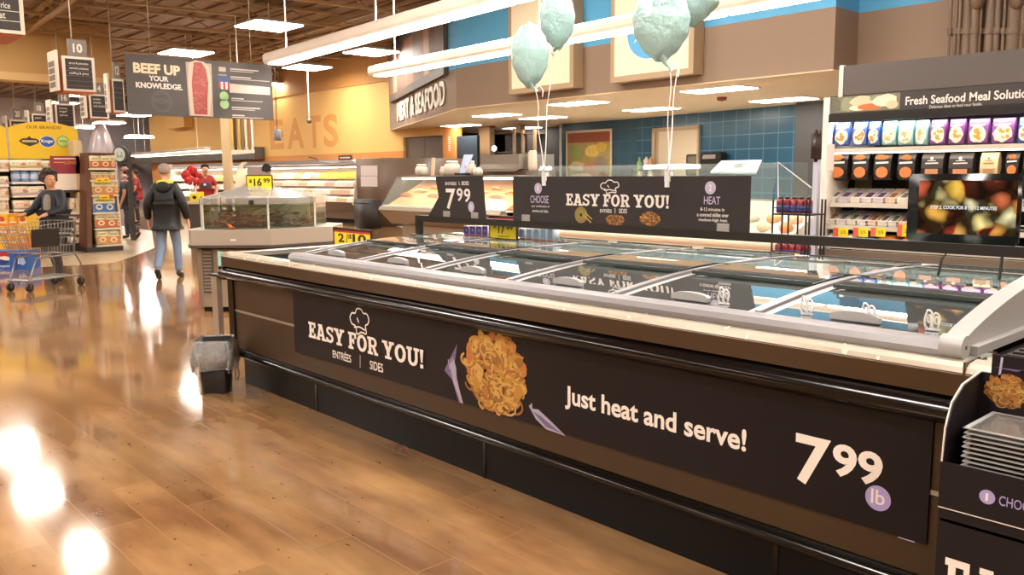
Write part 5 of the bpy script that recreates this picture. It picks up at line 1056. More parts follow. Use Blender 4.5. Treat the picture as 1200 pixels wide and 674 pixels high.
a = ac(462.5, 144.5); b = ac(462.5, 122); c = ac(517.5, 128)
let = thing('wall_lettering', 'raised white meat and seafood lettering on the angled brown soffit', 'lettering', oa+ua*(a[0]+c[0])/2+ZH*a[1])
vs, fs = text_mesh('MEAT & SEAFOOD', .035); xs = [v[0] for v in vs]; ys = [v[1] for v in vs]
x_0, x_1, z_0, z_1 = a[0], c[0], ZS+.17, ZS+.17+(b[1]-a[1])
def lp(v, l): return oa+ua*(x_0+(v[0]-min(xs))/(max(xs)-min(xs))*(x_1-x_0))+ZH*(z_0+(v[1]-min(ys))/(max(ys)-min(ys))*(z_1-z_0))+na*l
mb = MB()
for l in np.linspace(-.118, -.08, 4): mb.add([lp(v, l) for v in vs], fs, M('letter_white', '#f0e7da', .5))
mb.build('letters', let)
# painted pipes on the wall behind the cold case
WY = D[1]-.12
pip = M('painted_brown_pipe', '#6d5845', .45, var=.08, vs=3)
for k, (px, r_) in enumerate(((1113, .012), (1119.5, .018), (1124, .02), (1133, .05), (1142, .05), (1148.5, .015), (1160, .05), (1168, .035), (1176, .02), (1188, .07), (1197, .03))):
    p = onY(px, 40, WY-.12); mb = MB(); mb.tube([(p[0], WY-.12, .1), (p[0], WY-.12, ZD-.05)], r_*1.3, pip, 12)
    for z in (onY(px, 38, WY)[2],): mb.tube([(p[0], WY-.12, z-.04), (p[0], WY-.12, z+.04)], r_*1.3+.018, pip, 12)
    if k in (4, 9): mb.ball((p[0]+.04, WY-.2, onY(px, 4, WY)[2]), (.09, .09, .12), pip, 14)
    tag(mb.build('wall_pipe'), '%s vertical brown pipe from the left above the seafood header' % ORD[k], 'pipe', 'brown pipes on the wall')
a = onY(1112, 39.5, WY-.02); b = onY(1204, 28, WY-.02); mb = MB(); mb.box((a[0], WY-.06, a[2]-.03), (b[0]+1, WY+.05, a[2]+.03), M('strut_dark', '#4a3a2e', .5)); tag(mb.build('pipe_strut'), 'dark horizontal strut holding the brown wall pipes', 'strut')

# ================================================================== LOBSTER TANK
tk0 = onZ(280, 366, 0); F2 = FH[:2]; R2 = R0[:2]; TC = tk0[:2]
def tp(a, b, z): q = TC+R2*a+F2*b; return (q[0], q[1], z)
tan_g = M('warm_grey_cabinet', '#8c7b69', .45, metal=.1, var=.04, vs=2); slab_m = M('tank_slab_grey', '#a39688', .35); acr = glass('tank_acrylic', '#eaf0e4', 1.2, .97); acl = glass('tank_lid_acrylic', '#f6f3f0', 1.3, .80, .08)
tkn = thing('lobster_tank', 'clear acrylic lobster tank on a grey cabinet behind the freezer corner', 'fish tank', (TC[0], TC[1], 0))
D0 = float((np.array([TC[0], TC[1], .9])-CP)@FW); SCL = FPX/D0
def wd(px): return (px-280)/SCL
def hz(py): return atD(280, py, D0)[2]
zs0, zs1 = hz(287), hz(269); zg1 = hz(232.5)
def fp(e): return [(wd(236)-e, -.02-e), (wd(322)+e*.4, -.02-e), (wd(378)+e, .42-e*.4), (wd(378)+e, 1.1), (wd(330), 1.45+e), (wd(250), 1.45+e), (wd(226)-e, .9), (wd(226)-e, .12)]
mb = MB(); mb.prism([tp(a, b, 0)[:2] for a, b in fp(-.03)], 2, .06, zs0-.05, tan_g); mb.prism([tp(a, b, 0)[:2] for a, b in fp(-.08)], 2, 0, .06, kick)
mb.build('cabinet', tkn)
mb = MB(); pf_ = (np.array([*tp(0, .005, 0)]), np.array([R2[0], R2[1], 0]), ZH, np.array([-F2[0], -F2[1], 0]))
mb.slab(pf_, [(wd(240), .22), (wd(252), .22), (wd(252), .70), (wd(240), .70)], M('vent_dark', '#4d443c', .5), .01, -.012)
for k in range(12): mb.poly(pf_, [(wd(240.8), .24+k*.038), (wd(251.2), .24+k*.038), (wd(251.2), .255+k*.038), (wd(240.8), .255+k*.038)], tan_g, .014)
mb.build('vent', tkn)
mb = MB(); mb.prism([tp(a, b, 0)[:2] for a, b in fp(.05)], 2, zs0, zs1, slab_m); mb.prism([tp(a, b, 0)[:2] for a, b in fp(.065)], 2, zs0-.03, zs0, M('slab_gasket', '#4a4039', .4))
for px in (277, 350): mb.slab(pf_, [(wd(px), zs0+.05), (wd(px)+.06, zs0+.05), (wd(px)+.06, zs0+.065), (wd(px), zs0+.065)], wht, .006, -.085) if px < 300 else None
mb.build('slab', tkn)
def gp_(e): return [(wd(241)-e, .06-e), (wd(318)+e*.4, .06-e), (wd(363)+e, .46-e*.4), (wd(363)+e, 1.05), (wd(325), 1.3), (wd(255), 1.3), (wd(234)-e, .85), (wd(234)-e, .2)]
mb = MB(); o_ = [tp(a, b, 0)[:2] for a, b in gp_(0)]; i_ = [tp(a, b, 0)[:2] for a, b in gp_(-.012)]; N = len(o_)
vs = [(*p, z) for z in (zs1, zg1) for p in o_]; mb.add(vs, [(k, (k+1) % N, N+(k+1) % N, N+k) for k in range(N)], acr)
mb.build('glass_walls', tkn)
mb = MB()
for k in (0, 1, 2, 6, 7): mb.tube([(*o_[k], zs1), (*o_[k], zg1)], .012, M('acrylic_joint', '#cfcabd', .3), 6)
mb.build('corner_joints', tkn)
wtr = glass('tank_water', '#e3e6cc', .8, .97)
mb = MB(); mb.prism(i_, 2, zg1-.1, zg1-.095, wtr); mb.build('water_surface', tkn)
mb = MB(); mb.prism([tp(a, b, 0)[:2] for a, b in gp_(-.03)], 2, zs1, zs1+.015, M('tank_floor', '#8d8468', .6)); back = [tp(wd(250), .9, 0)[:2], tp(wd(345), .9, 0)[:2], tp(wd(345), .93, 0)[:2], tp(wd(250), .93, 0)[:2]]
mb.prism(back, 2, zs1+.01, zg1-.02, M('tank_baffle_cream', '#e9e6c4', .5)); mb.build('tank_base', tkn)
ap = hz(219); mb = MB(); top = [tp(a*.25+.25*.25, .45+b*.22, ap) for a, b in gp_(0)]; bot = [tp(a, b, zg1) for a, b in gp_(.02)]; b2 = [tp(a, b, hz(239.5)) for a, b in gp_(.02)]
vs = b2+bot+top; mb.add(vs, [(k, (k+1) % N, N+(k+1) % N, N+k) for k in range(N)]+[(N+k, N+(k+1) % N, 2*N+(k+1) % N, 2*N+k) for k in range(N)]+[list(range(2*N, 3*N))], acl); mb.build('lid', tkn)
mb = MB(); p = tp(wd(300), .02, zg1-.05); mb.box((p[0]-.02, p[1]-.02, p[2]-.02), (p[0]+.02, p[1]+.02, p[2]+.03), black); mb.build('latch', tkn)
lob = [M('lobster_rust', '#96522a', .45, var=.3, vs=20), M('lobster_olive', '#6b5230', .45, var=.3, vs=20), M('lobster_orange', '#a3541f', .45, var=.3, vs=20)]
def make_lobster(m, label):
    t = thing('lobster', label, 'lobster', (0, 0, 0), 'lobsters piled in the tank')
    mb = MB(); mb.ball((0, 0, .05), (.085, .045, .045), m, 12)
    for k in range(5): mb.ball((-.09-.036*k, 0, .048-.006*k), (.03, .042-.004*k, .034-.003*k), m, 10)
    for s in (-1, 0, 1): mb.ball((-.29, s*.028, .02), (.035, .018, .008), m, 8)
    mb.ball((.09, 0, .06), (.035, .02, .02), m, 8); mb.build('shell', t, local=True)
    for s in (-1, 1):
        mb = MB(); mb.tube([(.06, s*.035, .05), (.12, s*.09, .06), (.17, s*.08, .05)], [.014, .012, .014], m, 7); mb.ball((.225, s*.07, .05), (.06, .032, .022), m, 10); mb.ball((.25, s*.10, .05), (.035, .012, .012), m, 8); mb.build('claw', t, local=True)
        for k in range(4):
            mb = MB(); x = .04-.035*k; mb.tube([(x, s*.035, .04), (x+.01, s*.10, .07), (x-.01, s*.15, .0)], [.008, .006, .004], m, 5); mb.build('leg', t, local=True)
        mb = MB(); mb.tube([(.11, s*.012, .07), (.2, s*.05, .15), (.32, s*.1, .18)], [.004, .003, .002], m, 5); mb.build('antenna', t, local=True)
    return t
lobs = [None]*3; rng = random.Random(11)
lspots = [(254, .35, 0), (264, .2, 0), (270, .45, 1), (276, .3, 1), (284, .22, 0), (290, .5, 1), (298, .28, 0), (303, .55, 1), (310, .3, 1), (316, .5, 0), (322, .4, 1), (330, .6, 0), (338, .55, 0), (266, .7, 2), (312, .75, 2), (345, .75, 0)]
for k, (px, dp, lv) in enumerate(lspots):
    i = 2 if px < 285 and k % 3 else (k % 3 if px < 285 else (k+1) % 2); p = tp(wd(px), dp, zs1+.018+.032*lv); rz = rng.uniform(0, 6.28)
    lb = '%s lobster in the tank, %s from the left%s' % (('rust brown', 'dark olive', 'orange')[i], ORD[sorted(lspots).index((px, dp, lv))], (', at the bottom', ' resting on the others', ' at the back of the heap')[lv])
    if lobs[i] is None: lobs[i] = make_lobster(lob[i], lb); t = lobs[i]
    else: t = copy_thing(lobs[i], p, lb, 'lobsters piled in the tank')
    t.location = p; t.rotation_euler = (rng.uniform(-.25, .25), rng.uniform(-.3, .1), rz); t.scale = (.88, .88, .88)
# price card on top of the tank
o1 = atD(289, 224.5, D0+.4); o2 = atD(320, 205, D0+.4); c_ = atD(304.5, 224.5, D0+.4)
pcd = thing('price_card', 'yellow 16.99 price card in a dark frame on top of the lobster tank', 'price card', (c_[0], c_[1], ap))
up_ = (np.array([c_[0], c_[1], 0]), np.array([R2[0], R2[1], 0]), ZH, np.array([-F2[0], -F2[1], 0])); hw = 15.5/FPX*(D0+.4); zb_, zt2 = o1[2], o2[2]; zb3 = atD(304, 195, D0+.4)[2]
mb = MB(); mb.slab(up_, [(-hw, zb_), (hw, zb_), (hw, zt2), (-hw, zt2)], M('price_frame_dark'), .015); mb.slab(up_, [(-hw*.9, zt2), (hw*.9, zt2), (hw*.9, zb3), (-hw*.9, zb3)], M('tag_top_grey', '#8b7b74', .5), .015); mb.slab(up_, [(-.03, ap-.05), (.03, ap-.05), (.03, zb_), (-.03, zb_)], black, .01); mb.build('frame', pcd)
mb = MB(); e = .012; mb.poly(up_, [(-hw+e, zb_+e), (hw-e, zb_+e), (hw-e, zt2-e), (-hw+e, zt2-e)], yel, .001); h_ = zt2-zb_
mb.text(up_, '$', -hw*.8, -hw*.55, zb_+h_*.5, zb_+h_*.75, bk, .002, .02); mb.text(up_, '16', -hw*.42, hw*.18, zb_+h_*.33, zb_+h_*.8, bk, .002, .035); mb.text(up_, '99', hw*.3, hw*.8, zb_+h_*.5, zb_+h_*.8, bk, .002, .03)
mb.text(up_, 'lobster', -hw*.7, 0, zt2+.03, zt2+.065, M('tag_print', '#3c302c'), .002) if 0 else None
mb.blob(up_, (hw*.6, zb3-.02), .06, .05, black, .002); mb.build('card', pcd)

# ================================================================== LEFT: BRAND SHELF, END DISPLAY
GX = -18.65
gond = M('gondola_black', '#2a2320', .5); gsh = M('gondola_shelf_white', '#e3d8c6', .45); cpost = M('cream_post', '#d6bd92', .5); maroon = M('maroon_header', '#8a2a35', .5)
ya, yb = XX(-25, 290, GX)[0], XX(96, 290, GX)[0]; zt_ = XX(60, 186, GX)[1]
gd = thing('grocery_shelf', 'wide grocery shelf with a yellow arched header behind the boy with the cart', 'shelf', (GX-.4, (ya+yb)/2, 0))
mb = MB(); mb.box((GX-.85, ya, .05), (GX-.5, yb, zt_), gond); mb.box((GX-.85, ya, 0), (GX+.02, yb, .16), M('gondola_kick', '#241d1a', .5)); mb.build('back_panel', gd)
y1, y2 = XX(95, 290, GX)[0], XX(104, 290, GX)[0]
mb = MB(); mb.box((GX-.6, y1, 0), (GX+.03, y2, XX(98, 165, GX)[1]), cpost); mb.build('end_post', gd)
shz = {}
ymid = XX(10.5, 220, GX)[0]; ysg = XX(60, 220, GX)[0]
def gshelf(px0, px1, py, d=.45):
    a = XX(px0, py, GX)[0]; b = XX(px1, py, GX)[0]; z = XX((px0+px1)/2, py, GX)[1]; mb = MB(); mb.box((GX-.5, a, z-.035), (GX, b, z+.01), gsh); mb.build('shelf_board', gd); return z
box_c = {}
def gbox(px0, px1, py0, py1, X, dep, cols, kind, label, cat, group, name):
    a = XX(px0, py1, X); b = XX(px1, py0, X); t = thing(name, label, cat, (X-dep/2, (a[0]+b[0])/2, a[1]), group); pl = plX(X+.001); w_, h_ = b[0]-a[0], b[1]-a[1]
    mb = MB()
    if kind == 'tub':
        cx_ = (a[0]+b[0])/2; r_ = w_*.48
        mb.lathe((X-r_, cx_, a[1]), [(r_*.85, 0), (r_, h_*.1), (r_, h_*.82), (r_*.8, h_*.95), (r_*.4, h_)], M(*cols[0], .35), 16); mb.build('tub_body', t)
        m2 = MB(); m2.lathe((X-r_, cx_, a[1]), [(r_*1.01, h_*.25), (r_*1.02, h_*.3), (r_*1.02, h_*.65), (r_*1.01, h_*.7)], M(*cols[1], .4), 16); m2.build('label_band', t); return t
    mb.bbox((X-dep, a[0]+.004, a[1]), (X, b[0]-.004, b[1]), M(*cols[0], .5), .008); mb.build('box', t)
    m2 = MB()
    if kind == 'split':
        m2.poly(pl, [(a[0]+.006, a[1]+.004), (b[0]-.006, a[1]+.004), (b[0]-.006, a[1]+h_*.58), (a[0]+.006, a[1]+h_*.58)], M(*cols[1], .5), .001)
        m2.disc(pl, (a[0]+w_*.5, a[1]+h_*.34), w_*.3, M(*cols[2], .5), .002, 14, h_*.2); m2.blob(pl, (a[0]+w_*.5, a[1]+h_*.34), w_*.17, h_*.11, M(*cols[1], .5), .003, 8, .2); m2.line(pl, [(a[0]+w_*.2, a[1]+h_*.76), (a[0]+w_*.8, a[1]+h_*.76)], h_*.08, M(*cols[3], .5), .001)
    else:
        m2.line(pl, [(a[0]+.01, a[1]+h_*.12), (b[0]-.01, a[1]+h_*.12)], h_*.14, M(*cols[1], .5), .001); m2.blob(pl, (a[0]+w_*.76, a[1]+h_*.45), w_*.15, h_*.2, M(*cols[2], .5), .002, 10, .2); m2.disc(pl, (a[0]+w_*.2, a[1]+h_*.6), w_*.07, M(*cols[1], .5), .002, 8, h_*.1); m2.line(pl, [(a[0]+w_*.32, a[1]+h_*.62), (a[0]+w_*.56, a[1]+h_*.62)], h_*.06, M(*cols[2], .5), .001)
    m2.build('front_print', t); return t
GRN = (('carton_cream', '#e3d6bb'), ('carton_leaf', '#a9b25e'), ('carton_peach', '#c9805a')); LILC = (('carton_cream', '#e3d6bb'), ('carton_lilac2', '#b99bb0'), ('carton_rose', '#b8788a')); PCH = (('carton_pale', '#e0d0b8'), ('carton_sand', '#d2b68a'), ('carton_peach', '#c9805a')); PNK = (('carton_pale', '#e0d0b8'), ('carton_pink', '#d99a9a'), ('carton_redp', '#b85a52')); TUB = (('tub_blue', '#7f9cc4'), ('tub_pale', '#b7c6de'))
rows = [ # shelf py, boxes
 (197.5, 12, 60, [(12, 31, 187.3, GRN, 'plain'), (31.5, 49, 187.3, GRN, 'plain'), (50, 59.5, 188, GRN, 'plain')], 'green banded carton'),
 (213.5, 14, 60, [(14, 24.5, 200, TUB, 'tub'), (25, 35, 200, TUB, 'tub'), (35.5, 45.5, 200, TUB, 'tub'), (46, 53, 201, LILC, 'plain'), (53.5, 60, 201, LILC, 'plain')], None),
 (229, 15, 60, [(15, 33.5, 218, LILC, 'plain'), (34, 52, 218, LILC, 'plain')], 'lilac banded carton'),
 (245.5, 16, 60, [(16.5, 35, 234.5, PCH, 'plain'), (35.5, 55, 234.5, PCH, 'plain')], 'sand banded carton')]
for r_, (py, a, b, bx_, nm) in enumerate(rows):
    gshelf(a, 61, py)
    for k, (x0, x1, yt, c, kd) in enumerate(bx_):
        n_ = 'round blue tub' if kd == 'tub' else (nm or 'narrow lilac carton'); gbox(x0, x1, yt, py-.6, GX-.03, .3, c, kd, '%s, %s from the left on the %s shelf left of the boy' % (n_, ORD[k], ('top', 'second', 'third', 'fourth')[r_]), 'groceries', 'groceries behind the boy', 'grocery_tub' if kd == 'tub' else 'grocery_carton')
for r_, (py, yt, c) in enumerate(((199, 187, PCH), (217, 206.5, LILC), (233, 219, PCH), (249, 235, PCH))):
    gshelf(-20, 10.5, py)
    for k, (x0, x1) in enumerate(((-10, 0), (0.5, 10))): gbox(x0, x1, yt, py-.6, GX-.03, .3, c, 'plain', '%s carton at the left edge of the picture, on the %s shelf' % (('outer', 'inner')[k], ('top', 'second', 'third', 'fourth')[r_]), 'groceries', 'groceries at the left edge', 'grocery_carton')
for r_, (py, yt) in enumerate(((249, 232), (258.5, 247), (273, 263), (287.5, 277.5))):
    gshelf(83, 95, py)
    for k, (x0, x1) in enumerate(((83.5, 89), (89.3, 94.8))): gbox(x0, x1, yt, py-.6, GX-.03, .3, (PCH, PCH, PNK, PNK)[r_], 'plain', '%s %s carton on the %s shelf right of the boy' % (('left', 'right')[k], ('sand', 'sand', 'pink', 'pink')[r_], ('top', 'second', 'third', 'bottom')[r_]), 'groceries', 'groceries right of the boy', 'grocery_carton')
# header and panels of the shelf
px_ = plX(GX-.38); a = XX(12, 186, GX-.38); b = XX(93, 184, GX-.38); zs_ = XX(93, 152, GX-.38)[1]; za = XX(50, 142.5, GX-.38)[1]
ysn = M('yellow_header', '#e8c022', .5); N_ = 16
def arch_pts(y0, y1, z0, zs, za): return [(y0, z0), (y1, z0)]+[(y1+(y0-y1)*k/N_, zs+(za-zs)*sin(pi*k/N_)**.8) for k in range(N_+1)]
hs1 = MB(); hs1.slab(px_, arch_pts(a[0], b[0], a[1], zs_, za), ysn, .04); hb = hs1.build('header_board', gd)
mb = MB(); lf = .003
mb.text(px_, 'OUR BRANDS!', XX(30.5, 150, GX-.38)[0], XX(71.5, 150, GX-.38)[0], XX(50, 151, GX-.38)[1], XX(50, 147.5, GX-.38)[1], M('header_brown_ink', '#6b5418', .5), lf, .01)
c = XX(34.5, 165.5, GX-.38); mb.poly(px_, [(c[0]-.19, c[1]), (c[0]-.13, c[1]+.05), (c[0]-.04, c[1]+.06), (c[0], c[1]+.1), (c[0]+.04, c[1]+.06), (c[0]+.13, c[1]+.05), (c[0]+.19, c[1]), (c[0]+.13, c[1]-.05), (c[0], c[1]-.1), (c[0]-.13, c[1]-.05)], M('badge_brown', '#43301c', .5), lf); mb.line(px_, [(c[0]-.13, c[1]), (c[0]+.13, c[1])], .04, M('badge_cream', '#c9b58a', .5), lf*2)
c = XX(55.5, 166, GX-.38); mb.disc(px_, c, .145, M('badge_white', '#efe9da', .5), lf, 20, .115); mb.disc(px_, c, .135, M('badge_blue', '#2c5aa6', .5), lf*1.5, 20, .105); mb.text(px_, 'Kroger', c[0]-.11, c[0]+.11, c[1]-.04, c[1]+.045, M('badge_white'), lf*2, .02)
c = XX(74, 166, GX-.38); mb.disc(px_, c, .12, M('badge_green', '#7da23c', .5), lf, 20); mb.disc(px_, c, .10, M('badge_lime', '#b9cf7a', .5), lf*1.5, 20); mb.line(px_, [(c[0]-.07, c[1]+.01), (c[0]+.07, c[1]+.01)], .035, M('badge_green'), lf*2)
mb.build('header_print', hb)
a2 = XX(-30, 186, GX-.38); b2 = XX(9.5, 184, GX-.38); mb = MB(); mb.slab(px_, arch_pts(a2[0]-.6, b2[0], a2[1], zs_, za), ysn, .04); mb.build('header_board', gd)
pw = plX(GX+.03); a = XX(60, 202.5, GX+.03); b = XX(93, 183, GX+.03)
mb = MB(); mb.slab(pw, [(a[0], a[1]-.02), (b[0], a[1]-.02), (b[0], b[1]), (a[0], b[1])], maroon, .02); mb.text(pw, 'LOVE!', XX(76, 195, GX+.03)[0], XX(90, 195, GX+.03)[0], XX(80, 192.5, GX+.03)[1], XX(80, 188.8, GX+.03)[1], M('header_gold_ink', '#e0923a', .5), .002, .02); mb.line(pw, [XX(63, 186, GX+.03), XX(89, 186, GX+.03)], .02, wht, .002); mb.line(pw, [XX(63, 190.3, GX+.03), XX(75, 190.3, GX+.03)], .02, M('header_gold_ink'), .002); mb.build('maroon_header', gd)
mb = MB(); c = XX(61, 223, GX+.02); d = XX(94.5, 195, GX+.02); mb.slab(plX(GX+.02), [(c[0], c[1]), (d[0], c[1]), (d[0], d[1]), (c[0], d[1])], M('pale_poster_board', '#e9dccb', .6), .02); mb.box((GX-.3, c[0], c[1]-.05), (GX+.03, d[0], c[1]-.005), gond); mb.build('pale_panel', gd)
# end display with brown sides
EX = -18.1; wdp = M('brown_wood_side', '#623c27', .5, var=.1, vs=4)
e0, e1 = XX(102, 290, EX)[0], XX(144.5, 290, EX)[0]; et = XX(120, 179, EX)[1]
ed = thing('end_display', 'narrow brown end display of boxed drinks right of the yellow header shelf', 'shelf', (EX-.3, (e0+e1)/2, 0))
et0 = XX(103, 181, EX)[0]; et1 = XX(136, 181, EX)[0]
mb = MB(); mb.hexa([(EX-.6, e0, 0), (EX, e0, 0), (EX, e0+.09, 0), (EX-.6, e0+.09, 0), (EX-.6, et0, et), (EX-.1, et0, et), (EX-.1, et0+.09, et), (EX-.6, et0+.09, et)], wdp); mb.box((EX-.62, et0+.05, 0), (EX-.55, et1+.02, et), gond); mb.box((EX-.6, et0, et-.04), (EX-.08, et1, et), wdp); mb.box((EX-.6, e0, 0), (EX, e1, .1), gond)
mb.hexa([(EX-.6, e1-.02, 0), (EX+.0, e1-.02, 0), (EX+.0, e1, 0), (EX-.6, e1, 0), (EX-.6, et1-.02, et), (EX-.1, et1-.02, et), (EX-.1, et1, et), (EX-.6, et1, et)], gsh); mb.build('frame', ed)
ORG = (('drink_cream', '#e2d3a8'), ('drink_orange', '#bd6a35'), ('drink_pale', '#e6d2b0'), ('drink_green', '#8b9a4a')); BLB = (('drink_cream', '#e2d3a8'), ('drink_blue', '#3f74b8'), ('drink_pale', '#e6d2b0'), ('drink_green', '#8b9a4a')); YLB = (('drink_cream', '#e2d3a8'), ('drink_tan', '#c98a4a'), ('drink_pale', '#e6d2b0'), ('drink_green', '#8b9a4a'))
erows = [(197.5, 182.5, 105.5, [12.5, 11.5, 6], ORG), (211, 201.5, 107, [7, 7, 7, 7], ORG), (228.5, 211.5, 108.5, [13, 13, 4], YLB), (249, 231, 110, [12.5, 12.5], BLB), (267.5, 250.5, 112.5, [12.5, 12, 4], ORG), (287, 270, 114, [13, 13, 4], YLB)]
for r_, (py, yt, x, ws, c) in enumerate(erows):
    z = XX(x+14, py, EX-.05)[1]; mb = MB(); mb.box((EX-.56, XX(x-1.5, py, EX-.05)[0], z-.03), (EX-.02, XX(x+30.5, py, EX-.05)[0], z+.005), gsh); mb.build('shelf_board', ed)
    for k, w_ in enumerate(ws):
        gbox(x, x+w_-.3, yt, py-.3, EX-.06, .28, c, 'split', '%s drink carton, %s from the left on the %s shelf of the brown end display' % ({'drink_orange': 'orange', 'drink_blue': 'blue', 'drink_tan': 'tan'}[c[1][0]], ORD[k], ('top', 'second', 'third', 'fourth', 'fifth', 'bottom')[r_]), 'groceries', 'drink cartons on the end display', 'drink_carton'); x += w_
for k, (x0, x1, y0, y1) in enumerate(((113, 120, 208.5, 214), (120.5, 128, 208, 213.5), (117, 128, 228.5, 234), (128, 133, 228, 233))):
    a = XX(x0, y1, EX+.0); b = XX(x1, y0, EX+.0); mb = MB(); mb.box((EX-.012, a[0], a[1]), (EX, b[0], b[1]), yel if k != 3 else ora); mb.poly(plX(EX+.001), [(a[0]+.03, a[1]+.03), (b[0]-.03, a[1]+.03), (b[0]-.03, a[1]+.05), (a[0]+.03, a[1]+.05)], red); tag(mb.build('shelf_tag'), '%s tag on the end display, %s' % ('orange' if k == 3 else 'yellow', ('left one of the upper pair', 'right one of the upper pair', 'wide one above the blue cartons', 'beside the wide yellow one')[k]), 'price tag', 'tags on the end display')
# silver cone-topped display behind
p = atD(121, 200, 21.5); mb = MB(); q0 = atD(104, 181, 21.5); q1 = atD(131, 181, 21.5); zt3 = atD(118, 146, 21.5)[2]
mb.lathe((p[0], p[1], 0), [(.33, 0), (.33, 1.9), (.36, 2.0), (.20, zt3-.25), (.1, zt3), (.02, zt3+.02)], M('silver_wrap', '#b9aeb0', .35, metal=.4, var=.1, vs=2), 24); tag(mb.build('silver_column'), 'silver wrapped cone topped column behind the brown end display', 'column')
# round coffee sign on a dark post
p = atD(141, 181, 19.6); uq = (p, np.array([R2[0], R2[1], 0]), ZH, np.array([-F2[0], -F2[1], 0])); s = 19.6/FPX
cf = thing('round_sign', 'round green and white coffee sign on a dark post right of the brown end display', 'sign', (p[0], p[1], 0))
mb = MB(); mb.slab(uq, [(9.2*s*cos(t), 9.2*s*sin(t)*1.05) for t in np.linspace(0, 2*pi, 29)[:-1]], M('sign_dark_green', '#28302a', .5), .06); mb.build('disc', cf)
mb = MB(); mb.disc(uq, (-1*s, 0), 6.6*s, M('sign_pale', '#c3cbc4', .5), .004, 24, 8*s)
for k in range(5): mb.line(uq, [(-4*s+k*1.6*s, -4*s), (-3.6*s+k*1.3*s, 3*s)], .6*s, M('sign_dark_green'), .006)
mb.disc(uq, (-1*s, 1*s), 2.1*s, M('sign_pale'), .007, 14); mb.build('emblem', cf)
mb = MB(); q = p+R0*.12+FH*.12; mb.box((q[0]-.05, q[1]-.05, 0), (q[0]+.05, q[1]+.05, p[2]+.05), M('dark_post', '#3a302a', .5)); mb.build('post', cf)
for k, py in enumerate((198, 207, 212)):
    p = atD(141, py, 19.62)+R0*.1; mb = MB(); mb.bbox((p[0]-.07, p[1]-.07, p[2]-.05), (p[0]+.07, p[1]+.07, p[2]+.05), M('coffee_bag_rose', '#c79a94', .5), .03); tag(mb.build('coffee_bag'), 'pale rose coffee bag hung below the round coffee sign, %s from the top' % ORD[k], 'bag', 'coffee bags under the round sign')
# soda cases at the left edge
so = onZ(14, 316, 0)
SF = np.array([*F2, 0]); SR = np.array([*R2, 0]); so = so+SR*0
sodas = M('soda_blue', '#2360b0', .4); pr = M('soda_red', '#c0302c', .4); dS = float((so-CP)@FW); zT = atD(14, 294, dS)[2]
for k, (x0, x1, lb) in enumerate(((-14, 19.5, 'blue soda carton with a round red white and blue emblem at the left edge'), (20, 32.5, 'blue soda carton with a white picture behind the front of the cart'))):
    a = (x0-14)/FPX*dS; b = (x1-14)/FPX*dS; t = thing('soda_carton', lb, 'soda carton', so+SR*(a+b)/2); pl = (np.array([so[0], so[1], 0]), SR, ZH, -SF)
    mb = MB(); mb.obox(so+SR*(a+b)/2+SF*.2, SR*(b-a-.006)/2, SF*.2, 0, zT, sodas); mb.build('carton', t); m2 = MB()
    if k == 0:
        c = ((5-14)/FPX*dS, zT*.62); r_ = 7.5/FPX*dS; m2.disc(pl, c, r_, wht, .003, 24); ang = np.linspace(.15, pi-.3, 12); m2.poly(pl, [(c[0]+r_*cos(t_), c[1]+r_*sin(t_)) for t_ in ang]+[(c[0]-r_*.3, c[1]+r_*.25), (c[0]+r_*.3, c[1]+r_*.35)], pr, .004)
        ang = np.linspace(pi+.15, 2*pi-.35, 12); m2.poly(pl, [(c[0]+r_*cos(t_), c[1]+r_*sin(t_)) for t_ in ang]+[(c[0]+r_*.3, c[1]-r_*.35), (c[0]-r_*.3, c[1]-r_*.2)], M('soda_deep_blue', '#17408a', .4), .004); m2.text(pl, 'pepsi', c[0]-r_*1.1, c[0]+r_*.9, zT*.1, zT*.26, wht, .003, .01)
    else:
        m2.line(pl, [(a+.03, .1), (a+.06, zT*.75), (a+.12, zT*.5), (a+.15, .12), (a+.03, .1)], .02, wht, .003); m2.blob(pl, (a+.1, zT*.45), .04, .07, M('soda_pale', '#a9c4e6', .4), .004)
    m2.build('front_print', t)
# stacked orange and yellow cartons
oc = [M('citrus_orange', '#dd8224', .45, var=.15, vs=12), M('citrus_yellow', '#e3b92c', .45, var=.12, vs=12), M('citrus_red', '#c8502a', .45, var=.1, vs=12)]
dO = dS+.9; cg = 'stacked orange and yellow cartons'
for c_ in range(3):
    for r_ in range(4):
        x0 = -3+c_*12; y0 = 291-r_*11.5; p = atD(x0+6, y0, dO); col = 1 if (c_*2+r_) % 3 == 0 else 0
        if r_ == 3 and c_ == 2: col = 1
        s = dO/FPX; t = thing('juice_carton', '%s carton, %s from left, %s from the floor, stacked behind the cart' % (('orange', 'yellow')[col], ORD[c_], ORD[r_]), 'carton', (p[0], p[1], 0), cg)
        zz = [0, .33, .57, .81, 1.04]; zbase = atD(14, 297-r_*11.5, dO)[2] if r_ else 0; ztop_ = atD(14, 297-(r_+1)*11.5, dO)[2]
        mb = MB(); mb.obox(p+SF*.2, SR*5.8*s, SF*.2, zbase+.002, ztop_, oc[col]); mb.build('carton', t); t.location.z = 0
        pl = (np.array([p[0], p[1], 0]), SR, ZH, -SF); m2 = MB(); m2.disc(pl, (-.01, (zbase+ztop_)/2), 3.2*s, oc[(col+1) % 3 if (c_+r_) % 2 else 1-col], .003, 16); m2.line(pl, [(-4*s, zbase+.03), (4*s, zbase+.03)], .02, wht, .003); m2.build('front_print', t)
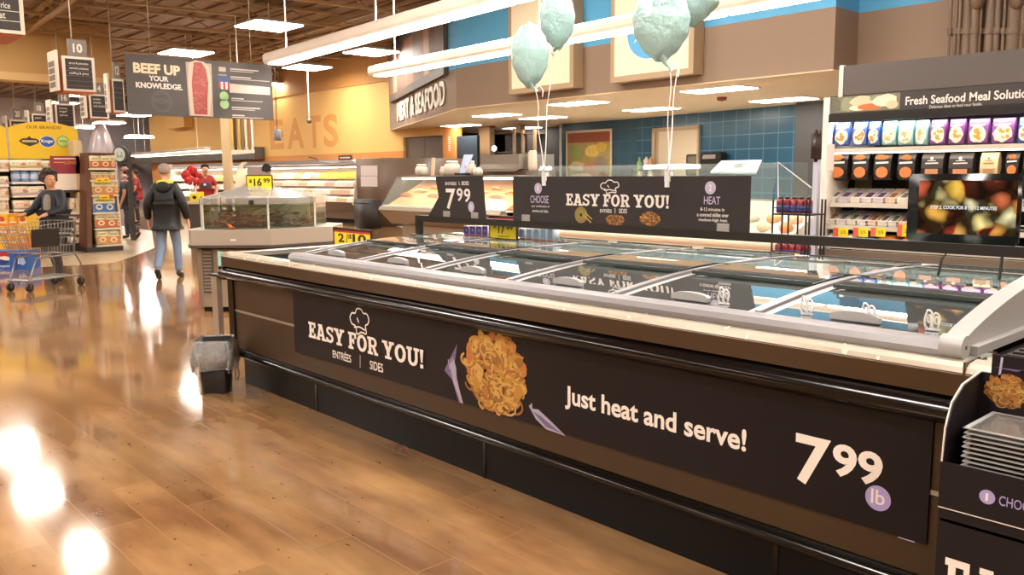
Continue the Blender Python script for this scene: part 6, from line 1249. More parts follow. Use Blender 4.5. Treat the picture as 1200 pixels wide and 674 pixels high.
# ================================================================== HANGING SIGNS
BX = -13.5; brd = M('steak_sign_charcoal', '#4b4543', .5)
q = [XX(147, 62, BX), XX(318, 77, BX), XX(318, 140.5, BX), XX(150, 134.5, BX)]; y0 = (q[0][0]+q[3][0])/2; y1 = q[1][0]; z0 = (q[2][1]+q[3][1])/2; z1 = (q[0][1]+q[1][1])/2
bs = thing('hanging_sign', 'wide charcoal beef up your knowledge sign hanging at the upper left', 'sign', (BX, (y0+y1)/2, z0)); pb = plX(BX)
mb = MB(); mb.box((BX-.03, y0, z0), (BX, y1, z1), brd); mb.build('board', bs)
def uv(u, v): return (y0+(y1-y0)*u, z0+(z1-z0)*v)
def tx(mb, s, u0, u1, v0, v1, mat, bold=.0): a = uv(u0, v0); b = uv(u1, v1); mb.text(pb, s, a[0], b[0], a[1], b[1], mat, .004, bold)
cr = M('sign_cream_ink', '#efe0bd', .5)
mb = MB(); tx(mb, 'BEEF UP', .045, .345, .69, .86, cr, .045); tx(mb, 'YOUR', .14, .265, .575, .665, wht, .03); tx(mb, 'KNOWLEDGE.', .055, .355, .45, .545, wht, .04)
c = uv(.215, .24); gq = M('sign_faint_grey', '#5d5755', .5); rr_ = (z1-z0)*.17
mb.line(pb, [(c[0]+rr_*cos(t), c[1]+rr_*sin(t)) for t in np.linspace(0, 2*pi, 33)[:-1]], .02, gq, .004, True); mb.line(pb, [(c[0]+rr_*.8*cos(t), c[1]+rr_*.8*sin(t)) for t in np.linspace(0, 2*pi, 33)[:-1]], .012, gq, .004, True); tx(mb, 'FRESH', .165, .265, .20, .29, gq, .03)
mb.build('lettering', bs)
mb = MB(); mt_ = [M('steak_red', '#a64a45', .5, var=.15, vs=6), M('steak_fat', '#e2c3b0', .5), M('steak_pink', '#c27a70', .5)]
a = uv(.385, .02); b = uv(.565, .98); mb.poly(pb, [uv(.39, .02), uv(.555, .02), uv(.56, .94), uv(.385, .94)], M('steak_paper', '#b7a89c', .5), .003)
sk = [(.40, .03), (.53, .03), (.545, .3), (.552, .6), (.54, .85), (.51, .96), (.45, .98), (.405, .93), (.395, .6), (.40, .3)]; mb.poly(pb, [uv(*k) for k in sk], mt_[1], .005)
sk2 = [(.425, .05), (.515, .05), (.52, .3), (.532, .6), (.52, .84), (.49, .95), (.44, .94), (.418, .6), (.42, .3)]; mb.poly(pb, [uv(*k) for k in sk2], mt_[0], .007)
rng = random.Random(4)
for k in range(40):
    u, v = rng.uniform(.43, .51), rng.uniform(.08, .9); d_ = uv(u, v); mb.line(pb, [(d_[0]-.03, d_[1]+rng.uniform(-.02, .02)), d_, (d_[0]+.03, d_[1]+rng.uniform(-.03, .03))], .008, mt_[2], .009)
mb.build('steak_picture', bs)
mb = MB(); lg = M('sign_text_grey', '#b5aca2', .5)
for v, n in ((.88, 2), (.74, 2), (.36, 2), (.2, 2), (.06, 2)):
    for j in range(n): a = uv(.69, v-.035*j); b = uv(.78+.12*((j+int(v*10)) % 3)/2+j*.08, v-.035*j); mb.line(pb, [a, b], .022 if j == 0 else .012, lg, .004)
mb.poly(pb, [uv(.68, .46), uv(.98, .46), uv(.98, .60), uv(.68, .62)], M('sign_pale_band', '#c9beb2', .5), .004)
mb.poly(pb, [uv(.61, .82), uv(.66, .82), uv(.66, .9), uv(.61, .9)], M('sign_seal_tan', '#b5a890', .5), .004); mb.line(pb, [uv(.605, .76), uv(.665, .76)], .03, M('sign_lilac', '#857c96', .5), .004)
mb.poly(pb, [uv(.6, .64), uv(.685, .64), uv(.685, .72), uv(.6, .72)], M('shield_blue', '#3f4f86', .5), .005)
for k in range(5): mb.poly(pb, [uv(.603+k*.016, .5+abs(k-2)*.012), uv(.619+k*.016, .5+abs(k-2)*.012), uv(.619+k*.016, .64), uv(.603+k*.016, .64)], wht if k % 2 else red, .005)
for v in (.39, .25): mb.disc(pb, uv(.638, v), .075, M('badge_leaf_green', '#9cc48a', .5), .005)
mb.build('details', bs)
mb = MB()
for u in (.16, .85): p = uv(u, 1); mb.tube([(BX-.015, p[0], z1), (BX-.015, p[0], ZD)], .006, M('wire_grey', '#8b7a62', .5), 5)
mb.build('wire', bs)
# aisle markers
wf = M('aisle_sign_white', '#e9dfce', .5); ablk = M('aisle_sign_black', '#332c29', .5); aor = M('aisle_sign_orange', '#c0602c', .5); agr = M('aisle_sign_grey', '#7d746d', .5)
def aisle(num, px0, px1, py0, py1, D_, label, lines, left=True, npl=None):
    s = D_/FPX; c = atD((px0+px1)/2, (py0+py1)/2, D_); X = c[0]; pl = plX(X)
    y0, z1 = XX(px0, py0, X); y1, z0 = XX(px1, py1, X); w_, h_ = y1-y0, z1-z0
    t = thing('aisle_sign', label, 'sign', (X, (y0+y1)/2, z0), 'hanging aisle signs')
    mb = MB(); mb.box((X-w_*.95, y0, z0-.03), (X-.03, y1-.02, z1), aor); mb.build('body', t)
    mb = MB(); mb.box((X-.03, y0, z0), (X, y1, z1), wf); mb.poly(pl, [(y0+w_*.09, z0+h_*.06), (y1-w_*.09, z0+h_*.06), (y1-w_*.09, z1-h_*.07), (y0+w_*.09, z1-h_*.07)], ablk, .003); mb.build('front_panel', t)
    mb = MB()
    for k, l in enumerate(lines):
        v = z1-h_*(.22+.145*k); mb.line(pl, [(y0+w_*.09, v-h_*.05), (y1-w_*.09, v-h_*.05)], h_*.008, agr, .004)
        if l: mb.text(pl, l, y0+w_*.2, y1-w_*.2 if len(l) > 8 else y0+w_*.62, v-h_*.02, v+h_*.06, wf, .006, .01)
    mb.build('lettering', t)
    if left:
        ps2 = (np.array([0, y0-.1, 0.]), np.array([-1., 0, 0]), ZH, np.array([0, -1., 0])); a_, b_ = -X+.04, -X+w_*.9
        mb = MB(); mb.box((X-w_*.95, y0-.1, z0), (X-.0, y0-.06, z1+h_*.15), wf)
        for k in range(4): mb.poly(ps2, [(a_+.06, z0+h_*(.1+.2*k)), (b_-.02, z0+h_*(.1+.2*k)), (b_-.02, z0+h_*(.26+.2*k)), (a_+.06, z0+h_*(.26+.2*k))], agr, .003)
        mb.build('side_panel', t)
    mb = MB(); nb = npl or (.22, .8); n0, n1 = y0+w_*nb[0], y0+w_*nb[1]; mb.box((X-.05, n0, z1), (X-.01, n1, z1+h_*.5), agr); mb.text(plX(X-.009), num, n0+(n1-n0)*.25, n1-(n1-n0)*.25, z1+h_*.12, z1+h_*.38, wf, .002, .03); mb.build('number_plate', t)
    mb = MB(); mb.tube([(X-.3, (y0+y1)/2, z1), (X-.3, (y0+y1)/2, ZD)], .012, M('wire_grey'), 5); mb.build('rod', t)
aisle('10', 72, 113, 65, 108, 15, 'hanging aisle sign numbered 10, the largest of the group left of the beef sign', ['syrup & pancakes', 'canned potatoes', 'stuffing & gravy', '', ''])
aisle('14', 104, 128, 110, 139, 21, 'hanging aisle sign numbered 14 just left of the lower corner of the beef sign', ['crackers', 'snacks', 'soft drinks', ''])
aisle('16', 64, 89, 121, 150, 21.5, 'hanging aisle sign numbered 16 directly above the yellow brand header', ['baking', 'sugar', 'spices', ''])
aisle('12', 131, 147, 92, 132, 18.5, 'hanging aisle sign half hidden behind the left edge of the beef sign', ['', '', ''], True)
aisle('18', 37, 57, 133, 160, 23.5, 'hanging aisle sign numbered 18 left of the sign numbered 16', ['paper', '', ''])
aisle('20', 11, 33, 140, 168, 24.5, 'hanging aisle sign numbered 20, leftmost of the distant ones', ['pet care', '', ''])
# big corner sign
CXs = atD(10, 20, 10.5)[0]; pl = plX(CXs); y1, z0 = XX(30, 41, CXs); y0 = y1-1.1; z1 = z0+1.0
cg_ = thing('aisle_sign', 'nearest aisle sign cut by the top left corner of the picture', 'sign', (CXs, (y0+y1)/2, z0))
mb = MB(); mb.box((CXs-.04, y0, z0), (CXs, y1, z1), wf); mb.box((CXs-.9, y0+.1, z0-.02), (CXs-.04, y1-.03, z1), aor); mb.build('body', cg_)
yi = XX(24, 30, CXs)[0]; zi = XX(20, 36, CXs)[1]; mb = MB(); mb.poly(pl, [(y0+.06, zi), (yi, zi), (yi, z1-.06), (y0+.06, z1-.06)], ablk, .003)
for py in (13.5, 25): p = XX(15, py, CXs); mb.line(pl, [(y0+.06, p[1]), (yi, p[1])], .008, wf, .004)
a = XX(0, 9, CXs); b = XX(11.5, 3.5, CXs); mb.text(pl, 'rice', a[0]+.01, b[0], a[1], b[1], wf, .005, .01); a = XX(-6, 20.5, CXs); b = XX(6, 15, CXs); mb.text(pl, 'oat', a[0], b[0], a[1], b[1], wf, .005, .01); mb.build('black_panel', cg_)
mb = MB(); mb.tube([(CXs-.4, y0+.4, z1), (CXs-.4, y0+.4, ZD)], .012, M('wire_grey'), 5); mb.build('rod', cg_)

# ================================================================== MEAT CASES ALONG THE ORANGE WALL
MYc = onZ(405, 262, 0)[1]-.1; mx1 = YY(414, 262, MYc)[0]; mx0 = YY(296, 262, MYc)[0]-1.5
cab_b = M('brown_case_end', '#6a5544', .5); pack_m = [M('meat_white', '#e9dccb', .45, var=.08, vs=8), M('meat_pink', '#d9a596', .45, var=.2, vs=8), M('meat_yellow', '#d8b54a', .45, var=.2, vs=8), M('meat_tan', '#cfae84', .45, var=.2, vs=8)]
def meat_case(x0, x1, Y, lab, grp, nrow, ncol, names, extra=True, dz=0):
    t = thing('meat_case', lab, 'refrigerated case', ((x0+x1)/2, Y+.6, 0))
    zt = YY(400, 190, Y)[1]; zl = YY(400, 237, Y)[1]
    mb = MB(); mb.box((x0, Y+.35, .12), (x1, Y+1.0, zl-.25), cab_b); mb.prism([(Y+.05, zl), (Y+.35, zl-.3), (Y+.9, zl-.3), (Y+.9, zl-.1), (Y+.2, zl+.0)], 0, x0, x1, M('case_lip_steel', '#9a9085', .35, metal=.5)); mb.box((x0, Y+.4, 0), (x1, Y+.95, .12), kick); mb.build('base', t)
    mb = MB(); mb.box((x0, Y+.95, zl-.1), (x1, Y+1.0, zt), M('case_back_cream', '#cbbba4', .5)); mb.build('back_panel', t)
    mb = MB(); mb.prism([(Y+.45, zt-.13)]+[(Y+.45+.16*(1-cos(pi*k/8))*.5-.06*sin(pi*k/8), zt-.13+.24*k/8) for k in range(9)]+[(Y+1.0, zt+.11), (Y+1.0, zt-.13)], 0, x0, x1, M('case_canopy_steel', '#8d8177', .3, metal=.5)); mb.build('canopy', t)
    mb = MB(); mb.box((x0+.1, Y+.5, zt-.16), (x1-.1, Y+.6, zt-.135), glow('meat_case_lamp', '#fff2e0', 9*LIT)); mb.build('canopy_lamp', t)
    for x in ((x0, x1) if extra else (x0,)):
        mb = MB(); mb.prism([(Y+.0, zl-.06), (Y+.35, zl-.3), (Y+1.0, zl-.3), (Y+1.0, zt+.12), (Y+.42, zt+.12), (Y+.2, zt-.1)], 0, x-.03, x+.03, M('case_end_cream', '#d8c8ae', .4)); mb.build('end_panel', t)
    if extra:
        mb = MB(); mb.box((x1-.09, Y+.1, 0), (x1-.01, Y+.18, zl-.1), M('case_leg_pale', '#b9aa96', .4)); mb.build('leg', t)
    n = 0
    for r_ in range(nrow):
        z = zl-.02+r_*(zt-.25-zl)/nrow; y = Y+.15+r_*.14
        mb = MB(); mb.box((x0+.03, y+.0, z-.03), (x1-.03, Y+.95, z), M('case_shelf_dark', '#8a7d6e', .4)); mb.build('shelf', t)
        for k in range(ncol):
            a = x0+.08+(x1-x0-.16)*k/ncol; b = a+(x1-x0-.16)/ncol-.015; c = pack_m[2 if (r_ == nrow-1 and k > ncol*.6) else ((k*5+r_*3) % 7 == 0) and 1 or (3 if (k+r_) % 3 == 0 else 0)]
            mb = MB(); mb.hexa([(a, y+.02, z), (b, y+.02, z), (b, y+.13, z), (a, y+.13, z), (a+.01, y+.05, z+.13), (b-.01, y+.05, z+.13), (b-.01, y+.22, z+.22), (a+.01, y+.22, z+.22)], c)
            tag(mb.build('meat_pack'), names % (ORD[k], ('bottom', 'second', 'third', 'top')[r_]), 'meat', grp)
    return t, zt
mc, mzt = meat_case(mx0, mx1, MYc, 'open case of wrapped meat at the right end of the orange wall', 'meat packs in the right wall case', 4, 14, 'wrapped meat pack, %s from left on the %s row of the right case')
mx2 = YY(183, 255, MYc)[0]
mc2, _ = meat_case(mx2, mx0-.3, MYc+.25, 'long open meat case along the orange wall beyond the man in the black jacket', 'meat packs in the far wall case', 3, 18, 'wrapped meat pack, %s from left on the %s row of the far case', False)
# dark canopy band above the far case
a = YY(160, 195, YO-.3); b = YY(303, 185, YO-.3); mb = MB(); mb.box((a[0]-3, YO-.5, b[1]-.05), (b[0], YO-.05, b[1]+.45), M('grey_canopy_band', '#5a5149', .6)); tag(mb.build('wall_canopy'), 'dark grey band on the orange wall above the far meat case', 'canopy')
# brown refrigeration end block with paper sheets
x0 = YY(417, 200, MYc+.15)[0]; x1 = YY(457, 200, MYc+.15)[0]; zt = YY(440, 185.5, MYc+.15)[1]
bk_ = thing('brown_cabinet', 'tall brown cabinet with white sheets between the meat case and the grey double doors', 'cabinet', ((x0+x1)/2, MYc+.6, 0)); mb = MB(); mb.bbox((x0, MYc+.15, 0), (x1, YO-.02, zt), cab_b, .02); mb.build('body', bk_)
pl = plY(MYc+.149)
for py0, py1, lb in ((194, 206, 'upper'), (206.5, 218.5, 'lower')):
    a = YY(423, py1, MYc+.145); b = YY(442, py0, MYc+.145); mb = MB(); mb.box((a[0], MYc+.143, a[1]), (b[0], MYc+.149, b[1]), M('lilac_white_paper', '#ddd2d2', .6)); tag(mb.build('notice_sheet'), lb+' white sheet on the brown cabinet beside the meat case', 'paper')
a = YY(415, 267, MYc-.9); b = YY(433, 234, MYc-.9); mb = MB(); mb.bbox((a[0], MYc-.9, 0), (b[0], MYc-.5, b[1]), M('black_box', '#2c2522', .5), .03); mb.box((a[0]+.02, MYc-.905, b[1]-.12), (b[0]-.02, MYc-.9, b[1]-.1), black); tag(mb.build('trash_cabinet'), 'black upright bin standing in front of the brown cabinet', 'bin')
a = YY(396.5, 188, MYc+.5); b = YY(412, 181.5, MYc+.5); mb = MB(); mb.box((a[0], MYc+.5, a[1]), (b[0], MYc+.53, b[1]), M('brown_plaque', '#5a3426', .5)); mb.line(plY(MYc+.499), [(a[0]+.1, (a[1]+b[1])/2), (b[0]-.1, (a[1]+b[1])/2)], .04, wht, .002)
mb.tube([((a[0]+b[0])/2, MYc+.52, mzt+.08), ((a[0]+b[0])/2, MYc+.52, a[1])], .015, black, 6); tag(mb.build('case_plaque'), 'small brown plaque standing on top of the right end of the meat case', 'sign')
a = YY(371, 188, MYc+.6); mb = MB(); mb.tube([(a[0]-.5, MYc+.6, a[1]+.12), (a[0], MYc+.6, a[1]+.05), (a[0]+.15, MYc+.6, mzt+.08)], .02, black, 6); tag(mb.build('case_lamp_arm'), 'thin dark arm above the middle of the meat case canopy', 'lamp arm')
# cream column, hanging banner rack, far strip lights
dC = 22.5
def colq(px0, px1, py0, py1, D_): return atD(px0, py0, D_), atD(px1, py1, D_)
a, b = colq(262, 271, 250, 130, dC); mb = MB(); c = (a+b)/2; mb.obox(c, SR*(4.5/FPX*dC), SF*.1, 0, atD(266, 95, dC)[2], cpost); tag(mb.build('cream_column'), 'slim cream column standing behind the lobster tank', 'column')
t = thing('banner_rack', 'white framed hanging rack of striped wrapping rolls under the beef sign', 'rack', atD(283, 175, dC)); s = dC/FPX; o = atD(283, 175, dC); o0 = np.array([o[0], o[1], 0.]); pl = (o0, SR, ZH, -SF); zA_ = atD(283, 178, dC)[2]; zB_ = atD(283, 128, dC)[2]
mb = MB()
for x in (-14, 13): mb.slab(pl, [((x-1)*s, zA_), ((x+1)*s, zA_), ((x+1)*s, zB_), ((x-1)*s, zB_)], wf, .05)
mb.slab(pl, [(-15*s, zA_-.08), (14*s, zA_-.03), (14*s, zA_+.06), (-15*s, zA_+.02)], wf, .1); mb.slab(pl, [(-15*s, zB_-.05), (14*s, zB_-.05), (14*s, zB_), (-15*s, zB_)], wf, .1); mb.build('frame', t)
for k, cc in enumerate(('#d9b96a', '#4a3a2e', '#caa24c', '#7d6a58', '#d8c49a', '#8a6a52')):
    mb = MB(); x = (-11+k*4.1)*s; p = o0+SR*x+SF*.03; mb.tube([(*p[:2], zA_+.05), (*p[:2], zB_-.05)], 1.7*s, M('roll_'+cc[1:], cc, .5), 8); mb.build('roll', t)
mb = MB(); mb.tube([(o[0], o[1], zB_), (o[0], o[1], ZD)], .015, wf, 6); mb.build('hanger', t)
for k, (pa, pb_, lb) in enumerate((((152, 184), (243, 174), 'upper long white suspended strip light in front of the orange wall at the left'), ((160, 187), (292, 173.5), 'lower long white suspended strip light in front of the orange wall at the left'))):
    a = atD(*pa, 32); b = atD(*pb_, 25); z = (a[2]+b[2])/2; a[2] = b[2] = z; d = (b-a)/np.linalg.norm(b-a); qv = np.array([-d[1], d[0], 0])
    t = thing('strip_light', lb, 'lamp', (a+b)/2); mb = MB(); mb.obox((a+b)/2, (b-a)/2, qv*.09, z, z+.09, white); mb.build('housing', t); mb = MB(); mb.obox((a+b)/2, (b-a)/2*.99, qv*.07, z-.015, z-.002, glow('far_strip_diffuser', '#fff0d8', 3*LIT)); mb.build('diffuser', t)
    mb = MB()
    for u in (.1, .9): p = a*(1-u)+b*u; mb.tube([(p[0], p[1], z+.09), (p[0], p[1], ZD)], .01, white, 5)
    mb.build('wire', t)
mb = MB()
for k, (px0, px1, py1, col) in enumerate(((195, 204, 151, org_hi), (204, 214, 150, org_hi))):
    a = YY(px0, py1, YO-.5); b = YY(px1, 130, YO-.5); mb.box((a[0], YO-.45, a[1]), (b[0]-.05, YO-.02, a[1]+1.6), col)
tag(mb.build('wall_box'), 'pair of orange painted boxes on the orange wall below the beef sign', 'wall box')
p = YY(325, 158, YO-3); mb = MB(); mb.lathe((p[0], YO-3, p[1]-.2), [(.05, 0), (.12, .02), (.12, .36), (.05, .38)], M('grey_speaker', '#7d7f86', .4), 12); mb.tube([(p[0], YO-3, p[1]+.18), (p[0], YO-3, ZD)], .012, black, 5); tag(mb.build('pendant_speaker'), 'small grey speaker hanging on a cord before the faded wall letters', 'speaker')
# counter of displays before the far case
dT = 19.5; p = atD(255, 236, dT); z = p[2]; ct = thing('display_table', 'dark table of yellow sale signs behind the man in the black jacket', 'table', (p[0], p[1], 0)); mb = MB(); mb.obox(p+SF*.4, SR*.75, SF*.4, z-.06, z, M('table_top_pale', '#c9bfa9', .4)); mb.build('table_top', ct); mb = MB(); mb.obox(p+SF*.42, SR*.7, SF*.35, 0, z-.06, M('table_base_dark', '#4a423a', .5)); mb.build('base', ct)
for k, (px, py, w_, h_, lb) in enumerate(((228, 229, 11, 9, 'wide yellow sale card at the left on the dark table'), (235, 221, 7, 6, 'yellow sale card standing behind the wide one on the dark table'))):
    q = atD(px, py+h_/2, dT+.1+k*.3); s = dT/FPX; pl = (np.array([q[0], q[1], 0.]), SR, ZH, -SF); mb = MB(); mb.slab(pl, [(-w_/2*s, z), (w_/2*s, z), (w_/2*s, z+h_*s*(1+k*.8)), (-w_/2*s, z+h_*s*(1+k*.8))], yel, .02); mb.blob(pl, (0, z+h_*s*.5), .05, .04, bk, .003); tag(mb.build('sale_card'), lb, 'sign')
# red balloon bunch
for k, (px, py, r_) in enumerate(((218, 205, 6), (225, 200, 6.5), (231, 206, 6), (222, 211, 6), (229, 213, 5.5), (224, 206, 6))):
    q = atD(px, py, 20.5+.12*(k % 3)); s = 20.5/FPX; t = thing('red_balloon', 'glossy red balloon in the bunch beside the man in the black jacket, %s' % ('leftmost', 'topmost', 'rightmost', 'lower left', 'lower right', 'in the middle')[k], 'balloon', q, 'red balloons'); mb = MB(); mb.ball(q, r_*s, M('red_foil', '#b8201c', .2), 14); mb.build('envelope', t); mb = MB(); e = atD(227, 233.5, 19.9); mb.tube([q-ZH*r_*s, e], .006, rib_m, 4); mb.build('ribbon', t)

# ================================================================== PEOPLE AND THE CART
def skin_obj(name, V, Ed, mat, parent, root, sub=2):
    names = list(V); idx = {n: i for i, n in enumerate(names)}
    me = bpy.data.meshes.new(name); me.from_pydata([V[n][0] for n in names], [(idx[a], idx[b]) for a, b in Ed], []); ob = bpy.data.objects.new(name, me); COL.objects.link(ob)
    ob.modifiers.new('skin', 'SKIN').use_smooth_shade = True
    for n in names:
        sv = me.skin_vertices[0].data[idx[n]]; r = V[n][1]; sv.radius = (r, r) if not hasattr(r, '__len__') else r; sv.use_root = (n == root)
    m = ob.modifiers.new('sub', 'SUBSURF'); m.levels = sub; m.render_levels = sub
    bpy.context.view_layer.update(); dg = bpy.context.evaluated_depsgraph_get(); nm = bpy.data.meshes.new_from_object(ob.evaluated_get(dg)); bpy.data.objects.remove(ob); bpy.data.meshes.remove(me)
    nm.name = name; nm.materials.clear(); nm.materials.append(mat); nm.polygons.foreach_set('use_smooth', [True]*len(nm.polygons)); nm.polygons.foreach_set('material_index', [0]*len(nm.polygons))
    o = bpy.data.objects.new(name, nm); COL.objects.link(o); o.parent = parent; return o
def person(label, loc, rotz, k, skin, pose, top, legs, shoe, hair, head_turn=0., open_front=None, hood=None, apron=None, group=None, seat=False):
    t = thing('person', label, 'person', loc, group, rotz); P = dict(pose)
    def S(p): return tuple(c*k for c in p)
    ht = Matrix.Rotation(head_turn, 3, 'Z')
    def HD(x, y, z): v = ht @ Vector((x, y, 0)); return (P['head'][0]+v.x, P['head'][1]+v.y, P['head'][2]+z)
    V = {'pelvis': ((0, 0, .95), (.15, .11)), 'waist': ((0, 0, 1.08), (.14, .10)), 'chest': ((0, 0, 1.28), (.165, .115)), 'nb': ((0, -.01, 1.44), (.09, .07)), 'neck': ((P['head'][0]*.6, P['head'][1]*.6, 1.51), .055),
         'jaw': (HD(0, .02, -.075), (.062, .07)), 'face': (HD(0, .012, 0), (.076, .092)), 'crown': (HD(0, -.005, .085), (.066, .08)), 'nose': (HD(0, .115, -.02), .012), 'earl': (HD(-.085, 0, -.01), .016), 'earr': (HD(.085, 0, -.01), .016)}
    Ed = [('pelvis', 'waist'), ('waist', 'chest'), ('chest', 'nb'), ('nb', 'neck'), ('neck', 'jaw'), ('jaw', 'face'), ('face', 'crown'), ('face', 'nose'), ('face', 'earl'), ('face', 'earr')]
    for s, n in ((-1, 'l'), (1, 'r')):
        sh = (s*.165, -.005, 1.40); el, wr = P['el'+n], P['wr'+n]; d = Vector(wr)-Vector(el); d.normalize(); pm = tuple(Vector(wr)+d*.07)
        V['sh'+n] = (sh, .062); V['el'+n] = (el, .043); V['wr'+n] = (wr, .028); V['pm'+n] = (pm, (.036, .022))
        Ed += [('chest', 'sh'+n), ('sh'+n, 'el'+n), ('el'+n, 'wr'+n), ('wr'+n, 'pm'+n)]
        side = Vector((0, 1, 0)) if abs(d.z) > .6 else Vector((1, 0, 0)); side = (side-d*side.dot(d)).normalized(); inn = d.cross(side)*(1 if s < 0 else -1)
        for f, (o_, L_) in enumerate(((.027, .062), (.009, .075), (-.009, .07), (-.027, .055))):
            a = Vector(pm)+side*o_+d*.03; m_ = a+d*L_*.55+inn*.006; e = m_+d*L_*.4+inn*.022
            for q, (nm, p, r) in enumerate((('a', a, .0095), ('m', m_, .009), ('e', e, .0075))): V['f%s%d%s' % (n, f, nm)] = (tuple(p), r)
            Ed += [('pm'+n, 'f%s%da' % (n, f)), ('f%s%da' % (n, f), 'f%s%dm' % (n, f)), ('f%s%dm' % (n, f), 'f%s%de' % (n, f))]
        a = Vector(wr)+d*.045+side*.035+inn*.01; e = a+d*.045+side*.02+inn*.015; V['t%sa' % n] = (tuple(a), .011); V['t%se' % n] = (tuple(e), .009); Ed += [('pm'+n, 't%sa' % n), ('t%sa' % n, 't%se' % n)]
        kn, an = P['kn'+n], P['an'+n]; V['hp'+n] = ((s*.085, 0, .88), .088); V['kn'+n] = (kn, .058); V['an'+n] = (an, .04); V['to'+n] = (P['to'+n], .035)
        Ed += [('pelvis', 'hp'+n), ('hp'+n, 'kn'+n), ('kn'+n, 'an'+n), ('an'+n, 'to'+n)]
    VS = {n: (S(v[0]), tuple(r*k for r in v[1]) if hasattr(v[1], '__len__') else v[1]*k) for n, v in V.items()}
    skin_obj('body', VS, Ed, skin, t, 'pelvis')
    def grow(names, add, over=None):
        out = {}
        for n in names:
            r = VS[n][1]; out[n] = (VS[n][0], tuple(c+add*k for c in r) if hasattr(r, '__len__') else r+add*k)
        for n, v in (over or {}).items(): out[n] = (S(v[0]), tuple(c*k for c in v[1]) if hasattr(v[1], '__len__') else v[1]*k)
        return out
    up = ['pelvis', 'waist', 'chest', 'nb', 'shl', 'ell', 'wrl', 'shr', 'elr', 'wrr']
    jk = grow(up, .028, {'pelvis': ((0, 0, .95), (.20, .20)), 'hem': ((0, 0, top.get('hem', .80)), (.215, .215))}); E2 = [(a, b) for a, b in Ed if a in jk and b in jk]+[('pelvis', 'hem')]
    short = top.get('short')
    if short:
        for n in ('l', 'r'):
            a, b = Vector(VS['sh'+n][0]), Vector(VS['el'+n][0]); jk['el'+n] = (tuple(a.lerp(b, .75)), .062*k); jk.pop('wr'+n)
        E2 = [(a, b) for a, b in E2 if a in jk and b in jk]
    skin_obj(top['name'], jk, E2, top['mat'], t, 'pelvis')
    lg = grow(['pelvis', 'hpl', 'knl', 'anl', 'hpr', 'knr', 'anr'], .012); lg['pelvis'] = (lg['pelvis'][0], .11*k); lg['anl'] = (lg['anl'][0], .062*k); lg['anr'] = (lg['anr'][0], .062*k)
    skin_obj('trousers', lg, [(a, b) for a, b in Ed if a in lg and b in lg], legs, t, 'pelvis')
    for n in ('l', 'r'):
        a, b = Vector(P['an'+n]), Vector(P['to'+n]); hl = a+(a-b).normalized()*.05; dn = Vector((0, 0, -.02))
        V3 = {'h': (S(hl+dn), .045*k), 'm': (S(a.lerp(b, .5)+dn), .045*k), 't': (S(b+(b-a).normalized()*.04), .034*k)}; skin_obj('shoe', V3, [('h', 'm'), ('m', 't')], shoe, t, 'm')
    bm = bmesh.new(); bmesh.ops.create_uvsphere(bm, u_segments=32, v_segments=22, radius=1); hs = hair['s']; lg_ = hair.get('long')
    for v in bm.verts:
        x, y, z = v.co; w_ = 1+(.10*sin(x*7+z*5)*cos(y*8)+.06*sin(x*17+y*13+z*9) if lg_ else .02*sin(x*9+y*7))
        v.co = v.co*w_
        if y > .35 and z < .45: v.co.y *= .35 if z > -.4 else .15     # leave the face free
        if z < -.55: v.co.z = -.55+(z+.55)*.4
    T = Matrix.Translation(Vector(S(HD(0, -.018, .052)))) @ ht.to_4x4() @ Matrix.Diagonal((.092*k*hs, .108*k*hs, .098*k*hs, 1))
    mb = MB(); mb.bm(bm, hair['mat'], True, T); mb.build('hair', t, local=True)
    for s in (-1, 1):
        mb = MB(); c = HD(s*.03, .092, .01); mb.ball(S(c), .009*k, M('eye_dark', '#1c1412', .2), 8); mb.build('eye', t, local=True)
    mb = MB(); c = HD(0, .088, -.062); mb.ball(S(c), (.022*k, .008*k, .006*k), M('lip', '#9a5a4c', .5), 8, ht.to_4x4()); mb.build('mouth', t, local=True)
    if hood:
        hv = {'l': (S((-.12, .03, 1.47)), .045*k), 'm': (S((0, -.075, 1.455)), .06*k), 'r': (S((.12, .03, 1.47)), .045*k)}; skin_obj('hood', hv, [('l', 'm'), ('m', 'r')], hood, t, 'm')
        mb = MB(); mb.ball(S((0, -.10, 1.40)), (.115*k, .05*k, .09*k), top['mat'], 14); mb.build('hood_back', t, local=True)
        mb = MB(); mb.tube([S((-.19, -.125, 1.22)), S((0, -.148, 1.21)), S((.19, -.125, 1.22))], .006, M('jacket_seam', '#0e0e0d', .5), 6); mb.build('back_seam', t, local=True)
    if open_front:
        V4 = {'a': (S((0, .075, 1.40)), (.06*k, .05*k)), 'b': (S((0, .105, 1.25)), (.085*k, .05*k)), 'c': (S((0, .10, 1.0)), (.09*k, .05*k)), 'd': (S((0, .09, .84)), (.08*k, .05*k))}; skin_obj('shirt', V4, [('a', 'b'), ('b', 'c'), ('c', 'd')], open_front, t, 'b')
    if apron:
        V4 = {'a': (S((0, .115, 1.32)), (.09*k, .04*k)), 'b': (S((0, .12, 1.15)), (.14*k, .045*k)), 'c': (S((0, .11, .75)), (.15*k, .06*k))}; skin_obj('apron', V4, [('a', 'b'), ('b', 'c')], apron, t, 'b')
        mb = MB(); mb.ball(S((.02, .165, 1.25)), (.035*k, .008*k, .03*k), M('badge_cloth_white', '#e6dfd6', .5), 8); mb.build('badge', t, local=True)
    return t
skin1 = M('skin_warm', '#c18a68', .5, var=.05, vs=20); skin2 = M('skin_fair', '#d9a587', .5, var=.05, vs=20)
